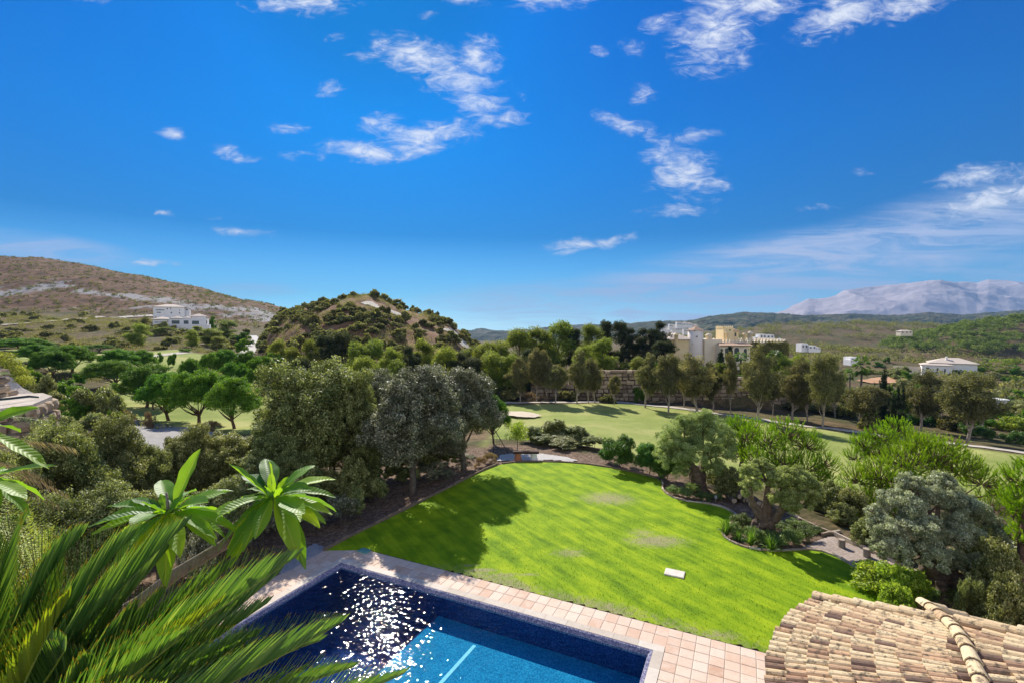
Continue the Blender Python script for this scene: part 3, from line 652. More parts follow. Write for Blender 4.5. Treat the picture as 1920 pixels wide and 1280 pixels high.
# ------------------------------------------------------------------ paving and pool
def build_pool():
    rng = np.random.default_rng(3)
    m, nt, out = newmat('terracotta_paving'); N = NT(nt); p = N.pos()
    c = N.ramp(N.attr('v'), [(0, (0.52, 0.31, 0.20)), (0.5, (0.66, 0.46, 0.33)), (1, (0.76, 0.60, 0.47))])
    c = N.mixc(N.mapr(N.noise(p, 2.0, 6, 0.65), 0.4, 0.7, 0, 0.7), c, (0.74, 0.60, 0.48))
    c = N.mixc(N.mapr(N.noise(p, 14, 6, 0.7), 0.5, 0.75, 0, 0.35), c, (0.36, 0.2, 0.14))
    b = N.bsdf(c, 0.75, N.bump(N.noise(p, 30, 4), 0.25, 0.01), 0.3); N.l(b.outputs[0], out.inputs[0])
    MT = m
    mb = MB(); T = 0.34; g = 0.006
    def tiles(a0, a1, b0, b1, along=True):
        na = max(1, round((a1-a0)/T)); nb = max(1, round((b1-b0)/T)); ta = (a1-a0)/na; tb = (b1-b0)/nb
        for i in range(na):
            for j in range(nb):
                h = 0.012+rng.normal(0, 0.0012); e = 0.012; x0 = a0+i*ta+g; x1 = a0+(i+1)*ta-g; y0 = b0+j*tb+g; y1 = b0+(j+1)*tb-g
                V = [(x0, y0, -.03), (x1, y0, -.03), (x1, y1, -.03), (x0, y1, -.03), (x0, y0, h-.006), (x1, y0, h-.006), (x1, y1, h-.006), (x0, y1, h-.006), (x0+e, y0+e, h), (x1-e, y0+e, h), (x1-e, y1-e, h), (x0+e, y1-e, h)]
                Fq = [[8, 11, 10, 9]]+[[k, k+4, (k+1) % 4+4, (k+1) % 4] for k in range(4)]+[[k+4, k+8, (k+1) % 4+8, (k+1) % 4+4] for k in range(4)]
                mb.add(pf(V), np.array(Fq), float(np.clip(rng.normal(0.6, 0.2), 0, 1)))
    c0 = 0.40
    tiles(-1.35, PL+c0, -1.22, -c0+0.02); tiles(-1.35, -c0+0.02, -c0+0.02, PW+3.4)
    tiles(PL+c0-0.02, PL+6.5, -1.22, PW+3.4); tiles(-c0+.02, PL+c0-.02, PW+c0-.02, PW+3.4)
    tag(mb.build('paving', MT), kind='structure')
    # mortar bed beneath the tiles
    mb = MB(); M = lambda V: pf(V)
    for a0, a1, b0, b1 in [(-1.36, PL+c0, -1.225, -c0+0.02), (-1.36, -c0+.02, -c0+.02, PW+3.4), (PL+c0-.02, PL+6.5, -1.225, PW+3.4), (-c0+.02, PL+c0-.02, PW+c0-.02, PW+3.4)]:
        mb.box(a0, a1, b0, b1, -0.2, 0.004, 0.5, M)
    tag(mb.build('paving_joints', mat_simple('mortar', (0.30, 0.25, 0.2), (0.45, 0.38, 0.31), 8)), kind='structure')
    pool = thing('swimming_pool', 'rectangular dark blue swimming pool in terracotta paving', 'swimming pool', tuple(POOL_C))
    L = lambda V: pf(V)-POOL_C
    mb = MB(); i0 = 0.0
    cw = 0.42   # pale coping slabs with a rounded nose
    def coping(a0, a1, b0, b1, ax):
        n = max(1, round(((a1-a0) if ax == 0 else (b1-b0))/0.62))
        for k in range(n):
            if ax == 0: u0 = a0+(a1-a0)*k/n+.003; u1 = a0+(a1-a0)*(k+1)/n-.003; w0, w1 = b0, b1
            else: w0 = b0+(b1-b0)*k/n+.003; w1 = b0+(b1-b0)*(k+1)/n-.003; u0, u1 = a0, a1
            mb.box(u0, u1, w0, w1, -0.05, 0.022+rng.normal(0, .0008), float(rng.uniform(0.2, 0.9)), L)
    ci = 0.13
    coping(-c0+.02, PL+c0-.02, -c0+.02, -ci, 0); coping(-c0+.02, PL+c0-.02, PW+ci, PW+c0-.02, 0)
    coping(-c0+.02, -ci, -ci, PW+ci, 1); coping(PL+ci, PL+c0-.02, -ci, PW+ci, 1)
    rim = MB()    # mosaic rim dipping from the coping to the water
    pr = [(ci-.002, .012), (ci-.03, .014), (ci-.06, .002), (ci-.09, -.03), (.01, -.075), (0.0, -.14)]
    V = []
    for o_, z_ in pr: V += [(-o_, -o_, z_), (PL+o_, -o_, z_), (PL+o_, PW+o_, z_), (-o_, PW+o_, z_)]
    rim.add(L(V), np.array([[4*i+k, 4*i+(k+1) % 4, 4*i+4+(k+1) % 4, 4*i+4+k] for i in range(len(pr)-1) for k in range(4)]))
    mb.build('coping', mat_simple('pale_coping', (0.46, 0.38, 0.30), (0.70, 0.62, 0.52), 3, 0.75, 0.3, 0.01, attr=True), pool)
    def mosaic(name, c1, c2, c3, rough=0.85):
        m, nt, out = newmat(name); N = NT(nt); tc = N.obj()
        mp = N.n('Mapping'); N.l(tc, mp.inputs[0]); mp.inputs['Rotation'].default_value = (0, 0, -atan2(E1[1], E1[0]))
        vor = N.n('TexVoronoi'); vor.inputs['Scale'].default_value = 38; vor.inputs['Randomness'].default_value = 0.15; N.l(mp.outputs[0], vor.inputs['Vector'])
        c = N.ramp(N.n('SeparateColor').outputs[0], [(0, c1), (1, c3)])
        sc = N.n('SeparateColor'); N.l(vor.outputs['Color'], sc.inputs[0])
        f = N.math('ADD', N.math('MULTIPLY', sc.outputs[0], 0.6), N.math('MULTIPLY', N.noise(tc, 2.5, 5), 0.4))
        c = N.ramp(f, [(0.2, c1), (0.5, c2), (0.85, c3)])
        b = N.bsdf(c, rough, spec=0.08); N.l(b.outputs[0], out.inputs[0]); return m
    MW = mosaic('blue_mosaic', (0.006, 0.013, 0.07), (0.014, 0.028, 0.12), (0.05, 0.07, 0.22))
    MF = mosaic('floor_mosaic', (0.012, 0.15, 0.27), (0.022, 0.24, 0.38), (0.06, 0.36, 0.50))
    dz = -0.70
    mb = MB()
    for a0, a1, b0, b1 in [(-.2, PL+.2, -.2, 0.0), (-.2, PL+.2, PW, PW+.2), (-.2, 0, 0, PW), (PL, PL+.2, 0, PW)]: mb.box(a0, a1, b0, b1, dz-.2, -.13, .5, L)
    mb.build('pool_wall', MW, pool)
    rim.build('mosaic_rim', mosaic('rim_mosaic', (0.08, 0.085, 0.17), (0.19, 0.185, 0.28), (0.42, 0.39, 0.44)), pool)
    mb = MB(); mb.box(3.9, PL, 0, PW, dz-.2, dz, .5, L); mb.build('pool_floor', MF, pool)
    mb = MB(); mb.box(0, 4.1, 0, PW, -1.65, -1.5, .5, L); mb.box(3.85, 3.9, 0, PW, -1.5, dz-.01, .5, L); mb.box(-.2, 0, -.2, PW+.2, -1.5, dz-.2, .5, L); mb.box(0, 3.9, -.2, 0, -1.5, dz-.2, .5, L); mb.box(0, 3.9, PW, PW+.2, -1.5, dz-.2, .5, L); mb.build('deep_floor', MW, pool)
    mb = MB(); q0 = P(893, 1204, 0)
    la = (P(890, 1209)-POOL_C)@E1*(8-dz)/8
    l0 = P(890, 1209, dz)-POOL_C; l1 = P(826, 1280, dz)-POOL_C; A = np.array([l0@E1, l0@E2]); B = np.array([l1@E1, l1@E2]); dr = (B-A)/np.linalg.norm(B-A); B = A+dr*3.6; nn = np.array([-dr[1], dr[0]])*0.05
    V = [(*(A-nn), dz+.004), (*(A+nn), dz+.004), (*(B+nn), dz+.004), (*(B-nn), dz+.004)]
    mb.add(L(V), np.array([[0, 1, 2, 3]])); mb.build('lane_line', mat_simple('pale_line', (0.5, 0.75, 0.75), (0.75, 0.95, 0.92), 4), pool)
    # water surface: clear, mirror-like ripples
    m, nt, out = newmat('pool_water'); N = NT(nt); p = N.pos()
    mp = N.n('Mapping'); N.l(p, mp.inputs[0]); mp.inputs['Rotation'].default_value = (0, 0, 0.5); mp.inputs['Scale'].default_value = (1, 2.0, 1)
    w1 = N.noise(mp.outputs[0], 3.6, 0, 0.5, 0.5); w2 = N.noise(mp.outputs[0], 9, 0, 0.5, 0.3); w3 = N.noise(p, 1.0, 1, 0.5)
    h = N.math('ADD', N.math('ADD', N.math('MULTIPLY', w1, 0.60), N.math('MULTIPLY', w2, 0.22)), N.math('MULTIPLY', w3, 0.5))
    nrm = N.bump(h, 1.0, WB)
    gl = N.n('BsdfGlossy'); gl.inputs['Roughness'].default_value = 0.03; N.l(nrm, gl.inputs['Normal'])
    tr = N.n('BsdfTransparent'); tr.inputs[0].default_value = (0.55, 0.84, 0.95, 1)
    dp = N.n('VectorMath', operation='DOT_PRODUCT'); N.l(nrm, dp.inputs[0]); N.l(N.n('NewGeometry').outputs['Incoming'], dp.inputs[1])
    fz = N.math('ADD', N.math('MULTIPLY', N.math('POWER', N.math('SUBTRACT', 1.0, N.math('MINIMUM', N.math('ABSOLUTE', dp.outputs['Value']), 1.0)), 5.0), 0.98), 0.02)
    mx = N.n('MixShader'); N.l(fz, mx.inputs[0]); N.l(tr.outputs[0], mx.inputs[1]); N.l(gl.outputs[0], mx.inputs[2]); N.l(mx.outputs[0], out.inputs[0])
    n1, n2 = 90, 45
    a, b = np.meshgrid(np.linspace(0.001, PL-.001, n1), np.linspace(0.001, PW-.001, n2)); a = a.ravel(); b = b.ravel()
    V = pf(np.stack([a, b, -0.085+0*a], 1))-POOL_C
    i, j = np.meshgrid(np.arange(n2-1), np.arange(n1-1), indexing='ij'); i = i.ravel(); j = j.ravel()
    mk('water', V, np.stack([i*n1+j, (i+1)*n1+j, (i+1)*n1+j+1, i*n1+j+1], 1), m, pool, smooth=True)
WB = 0.028
build_pool()

def slab(name, c, sx, sy, h, mat, label, cat, ax=E1, ay=E2):
    mb = MB(); o = thing(name, label, cat, tuple(c)) if False else None
    V = lambda v: v[:, :1]*ax+v[:, 1:2]*ay+v[:, 2:3]*np.array([0, 0, 1.])
    e = 0.02
    mb.add(V(np.array([(-sx, -sy, -.05), (sx, -sy, -.05), (sx, sy, -.05), (-sx, sy, -.05), (-sx, -sy, h-.01), (sx, -sy, h-.01), (sx, sy, h-.01), (-sx, sy, h-.01), (-sx+e, -sy+e, h), (sx-e, -sy+e, h), (sx-e, sy-e, h), (-sx+e, sy-e, h)])),
           np.array([[8, 11, 10, 9]]+[[k, k+4, (k+1) % 4+4, (k+1) % 4] for k in range(4)]+[[k+4, k+8, (k+1) % 4+8, (k+1) % 4+4] for k in range(4)]))
    return tag(mb.build(name, mat, loc=tuple(c)), label, cat)
slab('stone_slab', P(1265, 1075, 0.03), 0.30, 0.22, 0.05, mat_simple('cream_slab', (0.60, 0.52, 0.42), (0.80, 0.74, 0.64), 4), 'cream rectangular slab lying in the middle of the lawn', 'slab')
slab('utility_cover', P(683, 1032, 0.03), 0.20, 0.13, 0.04, mat_simple('teal_cover', (0.08, 0.24, 0.22), (0.16, 0.36, 0.33), 8), 'small teal cover in the lawn corner beside the paving', 'cover')

# ------------------------------------------------------------------ tiled pavilion
def build_pavilion():
    rng = np.random.default_rng(9)
    m, nt, out = newmat('roof_tile'); N = NT(nt); tc = N.pos()
    c = N.ramp(N.attr('v'), [(0.0, (0.10, 0.062, 0.055)), (0.12, (0.20, 0.125, 0.09)), (0.24, (0.44, 0.27, 0.165)), (0.42, (0.62, 0.45, 0.26)), (0.78, (0.74, 0.59, 0.36)), (1.0, (0.58, 0.36, 0.21))])
    n1 = N.noise(tc, 9, 7, 0.72); n2 = N.noise(tc, 40, 5, 0.7)
    c = N.mixc(N.mapr(n1, 0.50, 0.62, 0, 0.8), c, (0.10, 0.08, 0.06))
    c = N.mixc(N.mapr(N.noise(tc, 15, 6, 0.7), 0.58, 0.74, 0, 0.45), c, (0.70, 0.62, 0.46))
    b = N.bsdf(c, 0.9, N.bump(N.math('ADD', n2, n1), 0.5, 0.01), 0.15); N.l(b.outputs[0], out.inputs[0]); MT = m
    ap = np.array([9.3, 5.5]); Re = 5.57; ze = 2.0; pitch = tan(radians(17.5))
    root = thing('tiled_pavilion', 'round ended garden pavilion roofed with weathered barrel tiles', 'pavilion', (ap[0], ap[1], 0))
    def tile(mb, p0, p1, r0, r1, a, seg=6, sag=1.0, tail=None):
        """barrel tile from p0 (low end, wide) to p1 (high end, narrow)"""
        p0 = np.array(p0, float); p1 = np.array(p1, float); t = (p1-p0)/np.linalg.norm(p1-p0); s = np.cross(t, [0, 0, 1.]); s /= np.linalg.norm(s); n = np.cross(s, t)
        th = np.linspace(0, pi, seg+1); V = []
        for p, r in ((p0, r0), (p1, r1)):
            for q in (1.0, 0.86): V += [p+s*cos(x)*r*q+n*sin(x)*r*q*0.92 for x in th]
        V = np.array(V); k = seg+1
        Fq = [[i, i+1, 2*k+i+1, 2*k+i] for i in range(seg)]+[[i, k+i, k+i+1, i+1] for i in range(seg)]+[[k+i, 3*k+i, 3*k+i+1, k+i+1] for i in range(seg)]
        mb.add(V, np.array(Fq), a)
    R3 = lambda r, th, dz=0: np.array([r*cos(th), r*sin(th), ze+(Re-r)*pitch+dz])
    mb = MB(); sp = 0.176; L = 0.31
    # fan of cover courses; rows drop out towards the apex so the tiles keep their width
    tha, thb = radians(118.8), radians(225)
    nrow = int(Re*(thb-tha)/sp)
    rings = int((Re-0.6)/L)
    for i in range(nrow+1):
        th = tha+(thb-tha)*i/nrow+rng.normal(0, .0008)
        rmin = 0.6 if i % 8 == 0 else 1.2 if i % 4 == 0 else 1.9 if i % 2 == 0 else 2.9
        for k in range(rings):
            r = Re-k*L+rng.normal(0, .012)
            if r-L < rmin: break
            w = 0.081
            v = float(np.clip(rng.beta(1.6, 1.3), 0, 1)); j = rng.normal(0, .003, 3)
            tile(mb, R3(r+0.03, th, 0.055)+j, R3(r-L-0.02, th+rng.normal(0, .001), 0.020)+j, w, w*0.82, v)
    # channel tiles between the covers
    mb.build('roof_tiles', MT, root)
    mb = MB()
    prof = [(Re-0.06, ze-0.10), (Re-.02, ze-0.02), (Re+0.0, ze-0.005)]+[(r, ze+(Re-r)*pitch) for r in np.linspace(Re-.05, 0.0, 12)]
    mb.lathe(prof, 120, a=0.2, a0=tha-0.01, a1=thb)
    mb.build('roof_bed', mat_simple('dark_mortar', (0.10, 0.07, 0.055), (0.26, 0.19, 0.14), 14), root, True)
    # radial verge of big ridge tiles closing the fan
    mb = MB()
    for k in range(12):
        r = Re-k*0.40
        tile(mb, R3(r+.04, tha-0.012, 0.10), R3(r-.42, tha-0.012, 0.075), 0.125, 0.10, float(rng.uniform(.45, .95)), 8)
    mb.build('verge_tiles', MT, root)
    # right-hand wing: hip and rows running down to the right
    off = np.array([ap[0], ap[1], 0])
    hp = [np.array(PD(*q)) for q in [(1727, 1128, 8.75), (1768, 1160, 7.95), (1792, 1183, 7.5), (1815, 1222, 6.95), (1836, 1275, 6.3), (1860, 1340, 5.6)]]
    for q, (a_, b_) in enumerate([(1727, 1130), (1768, 1160), (1792, 1183), (1815, 1222), (1836, 1275), (1860, 1340)]):
        for D_ in np.arange(11, 4, -.02):
            w_ = np.array(PD(a_, b_, D_)); r = np.hypot(w_[0]-ap[0], w_[1]-ap[1])
            if abs(w_[2]-(ze+(Re-r)*pitch+.14)) < .03: hp[q] = w_; break
    hp = np.array(hp)-off
    d = np.concatenate([[0], np.cumsum(np.linalg.norm(np.diff(hp, axis=0), axis=1))])
    H = lambda s: np.array([np.interp(s, d, hp[:, k]) for k in range(3)])
    mb = MB(); s = 0.0
    while s < d[-1]-.3:
        a = H(s); b = H(s+.40); tile(mb, b+[0, 0, .045], a+[0, 0, .03], 0.112, 0.092, float(rng.uniform(.3, .9)), 8); s += .36
    mb.build('hip_tiles', MT, root)
    dr = np.array([1.0, -0.1, -0.31]); dr /= np.linalg.norm(dr); mb = MB(); s = 0.05; bed = []
    while s < d[-1]:
        a = H(s)+[0, 0, -0.10]; bed.append((a-[0, 0, .03], a+dr*7-[0, 0, .03])); q = 0.0
        while q < 6.6:
            p1 = a+dr*(q-.03); p0 = a+dr*(q+L+.02); tile(mb, p0+[0, 0, .045]+rng.normal(0, .003, 3), p1+[0, 0, .012], 0.084, 0.070, float(np.clip(rng.beta(1.2, 1.7), 0, 1))); q += L
        s += 0.19
    mb.build('roof_tiles', MT, root)
    mb = MB(); V = np.array([p for ab in bed for p in ab]); n = len(bed); mb.add(V, np.array([[2*i, 2*i+1, 2*i+3, 2*i+2] for i in range(n-1)]), .2)
    mb.build('roof_bed', bpy.data.materials['dark_mortar'], root)
    mb = MB()
    for k in range(17):
        a = H(0)+[0, 0, -.06]; tile(mb, a+dr*(k*.40+.44)+[0, -.0, .06], a+dr*(k*.40)+[0, 0, .03], 0.12, 0.10, float(rng.uniform(.3, .9)), 8)
    mb.build('verge_tiles', MT, root)
    mb = MB(); mb.lathe([(Re-.55, 0), (Re-.55, ze-.02), (Re-.03, ze-.1), (Re-.04, ze-.12), (Re-.55, ze-.06)], 60, a0=tha, a1=thb+.9)
    mb.build('wall', mat_simple('cream_render', (0.60, 0.5, 0.36), (0.72, 0.62, 0.46), 2), root, True)
    mb = MB(); a = hp[0]; 
    mb.box(a[0]-.2, a[0]+6.2, -6, a[1]-.35, 0, 1.0, .5); mb.build('base_wall', bpy.data.materials['cream_render'], root)
build_pavilion()
# ------------------------------------------------------------------ vegetation builders
def unit(v): return v/(np.linalg.norm(v, axis=-1, keepdims=True)+1e-9)
def sphere_dirs(rng, n): return unit(rng.normal(size=(n, 3)))
def leaf_quads(p, nrm, t, L, W, v):
    """one four-cornered leaf per point: p centre, t long axis, nrm facing"""
    t = unit(t-nrm*(t*nrm).sum(1, keepdims=True)); s = np.cross(nrm, t)
    L = np.asarray(L).reshape(-1, 1); W = np.asarray(W).reshape(-1, 1)
    V = np.stack([p-t*L*.5, p-t*L*.02+s*W*.5, p+t*L*.5, p-t*L*.02-s*W*.5], 1).reshape(-1, 3)
    return V, np.arange(len(V)).reshape(-1, 4), np.repeat(v, 4)
def foliage(rng, blobs, n, L, W, up=0.25, out=0.7, core=0.25, bright=0.0):
    """leaves gathered in clumps; blobs (k,6): centre and radii"""
    blobs = np.asarray(blobs, float); area = blobs[:, 3]*blobs[:, 4]+blobs[:, 3]*blobs[:, 5]
    k = rng.choice(len(blobs), n, p=area/area.sum()); d = sphere_dirs(rng, n)
    f = np.clip(rng.normal(.88, .19, n), .15, 1.4)
    p = blobs[k, :3]+d*blobs[k, 3:]*f[:, None]
    nrm = unit(d*out+sphere_dirs(rng, n)*0.75+[0, 0, 0.25])
    t = unit(sphere_dirs(rng, n)+d*0.6+[0, 0, up])
    bv = rng.uniform(-.22, .22, len(blobs))
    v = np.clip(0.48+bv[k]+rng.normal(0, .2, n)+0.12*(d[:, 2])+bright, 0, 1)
    s = rng.uniform(0.7, 1.3, n)
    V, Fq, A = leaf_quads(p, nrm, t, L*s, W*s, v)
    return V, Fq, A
def subblobs(rng, blobs, m, fr, squash=0.85, zmin=None):
    """break each big clump into m small ones near its surface"""
    o = []
    for b in blobs:
        d = sphere_dirs(rng, m); 
        d[:, 2] = np.where(d[:, 2] < -0.5, -d[:, 2]*0.6, d[:, 2])
        q = b[:3]+d*b[3:]*rng.uniform(0.45, 0.98, (m, 1)); r = b[3:].mean()*fr*rng.uniform(.65, 1.35, (m, 1))
        o.append(np.concatenate([q, r*np.array([[1, 1, squash]])], 1))
    return np.concatenate(o)
def limb(a, b, rng, n=7, sag=0.12, wob=0.04):
    a = np.asarray(a, float); b = np.asarray(b, float); t = np.linspace(0, 1, n)[:, None]; L = np.linalg.norm(b-a)
    c = (a+b)/2+[0, 0, -sag*L]+rng.normal(0, wob*L, 3)
    return (1-t)**2*a+2*t*(1-t)*c+t**2*b+rng.normal(0, wob*L*.25, (n, 3))*np.sin(t*pi)
BARK = mat_simple('grey_bark', (0.05, 0.04, 0.032), (0.17, 0.14, 0.11), 6, 0.95, 0.9, 0.03)
BARKR = mat_simple('red_brown_bark', (0.06, 0.035, 0.025), (0.20, 0.12, 0.08), 5, 0.95, 0.9, 0.03)
BARKP = mat_simple('pale_bark', (0.16, 0.13, 0.10), (0.38, 0.33, 0.27), 5, 0.95, 0.6, 0.02)
OLIVEBARK = mat_simple('olive_bark', (0.05, 0.036, 0.026), (0.26, 0.19, 0.14), 7, 0.95, 1.0, 0.05, space='obj')
FOL = {
 'oak': mat_foliage('oak_leaves', (0.055, 0.07, 0.016), (0.20, 0.225, 0.058), (0.62, 0.61, 0.26), 0.36, 0.5, 0.45, (1.15, 1.2, .6), 0.1),
 'greyoak': mat_foliage('grey_leaves', (0.045, 0.05, 0.024), (0.155, 0.165, 0.085), (0.62, 0.58, 0.40), 0.25, 0.5, 0.5, (1.1, 1.15, .7), 0.1),
 'shrub': mat_foliage('broad_leaves', (0.045, 0.078, 0.015), (0.13, 0.20, 0.04), (0.34, 0.42, 0.14), 0.38, 0.42, 0.55),
 'darkc': mat_foliage('dark_needles', (0.020, 0.030, 0.012), (0.055, 0.070, 0.026), (0.12, 0.14, 0.055), 0.35, 0.7, 0.2),
 'euc': mat_foliage('eucalyptus_leaves', (0.065, 0.070, 0.025), (0.185, 0.18, 0.07), (0.38, 0.35, 0.17), 0.45, 0.6, 0.3),
 'pine': mat_foliage('pine_needles', (0.028, 0.085, 0.008), (0.10, 0.22, 0.016), (0.24, 0.38, 0.035), 0.42, 0.6, 0.25),
 'aleppo': mat_foliage('pale_pine_needles', (0.065, 0.10, 0.016), (0.22, 0.27, 0.042), (0.46, 0.50, 0.10), 0.48, 0.6, 0.25),
 'wood': mat_foliage('wood_needles', (0.035, 0.062, 0.014), (0.12, 0.165, 0.035), (0.30, 0.35, 0.085), 0.42, 0.6, 0.25),
 'olive': mat_foliage('olive_leaves', (0.09, 0.125, 0.03), (0.29, 0.35, 0.11), (0.64, 0.68, 0.34), 0.45, 0.5, 0.4, (1.15, 1.2, .6)),
 'silver': mat_foliage('silver_olive_leaves', (0.08, 0.10, 0.05), (0.28, 0.32, 0.18), (0.70, 0.72, 0.50), 0.32, 0.45, 0.45, (1.1, 1.15, .7)),
 'bright': mat_foliage('bright_pine_needles', (0.06, 0.14, 0.006), (0.19, 0.34, 0.012), (0.42, 0.58, 0.05), 0.5, 0.55, 0.25, (1.2, 1.25, .4), 0.08),
 'lime': mat_foliage('lime_leaves', (0.10, 0.18, 0.012), (0.28, 0.38, 0.03), (0.52, 0.58, 0.10), 0.5, 0.5, 0.35),
 'green': mat_foliage('green_leaves', (0.03, 0.085, 0.012), (0.09, 0.20, 0.025), (0.23, 0.40, 0.07), 0.4, 0.45, 0.45),
 'brush': mat_foliage('hill_brush', (0.07, 0.08, 0.028), (0.20, 0.20, 0.07), (0.40, 0.38, 0.16), 0.45, 0.7, 0.2, objvar=0.35),
 'dry': mat_foliage('dry_leaves', (0.13, 0.085, 0.045), (0.28, 0.20, 0.115), (0.46, 0.36, 0.23), 0.3, 0.7, 0.2),
 'cypress': mat_foliage('cypress_leaves', (0.010, 0.022, 0.008), (0.028, 0.048, 0.016), (0.065, 0.09, 0.03), 0.15, 0.7, 0.2),
 'palm': mat_foliage('palm_leaves', (0.04, 0.10, 0.015), (0.11, 0.22, 0.035), (0.26, 0.38, 0.10), 0.4, 0.45, 0.45),
}
PROTO = {}
def proto(key, name, cat, trunk, crown, bark, fol, H, Wd):
    """unlinked source tree: mesh data only"""
    tm = None
    if trunk is not None: o = trunk.build('trunk', bark, smooth=True); tm = o.data; bpy.data.objects.remove(o)
    o = mk('crown', crown[0], crown[1], fol, attrs={'v': crown[2]}); cm = o.data; bpy.data.objects.remove(o)
    PROTO.setdefault(key, []).append((name, cat, tm, cm, H, Wd))
def plant_at(key, x, y, h, w, label, group=None, var=None, rz=None, z=None, name=None, sink=0.0, wy=None):
    ps = PROTO[key]; nm, cat, tm, cm, H, Wd = ps[(R0.integers(len(ps)) if var is None else var % len(ps))]
    z = float(gfast(x, y)) if z is None else z
    t = None
    if tm is None:
        t = bpy.data.objects.new(name or nm, cm); COL.objects.link(t); tag(t, label, cat, group)
    else:
        t = thing(name or nm, label, cat, group=group)
        for n_, m_ in (('trunk', tm), ('crown', cm)):
            c = bpy.data.objects.new(n_, m_); COL.objects.link(c); c.parent = t
    t.location = (x, y, z-sink); t.scale = (w/Wd, (wy or w)/Wd, (h+sink)/H); t.rotation_euler = (0, 0, R0.uniform(0, 2*pi) if rz is None else rz)
    return t
def put(key, px, base, D, top, wpx, label, group=None, var=None, rz=None, name=None, dx=0, sink=0.0):
    """base: photo row of the foot (None: use D); top: photo row of the top; wpx: crown width in photo pixels"""
    if D is None: D = GP(px, base)[1]
    x = (px-960)/F*D; z = float(gfast(x, D)); h = max(0.6, zat(top, D)-z)*(1.10 if key in ('oak', 'greyoak', 'undershrub', 'dryshrub', 'oleander', 'limebush') else .88 if key == 'euc' else 1.0)
    return plant_at(key, x, D, h, wpx/F*D, label, group, var, rz, z, name, sink)

def make_broad(key, name, cat, seed, H, Wd, nbig, m, fr, n, L, W, fol, bark, lo=0.05, trunk_r=0.2, up=.2, squash=.9, stems=1, top_bias=0.0, egg=0.0):
    rng = np.random.default_rng(seed)
    cz = H*(lo+1)/2; rz = H*(1-lo)/2*0.88; rx = Wd/2*0.92
    d = sphere_dirs(rng, nbig); d[:, 2] = np.where(d[:, 2] < -0.75, -d[:, 2], d[:, 2]+top_bias); d = unit(d)
    f = rng.uniform(0.35, 0.82, (nbig, 1)); c = d*f*[rx, rx, rz]
    c[:, :2] *= (1-egg*(c[:, 2:]/rz))
    c[:, 2] += cz
    r = np.full((nbig, 1), 1.0)*rx*rng.uniform(.30, .50, (nbig, 1))
    big = np.concatenate([c, r*np.array([[1, 1, squash]])], 1)
    sb = subblobs(rng, big, m, fr)
    lv = foliage(rng, sb, n, L, W, up)
    tr = MB()
    for s in range(stems):
        a = rng.uniform(0, 2*pi); bx = np.array([cos(a), sin(a), 0])*(0 if stems == 1 else Wd*0.06)
        tp = bx*2.2+np.array([rng.normal(0, .03*Wd), rng.normal(0, .03*Wd), H*0.52])
        pth = limb(bx+[0, 0, -.3], tp, rng, 9, 0, .05); tr.tube(pth, np.linspace(trunk_r/sqrt(stems)*1.15, trunk_r*0.5/sqrt(stems), 9), 9)
        for b in big[s::stems][:14]:
            i = rng.integers(3, 8); tr.tube(limb(pth[i], b[:3], rng), np.linspace(trunk_r*.34, trunk_r*.06, 7), 5)
    proto(key, name, cat, tr, lv, bark, fol, H, Wd)
def make_umbrella(key, seed, H, Wd, n, L, W, lo=0.50, dome=1.0, fork=3):
    rng = np.random.default_rng(seed); K = 74
    a = rng.uniform(0, 2*pi, K); rr = np.sqrt(rng.uniform(0, 1, K))*0.80; rr[:8] = .8
    zt = np.sqrt(1-(rr/.81)**2+1e-6); cz = H*lo+H*.08
    hh = H*(1-lo)*0.84
    c = np.stack([np.cos(a)*rr*Wd/2, np.sin(a)*rr*Wd/2, cz+hh*.92*(zt*dome)*rng.uniform(.2, 1.0, K)**.7], 1)
    r = Wd*0.125*rng.uniform(.8, 1.25, (K, 1)); big = np.concatenate([c, r*np.array([[1, 1, .8]])], 1)
    sb = subblobs(rng, big, 9, .42, .9)
    lv = foliage(rng, sb, n, L, W, up=0.9, out=.6)
    tr = MB(); top = np.array([rng.normal(0, .4), rng.normal(0, .4), H*lo*rng.uniform(.72, .9)]); pth = limb([0, 0, -.4], top, rng, 9, 0, .03)
    tr.tube(pth, np.linspace(H*.030, H*.020, 9), 9)
    for k in range(fork*4):
        b = big[rng.integers(K)]; i = rng.integers(5, 9); tr.tube(limb(pth[i], b[:3]-[0, 0, r.mean()*.4], rng, 7, .10), np.linspace(H*.012, H*.003, 7), 5)
    proto(key, 'stone_pine', 'pine tree', tr, lv, BARKR, FOL['pine'], H, Wd)
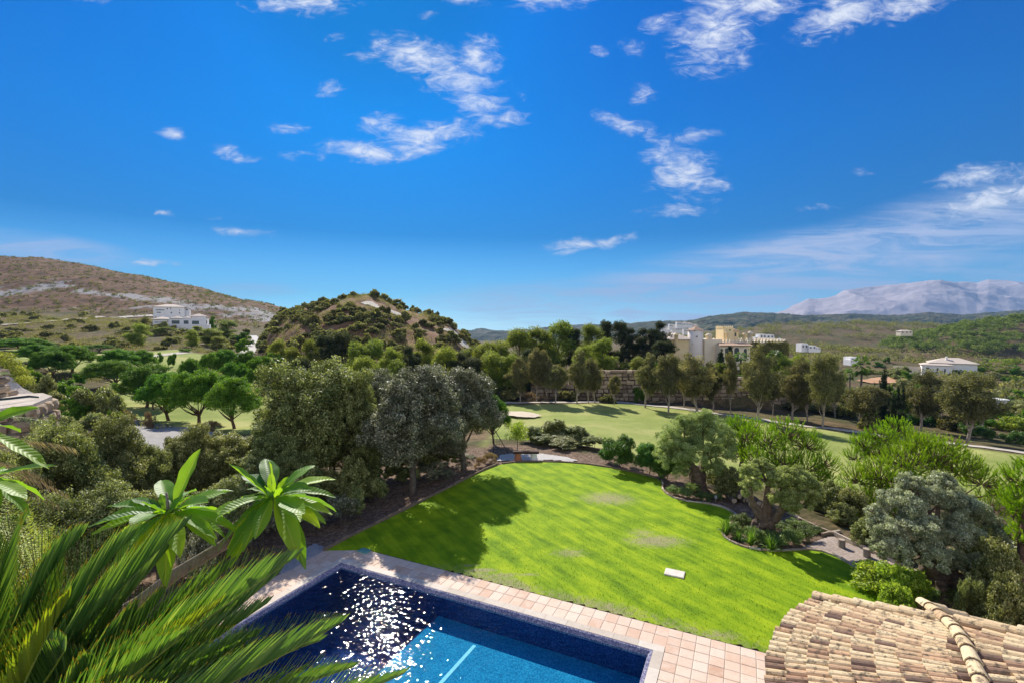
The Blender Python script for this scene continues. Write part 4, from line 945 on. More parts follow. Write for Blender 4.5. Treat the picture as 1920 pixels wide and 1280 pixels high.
def make_slender(key, seed, H, Wd, n, L, W, fol, bark, name='eucalyptus_tree', cat='tree', lo=0.30, K=22, lean=0.06, cone=0.5):
    """thin trunk, ragged crown of separate clumps with gaps"""
    rng = np.random.default_rng(seed)
    hz = rng.uniform(lo, 0.93, K); a = rng.uniform(0, 2*pi, K)
    env = np.sin(np.clip((hz-lo)/(1.02-lo), 0, 1)**(0.62+cone*.3)*pi*0.93+0.16)
    rr = env*Wd/2*rng.uniform(.25, .85, K)
    lx = rng.normal(0, lean*H, 2)
    c = np.stack([np.cos(a)*rr+lx[0]*hz, np.sin(a)*rr+lx[1]*hz, hz*H], 1); r = Wd*.165*rng.uniform(.7, 1.4, (K, 1))
    big = np.concatenate([c, r*np.array([[1, 1, 1.25]])], 1)
    big = np.concatenate([big, [[lx[0]*.95, lx[1]*.95, H*.93, Wd*.09, Wd*.09, Wd*.13]]])
    sb = subblobs(rng, big, 9, .42, 1.1)
    lv = foliage(rng, sb, n, L, W, up=-0.1 if 'euc' in name else .5, out=.5)
    tr = MB(); top = np.array([lx[0]*.9, lx[1]*.9, H*.88]); pth = limb([0, 0, -.4], top, rng, 12, 0, .035)
    tr.tube(pth, np.linspace(H*.019, H*.004, 12), 8)
    for b in big[:16]:
        i = int(np.clip(b[2]/H*12-2.5, 2, 9)); tr.tube(limb(pth[i], b[:3], rng, 6, .05), np.linspace(H*.0075, H*.002, 6), 5)
    proto(key, name, cat, tr, lv, bark, fol, H, Wd)
def make_bush(key, name, cat, seed, H, Wd, n, L, W, fol, K=9, up=.4, m=8):
    rng = np.random.default_rng(seed); a = rng.uniform(0, 2*pi, K); rr = np.sqrt(rng.uniform(0, 1, K))*Wd*.30
    r = Wd*rng.uniform(.17, .26, (K, 1)); zz = np.maximum(r[:, 0]*.3, H*rng.uniform(.18, .72, K)*(1-.35*rr/(Wd*.3)))
    big = np.concatenate([np.stack([np.cos(a)*rr, np.sin(a)*rr, zz], 1), r*np.array([[1, 1, H/Wd*.95]])], 1)
    sb = subblobs(rng, big, m, .40)
    lv = foliage(rng, sb, n, L, W, up)
    proto(key, name, cat, None, lv, None, fol, H, Wd)

# prototypes -----------------------------------------------------
for s in range(3): make_broad('oak', 'holm_oak', 'tree', 100+s, 7.5, 6.5, 34, 30, .24, 120000, .115, .062, FOL['oak'], BARK, lo=-.08, trunk_r=.17, stems=3)
for s in range(2): make_broad('greyoak', 'grey_leaved_tree', 'tree', 120+s, 8.5, 7, 38, 30, .235, 125000, .115, .066, FOL['greyoak'], BARK, lo=.03, trunk_r=.22, top_bias=.1)
for s in range(2): make_broad('undershrub', 'leafy_shrub', 'shrub', 130+s, 2.6, 3.2, 14, 20, .28, 26000, .10, .055, FOL['oak'], BARK, lo=-.05, trunk_r=.05, stems=4)
for s in range(2): make_broad('dryshrub', 'dusty_shrub', 'shrub', 135+s, 2.2, 2.6, 12, 16, .30, 16000, .07, .035, FOL['greyoak'], BARK, lo=-.05, trunk_r=.04, stems=4)
for s in range(2): make_broad('oleander', 'oleander_bush', 'bush', 140+s, 2.6, 2.6, 16, 8, .42, 14000, .17, .035, FOL['green'], BARK, lo=-.05, trunk_r=.03, stems=5, up=1.6)
for s in range(3): make_umbrella('pine', 150+s, 9.5, 9.5, 56000, .30, .09, lo=.25+.04*s, fork=3+s)
for s in range(2): make_umbrella('pinefar', 155+s, 9, 10, 9000, .48, .15, lo=.3)
for s in range(4): make_slender('euc', 160+s, 11, 6.5, 26000, .27, .10, FOL['euc'], BARKP, K=26+3*s, lo=.30+.03*s)
for s in range(3): make_slender('aleppo', 170+s, 11, 7, 24000, .32, .11, FOL['aleppo'], BARK, 'aleppo_pine', 'pine tree', lo=.06, K=38, lean=.02, cone=1)
for s in range(2): make_slender('darktree', 176+s, 11, 6, 20000, .30, .10, FOL['darkc'], BARK, 'dark_conifer', 'tree', lo=.06, K=34, lean=.02, cone=1.3)
for s in range(4): make_bush('hillbush', 'hillside_bush', 'bush', 180+s, 2.6, 3.4, 2600, .40, .20, FOL['brush'], 9)
for s in range(2): make_bush('greenbush', 'green_bush', 'bush', 186+s, 3, 3.6, 5200, .26, .12, FOL['pine'], 9)
for s in range(2): make_bush('olivebush', 'olive_green_bush', 'bush', 189+s, 3, 3.6, 6000, .22, .09, FOL['oak'], 10)
for s in range(2): make_bush('groundbush', 'low_shrub', 'shrub', 192+s, .7, 1.3, 7000, .055, .022, FOL['shrub'], 12)
make_bush('limebush', 'lime_green_bush', 'bush', 195, 1.0, 1.6, 11000, .075, .038, FOL['lime'], 16)
for s in range(2): make_bush('drybush', 'dry_bush', 'bush', 196+s, 2, 3, 3000, .22, .05, FOL['dry'], 8, up=1.2)
for s in range(2):
    rng = np.random.default_rng(198+s); z = rng.uniform(.04, .96, 34); big = np.stack([rng.normal(0, .05, 34), rng.normal(0, .05, 34), z*7, .42*np.sin(z**.75*pi*.93+.15)+.06, .42*np.sin(z**.75*pi*.93+.15)+.06, np.full(34, .38)], 1)
    lv = foliage(rng, big, 3600, .26, .10, 2.0, .5); tr = MB(); tr.tube([(0, 0, -.3), (0, 0, 3), (0, 0, 6)], [.10, .08, .03], 6)
    proto('cypress', 'cypress', 'cypress tree', tr, lv, BARK, FOL['cypress'], 7, 1.1)
def make_palm(key, seed, fan=True):
    rng = np.random.default_rng(seed); H = 8; tr = MB(); tr.tube(limb([0, 0, -.3], [rng.normal(0, .2), 0, 6.6], rng, 8, 0, .01), np.linspace(.26, .2, 8), 8)
    VV = []; FF = []; AA = []; n0 = 0
    c = np.array([0, 0, 6.7])
    for k in range(44):
        a = rng.uniform(0, 2*pi); el = radians(rng.uniform(-55, 78)); dead = el < radians(-32); d = np.array([cos(a)*cos(el), sin(a)*cos(el), sin(el)]); L = rng.uniform(.85, 1.2)
        q = c+d*L; sd = unit(np.cross(d, [0, 0, 1.]))
        m = 15; ang = np.linspace(-1.15, 1.15, m)
        for g in ang:
            t = unit(d*cos(g)+sd*sin(g)+[0, 0, -.25*abs(g)]); tip = q+t*.95+[0, 0, -.22]; w = unit(np.cross(t, d+[0, 0, 1e-3]+sd*.3))*.05; mid = q+t*.5
            VV += [q, mid+w, tip, mid-w]; FF.append([n0, n0+1, n0+2, n0+3]); n0 += 4; AA += [0.0 if dead else rng.uniform(.3, 1)]*4
    proto(key, 'fan_palm', 'palm tree', tr, (np.array(VV), np.array(FF), np.array(AA)), BARK, FOL['palm'], H, 3.9)
make_palm('palm', 201)
# ------------------------------------------------------------------ planting
ORD = ['first', 'second', 'third', 'fourth', 'fifth', 'sixth', 'seventh', 'eighth', 'ninth', 'tenth', 'eleventh', 'twelfth', 'thirteenth', 'fourteenth', 'fifteenth', 'sixteenth', 'seventeenth', 'eighteenth', 'nineteenth', 'twentieth']
# left golf course: umbrella pines
G = 'umbrella pines on the left fairway'
for k, (px, base, D, top, w, lab) in enumerate([
    (37, None, 140, 632, 86, 'wide umbrella pine at the far left end of the golf course'),
    (-30, None, 145, 634, 80, 'umbrella pine cut off by the left edge behind the stone terrace'),
    (131, None, 112, 644, 72, 'umbrella pine with a clear bare trunk on the pale far green'),
    (95, None, 104, 652, 62, 'dense rounded pine in front of the wide clear-trunked pine'),
    (70, None, 118, 645, 60, 'low pine crown joining the dense rounded pine from behind'),
    (183, None, 150, 645, 44, 'small dark umbrella pine beyond the pale far green'),
    (226, None, 118, 650, 66, 'umbrella pine beside the far green, bright top, left of its twin'),
    (262, None, 122, 655, 48, 'umbrella pine beside the far green, right twin with lower crown'),
    (208, None, 98, 672, 80, 'flat dark pine crown left of the leaning pines'),
    (270, 763, None, 676, 92, 'broad dark pine leaning left at the back of the fairway group'),
    (283, 767, None, 705, 52, 'slim pine half hidden between the larger fairway pines'),
    (314, 788, None, 694, 92, 'large pine with a forked trunk left of the tallest pine'),
    (368, 795, None, 684, 98, 'tallest pine with a thick straight trunk on the left fairway'),
    (437, 803, None, 704, 92, 'pine with a slanting split trunk, nearest the grey green trees')]):
    put('pine', px, base, D, top, w*1.15, lab, G, var=k)
G = 'umbrella pines by the pale road'
for k, (px, D, top, w, lab) in enumerate([
    (353, 108, 667, 44, 'dark low umbrella pine at the left end of the pines below the road'), (392, 118, 660, 46, 'second umbrella pine from the left below the pale road'),
    (418, 122, 652, 52, 'umbrella pine directly below the foot of the pale road'), (440, 100, 674, 56, 'nearer umbrella pine with visible stems over the dirt'),
    (462, 112, 656, 56, 'umbrella pine right of the road foot, bright round top'), (490, 106, 664, 54, 'umbrella pine touching the tall grey green tree'),
    (478, 96, 684, 40, 'small umbrella pine standing lowest beside the tall grey green tree'), (512, 116, 660, 46, 'last umbrella pine half behind the tall grey green tree')]):
    put('pine', px, None, D, top, w, lab, G, var=k)
G = 'small round trees on the far green'
for px, D, top, w, lab in [(170, 128, 664, 14, 'small pale tree on the far green, leftmost of four'), (187, 134, 660, 13, 'small pale tree beside the dark umbrella pine'), (298, 140, 656, 13, 'small round tree by the cart path, left of a slightly bigger one'), (321, 136, 650, 17, 'small round tree casting shade on the cart path')]:
    put('greenbush', px, None, D, top, w, lab, G, name='small_tree')
# shrubs left of the fairway
for k, (kd, px, D, top, w, lab) in enumerate([
    ('olivebush', 180, 62, 700, 74, 'big grey green bush at the left edge of the fairway'), ('olivebush', 205, 60, 712, 46, 'pale rounded bush leaning against the big grey green bush'),
    ('olivebush', 77, 78, 684, 44, 'dark round bush above the stone ramp, left of the dense pine'), ('olivebush', 36, 84, 672, 50, 'grey bush behind the top of the stone ramp'),
    ('greenbush', 120, 84, 694, 60, 'rounded grey green bush below the dense rounded pine'), ('greenbush', 62, 92, 668, 40, 'green bush at the foot of the wide umbrella pine'),
    ('greenbush', 150, 72, 712, 60, 'green spreading bush right of the stone ramp'), ('olivebush', 95, 66, 722, 64, 'pale green bush just right of the stone ramp'),
    ('olivebush', 62, 62, 735, 50, 'grey bush touching the stone ramp'), ('greenbush', 130, 60, 738, 56, 'dark bush between the ramp and the big grey green bush'),
    ('greenbush', 210, 58, 752, 34, 'bright green ball shaped bush beside the pale lot'), ('olivebush', 170, 54, 760, 60, 'low pale bush in front of the big grey green bush'),
    ('olivebush', 128, 52, 765, 60, 'low grey bush in front of the stone ramp corner'), ('drybush', 235, 60, 752, 34, 'dry twiggy bush in the pine shadow'), ('drybush', 275, 60, 764, 26, 'small dry bush under the slim pine'),
    ('greenbush', 145, 100, 690, 26, 'little green bush at the left end of the far green'), ('drybush', 395, 60, 778, 40, 'brown dry bush between the tallest pine and the slanting pine')]):
    put(kd, px, None, D, top, w, lab, 'bushes beside the left fairway')
# hillside below the white houses
G = 'pines below the white houses'
L_ = [(233, 620, 30), (247, 628, 26), (260, 608, 34), (277, 612, 26), (307, 614, 36), (220, 635, 24), (330, 632, 22), (360, 620, 26), (378, 622, 34), (397, 618, 40), (412, 632, 30), (427, 602, 36), (440, 628, 26), (372, 612, 22), (204, 640, 26)]
for i, (px, top, w) in enumerate(sorted(L_)):
    put('aleppo', px, None, 190+25*((i*7) % 4)*.8, top, w*1.2, 'rounded pine on the slope below the white houses, %s from the left' % ORD[i], G)
for px, D, top, w, lab in [(460, 215, 618, 34, 'bright green spreading tree at the bend of the pale road'), (345, 175, 650, 26, 'light green bush above the cart path'), (452, 185, 630, 26, 'round green bush just left of the pale road'), (400, 300, 588, 14, 'green tree right of the lower white house'), (448, 205, 640, 22, 'low round bush beside the foot of the pale road')]:
    put('greenbush', px, None, D, top, w, lab, 'green bushes near the pale road')
# scattered brush on the slope and hills
def scatter(key, n, pxr, Dr, hr, wr, label, group, test, seed, name=None, sink=.3):
    rng = np.random.default_rng(seed); k = 0; tries = 0
    while k < n and tries < n*30:
        tries += 1
        u = (rng.uniform(*pxr)-960)/F; D = rng.uniform(*Dr); x = u*D
        if not test(x, D, rng): continue
        h = rng.uniform(*hr)*rng.uniform(.7, 1.1); w = rng.uniform(*wr)
        plant_at(key, x, D, h, w, label, group, sink=sink, name=name, wy=w*rng.uniform(.75, 1.2)); k += 1
_ck = []
def offroad(x, y):
    if not _ck:
        X, Y = (lambda a, b: (a*b, b))(*np.meshgrid(_cu, _cd)); k = np.zeros(X.shape)
        for r in KEEP: k = np.maximum(k, polydist(X, Y, r) < 2.0)
        _ck.append(k)
    return gfast(x, y, _cf) < .1 and gfast(x, y, _ck[0]) < .5
KEEP = []
def on_mid(x, y, rng):
    return H_MID(x, y) > zprof(np.array([x/y]), np.array([y]))[0]+.5 and offroad(x, y) and vnoise(x/14, y/14, 5)+rng.uniform(-.3, .3) > .42
def on_slope(x, y, rng):
    return H_MID(x, y) < zprof(np.array([x/y]), np.array([y]))[0] and offroad(x, y) and vnoise(x/16, y/16, 6)+rng.uniform(-.3, .3) > .42
# roads and paths
def rib_poly(pts, w):
    g = np.array([GP(*p)[:2] for p in pts]); T = np.gradient(g, axis=0); T = T/np.linalg.norm(T, axis=1)[:, None]; N_ = np.stack([-T[:, 1], T[:, 0]], 1)*w/2
    return np.concatenate([g+N_, (g-N_)[::-1]])
RD = [(458, 672), (462, 662), (470, 652), (477, 643), (481, 635), (474, 629)]
ribbon('road', RD, [5.5, 5, 4.5, 4, 4], M_ROAD, 0.12)
ribbon('hill_track', [(688, 566), (697, 573), (712, 579), (735, 587), (752, 591), (770, 594)], [5, 6, 6, 5, 3], M_DIRT if False else M_PATH, 0.35, edge=.4)
ribbon('hill_track', [(846, 629), (856, 634), (866, 640), (880, 644)], [9, 11, 10], M_PATH, 0.35, edge=.2)
ribbon('hill_track', [(0, 611), (60, 606), (110, 602), (160, 598), (230, 595), (290, 592)], [5, 5, 5, 6, 8], M_PATH, 0.4, edge=.4)
ribbon('cart_path', [(262, 670), (300, 666), (328, 663), (352, 660)], [4, 4, 4, 4], M_PATH, 0.10)
ribbon('cart_path', [(-20, 658), (30, 659), (68, 660)], 3, M_PATH, 0.10)
ribbon('cart_path', [(905, 756), (960, 755), (1020, 754), (1080, 754), (1130, 753), (1180, 756), (1240, 762), (1300, 769), (1350, 776), (1400, 783), (1450, 790), (1500, 797), (1560, 803), (1620, 812), (1700, 823), (1760, 829), (1830, 837), (1900, 846), (2000, 860)], 2.4, M_PATH, 0.10, edge=.3, n=300)
for r in (RD, [(846, 629), (866, 640)], [(688, 566), (712, 579), (752, 591)]): KEEP.append(rib_poly(r, 6))
scatter('hillbush', 280, (478, 905), (112, 240), (2.6, 5.2), (3.0, 6.6), 'rounded olive green bush on the slope of the middle hill', 'bushes on the middle hill', on_mid, 21)
scatter('hillbush', 120, (-40, 470), (150, 330), (2.2, 5.0), (3, 7), 'low brush bush on the slope below the white houses', 'brush on the left slope', on_slope, 22, name='slope_bush')
G = 'trees along the foot of the middle hill'
L_ = [(520, 640, 34, 'aleppo', 120), (548, 655, 40, 'aleppo', 105), (585, 640, 36, 'aleppo', 112), (612, 630, 44, 'darktree', 110), (640, 626, 40, 'darktree', 112), (668, 646, 40, 'aleppo', 104), (700, 642, 46, 'aleppo', 106), (735, 655, 40, 'aleppo', 100), (766, 650, 44, 'darktree', 100), (795, 640, 44, 'aleppo', 104), (835, 655, 52, 'aleppo', 96), (862, 662, 44, 'darktree', 95), (680, 672, 50, 'aleppo', 90), (745, 678, 44, 'aleppo', 88), (560, 672, 44, 'darktree', 90)]
for i, (px, top, w, kd, D) in enumerate(sorted(L_)):
    put(kd, px, None, D, top, w*1.3, '%s tree at the foot of the middle hill, %s from the left' % ('dark' if kd == 'darktree' else 'olive green', ORD[i]), G)
for px, D, top, w, lab in [(617, 232, 557, 17, 'round tree alone on the left skyline of the middle hill'), (597, 232, 567, 13, 'small pointed tree left of the lone round tree on the skyline'), (737, 236, 556, 40, 'spreading tree on the crest right of the hill path'), (842, 232, 603, 30, 'green tree at the lower right shoulder of the middle hill'), (682, 238, 552, 14, 'tiny shrub on the very top of the middle hill'),
                          (525, 640, 572, 14, 'leftmost of the two far skyline trees in the saddle'), (540, 640, 576, 12, 'rightmost of the two far skyline trees in the saddle'), (538, 240, 580, 22, 'dark tree where the two hills meet'), (508, 235, 606, 22, 'dark bush at the left end of the middle hill'), (510, 640, 571, 16, 'far tree clump at the end of the brown hill'), (489, 190, 630, 22, 'bush on the road side foot of the middle hill, lowest of three'), (498, 205, 617, 20, 'bush on the road side foot of the middle hill, middle of three'), (520, 215, 600, 26, 'bush on the left flank of the middle hill, highest of three')]:
    put('olivebush', px, None, D, top, w, lab, 'skyline trees', name='round_tree')
# belt of trees behind the fairway
G = 'pines behind the fairway'
L_ = [(880, 655, 50, 'aleppo', 112), (905, 645, 48, 'aleppo', 108), (933, 644, 52, 'aleppo', 110), (972, 622, 54, 'aleppo', 118), (1010, 618, 50, 'aleppo', 120), (1046, 606, 56, 'aleppo', 122), (1078, 617, 34, 'darktree', 122), (1113, 611, 46, 'aleppo', 124), (1131, 637, 40, 'aleppo', 108), (1138, 603, 30, 'darktree', 128), (1164, 604, 32, 'darktree', 128), (1186, 616, 28, 'darktree', 126), (1210, 617, 34, 'darktree', 122), (1236, 604, 38, 'darktree', 120), (1244, 640, 40, 'darktree', 112), (950, 668, 44, 'aleppo', 98), (890, 672, 44, 'darktree', 96), (918, 662, 48, 'aleppo', 98), (990, 655, 48, 'darktree', 104), (1095, 650, 34, 'aleppo', 108)]
for i, (px, top, w, kd, D) in enumerate(sorted(L_)):
    put(kd, px, None, D, top, w*1.4, '%s in the belt behind the fairway, %s from the left' % ('dark conifer' if kd == 'darktree' else 'yellow green pine', ORD[i]), G)
G = 'slender trees along the cart path'
L_ = [(975, 752, 660, 40), (1006, 752, 645, 42), (1026, 752, 652, 34), (1042, 757, 676, 40), (1082, 757, 645, 42), (1104, 756, 668, 32), (1117, 756, 666, 36), (1152, 759, 696, 22), (1211, 764, 652, 50), (1255, 774, 655, 54), (1311, 773, 656, 76), (1284, 764, 664, 44), (1340, 770, 668, 44), (1372, 774, 652, 26), (1421, 790, 640, 62), (1452, 778, 690, 40), (1488, 788, 665, 60), (1546, 802, 651, 60), (1570, 782, 666, 38), (1612, 803, 712, 66)]
lab0 = {1152: 'smallest slender tree, a thin pole trunk with a little tuft crown', 1311: 'widest dark crowned tree in front of the villa tower', 1612: 'low tree with a trunk leaning right near the tall cypress'}
for i, (px, base, top, w) in enumerate(L_):
    put('euc', px, base, None, top, w*1.12, lab0.get(px, 'slender olive green tree by the cart path, %s from the left' % ORD[i]), G, var=i)
for px, base, top, w, lab in [(1733, 808, 684, 78, 'tall crooked tree right of the small cypresses'), (1820, 830, 687, 104, 'big spreading tree with a pale forked trunk at the right'), (1518, 790, 662, 44, 'dark tree behind the one with the forked base'), (1770, 800, 705, 50, 'shorter tree between the crooked tree and the big spreading tree'), (1850, 812, 716, 44, 'tree partly behind the big spreading tree')]:
    put('euc', px, base, None, top, w, lab, G)
for px, D, top, w, lab in [(1660, 84, 678, 11, 'tall dark cypress, highest of the cypresses'), (1670, 82, 722, 9, 'short cypress right beside the tall one'), (1678, 80, 728, 10, 'short cypress, second after the tall one'), (1687, 80, 724, 10, 'short cypress, third after the tall one'), (1696, 79, 722, 10, 'short cypress, last on the right of the little row'), (1653, 86, 706, 8, 'slim cypress just left of the tall one'), (1352, 105, 650, 12, 'dark cypress before the arched villa window'), (1369, 108, 648, 16, 'broad cypress in the middle of the villa front'), (1641, 86, 712, 7, 'thin cypress standing farthest left of the cypress row')]:
    put('cypress', px, None, D, top, w*1.2, lab, 'cypresses')
for px, D, top, w, lab in [(1454, 105, 658, 34, 'bright fan palm in front of the creeper covered villa wall'), (1616, 100, 668, 30, 'fan palm with brown dead skirt above the dirt lot'), (1390, 108, 661, 26, 'small fan palm under the arched villa window'), (1594, 108, 690, 18, 'thin palm left of the one with the brown skirt')]:
    put('palm', px, None, D, top, w*1.1, lab, 'fan palms')
L_ = [(1196, 670, 34), (1228, 668, 40), (1262, 672, 36), (1292, 674, 34), (1325, 676, 38), (1352, 680, 30), (1405, 678, 40), (1432, 676, 40), (1476, 672, 44), (1506, 668, 44), (1530, 672, 40)]
for i, (px, top, w) in enumerate(L_): put(('aleppo', 'greenbush', 'aleppo')[i % 3], px, None, 103+i % 4, top, w*1.2, 'bushy green tree between the stone wall and the villa, %s from the left' % ORD[i], 'trees on top of the stone wall', name='bushy_tree')
# undergrowth behind the path
G = 'undergrowth behind the cart path'
rng = np.random.default_rng(31)
LS = [('drybush', 995, 94, 726, 40, 'dry brown bush under the pines, left'), ('drybush', 1018, 93, 735, 30, 'dry brown bush beside the first slender trunk'), ('hillbush', 960, 95, 725, 50, 'shaded bush at the left end of the belt'), ('hillbush', 1065, 95, 720, 46, 'shaded bush between two slender trunks'), ('greenbush', 1100, 103, 688, 34, 'bright bush above the left end of the stone wall'),
      ('hillbush', 1140, 92, 735, 34, 'dusty bush before the stone wall'), ('greenbush', 1200, 96, 712, 26, 'creeper bush hanging down the stone wall'), ('hillbush', 1590, 92, 742, 44, 'bush by the pale clearing'), ('greenbush', 1380, 104, 700, 60, 'leafy bush above the stone wall under the villa'), ('greenbush', 1440, 102, 706, 60, 'leafy bush above the right part of the stone wall'),
      ('hillbush', 1500, 96, 740, 56, 'shaded bush right of the stone wall'), ('hillbush', 1545, 95, 745, 56, 'shaded bush left of the pale clearing'), ('hillbush', 1640, 78, 760, 50, 'dark bush below the cypresses'), ('hillbush', 1600, 105, 722, 50, 'brush beyond the pale clearing'), ('greenbush', 1700, 100, 722, 60, 'green bush behind the small cypresses'), ('greenbush', 1660, 110, 715, 44, 'green bush left of the crooked tree'),
      ('greenbush', 1870, 95, 752, 60, 'round green bush below the little flat roofed hut'), ('limebush', 1905, 88, 775, 60, 'yellow green bush at the right edge above the hedge'), ('greenbush', 1835, 90, 772, 60, 'green bush right of the pale forked trunk'), ('hillbush', 1800, 84, 770, 60, 'dark bush behind the big spreading tree'), ('hillbush', 1740, 90, 758, 60, 'dark bush behind the crooked tree'), ('greenbush', 1945, 92, 740, 60, 'dark green bush cut off by the right edge')]
for kd, px, D, top, w, lab in LS: put(kd, px, None, D, top, w, lab, G)
def hedge(name, pts, h, wd, fol, label, n, L=.2, W=.1, seed=3, hv=.15, group=None):
    rng = np.random.default_rng(seed); g = np.array([p if len(p) == 3 else GP(*p) for p in pts]); d = np.concatenate([[0], np.cumsum(np.linalg.norm(np.diff(g[:, :2], axis=0), axis=1))]); K = int(d[-1]/.55)
    s = rng.uniform(0, d[-1], K*3); x = np.interp(s, d, g[:, 0])+rng.normal(0, wd*.22, K*3); y = np.interp(s, d, g[:, 1])+rng.normal(0, wd*.22, K*3)
    z = ground(x, y)+rng.uniform(.1, 1-hv, K*3)*h; b = np.stack([x, y, z, np.full(K*3, .42), np.full(K*3, .42), np.full(K*3, h*.2)], 1)
    V, Fq, A = foliage(rng, b, n, L, W, .6)
    return tag(mk(name, V, Fq, fol, attrs={'v': A}), label, 'hedge', group)
hedge('hedge', [(1100, 690), (1130, 692), (1170, 694), (1195, 695)], 2.2, 2.5, FOL['aleppo'], 'pale green hedge growing on top of the stone wall', 9000, .30, .10)
hedge('hedge', [(1805, 812), (1850, 822), (1900, 830), (1990, 842)], 1.9, 1.4, FOL['green'], 'clipped dark green hedge beside the cart path at the right edge', 14000)
hedge('hedge', [(1590, 778), (1650, 788), (1700, 793), (1760, 800)], 1.8, 2.2, FOL['green'], 'long dark creeper hedge below the cypresses', 12000)
hedge('hedge', [(1480, 766), (1530, 772), (1580, 778)], 1.5, 2.0, FOL['oak'], 'dusty hedge between the stone wall and the creeper hedge', 6000)
for i, (a, b, z) in enumerate([((1740, 702), (1990, 716), 1), ((1750, 692), (1990, 703), 1), ((1770, 684), (1990, 692), 1), ((1790, 677), (1990, 683), 1)]):
    hedge('hedge', [a, ((a[0]+b[0])/2, (a[1]+b[1])/2), b], 2.4, 6, FOL['aleppo'], 'terraced green hedge strip on the far right slope, %s from the bottom' % ORD[i], 5000, .8, .4, 40+i)
def in_valley(x, y, rng):
    px = 960+F*x/y; return not (1735 < px < 1830 and y < 262 and y > 150) and not (1590 < px < 1720 and 90 < y < 200 and rng.random() < .8) and (px > 1500 or y > 160)
scatter('olivebush', 45, (1490, 1960), (105, 330), (3.0, 6.5), (4, 8), 'rounded olive green tree in the valley between the slender tree row and the wooded slope', 'valley trees', in_valley, 25, name='valley_tree')
scatter('greenbush', 30, (1490, 1960), (105, 330), (3.0, 6.0), (4, 8), 'darker green tree in the valley between the slender tree row and the wooded slope', 'darker valley trees', in_valley, 26, name='valley_tree')
for k, (px, D, h, w) in enumerate([(1990, 16, 2.2, 3.4), (2040, 19, 3.0, 4.2), (2080, 24, 3.2, 4.6), (2010, 27, 3.0, 4.5), (1985, 33, 3.4, 4.8), (2120, 32, 3.6, 5.4), (2060, 38, 3.4, 5.0)]):
    plant_at('olivebush', (px-960)/F*D, D, h, w, 'shrub on the bank beyond the right edge of the garden', 'bank shrubs')
# wooded slope on the right: one mass of pines
def pine_wood():
    rng = np.random.default_rng(77); VV = []; FF = []; AA = []; n0 = 0; k = 0; C = []
    for _ in range(9000):
        if k >= 900: break
        u = (rng.uniform(1480, 2300)-960)/F; D = rng.uniform(330, 575); x = u*D
        hp = H_PINE(x, D); hb = zprof(np.array([u]), np.array([D]))[0]
        if hp < hb+1.0: continue
        if vnoise(x/22, D/22, 9) < .22: continue
        k += 1; z = float(gfast(x, D)); r = rng.uniform(3.4, 6.2); h = rng.uniform(3.5, 9)
        C.append((x, D, z+h, r, r, r*.72, rng.uniform(-.2, .2)))
    C = np.array(C); sb = subblobs(rng, C[:, :6], 9, .36)
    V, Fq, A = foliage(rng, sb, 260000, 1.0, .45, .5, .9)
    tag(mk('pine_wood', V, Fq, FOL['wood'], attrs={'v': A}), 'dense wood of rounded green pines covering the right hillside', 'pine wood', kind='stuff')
pine_wood()
def far_wood():
    rng = np.random.default_rng(78); C = []
    for _ in range(50000):
        if len(C) > 2600: break
        px = rng.uniform(1240, 2100); D = rng.uniform(105 if px > 1740 else 230, 1350); u = (px-960)/F; x = u*D
        if H_PINE(x, D) > zprof(np.array([u]), np.array([D]))[0]: continue
        if vnoise(x/60, D/60, 19) < .52 or (1560 < px < 1720 and D < 330): continue
        z = float(gfast(x, D)); r = rng.uniform(1.6, 4.2)*(.5+D/600); C.append((x, D, z+r*.4, r, r, r*.8))
    sb = subblobs(rng, np.array(C), 4, .5); V, Fq, A = foliage(rng, sb, 240000, 1.3, .6, .5, .9)
    tag(mk('valley_brush', V, Fq, FOL['brush'], attrs={'v': A}), 'scattered trees and brush filling the valley behind the villa', 'brush', kind='stuff')
far_wood()
def small_brush():
    rng = np.random.default_rng(79); C = []
    for _ in range(60000):
        if len(C) > 8000: break
        px = rng.uniform(-80, 920); D = rng.uniform(60, 320); u = (px-960)/F; x = u*D
        if gfast(x, D, _cf) > .05 or vnoise(x/9, D/9, 29) < .42 or not offroad(x, D): continue
        if 430 < px < 500 and D > 100: continue
        z = float(gfast(x, D)); r = rng.uniform(.35, 1.1)*(1+D/300); C.append((x, D, z+r*.2, r, r, r*.7))
    V, Fq, A = foliage(rng, np.array(C), 340000, .34, .17, .5, .9)
    tag(mk('scrub', V, Fq, FOL['brush'], attrs={'v': A}), 'low dry scrub scattered over the slopes left of the fairway', 'scrub', kind='stuff')
    C = []
    for _ in range(20000):
        if len(C) > 2600: break
        px = rng.uniform(-60, 560); D = rng.uniform(330, 720); u = (px-960)/F; x = u*D
        if H_LEFT(x, D) < zprof(np.array([u]), np.array([D]))[0]+1: continue
        z = float(gfast(x, D)); r = rng.uniform(.8, 2.1); C.append((x, D, z+r*.2, r, r, r*.6))
    V, Fq, A = foliage(rng, np.array(C), 60000, 1.0, .5, .5, .9)
    tag(mk('heath', V, Fq, FOL['brush'], attrs={'v': A}), 'dark heath bushes dotted over the big brown hill', 'heath', kind='stuff')
small_brush()
patch = gpoly([(925, 776), (945, 772), (975, 773), (1000, 777), (1017, 781), (1000, 785), (970, 785), (945, 781)])
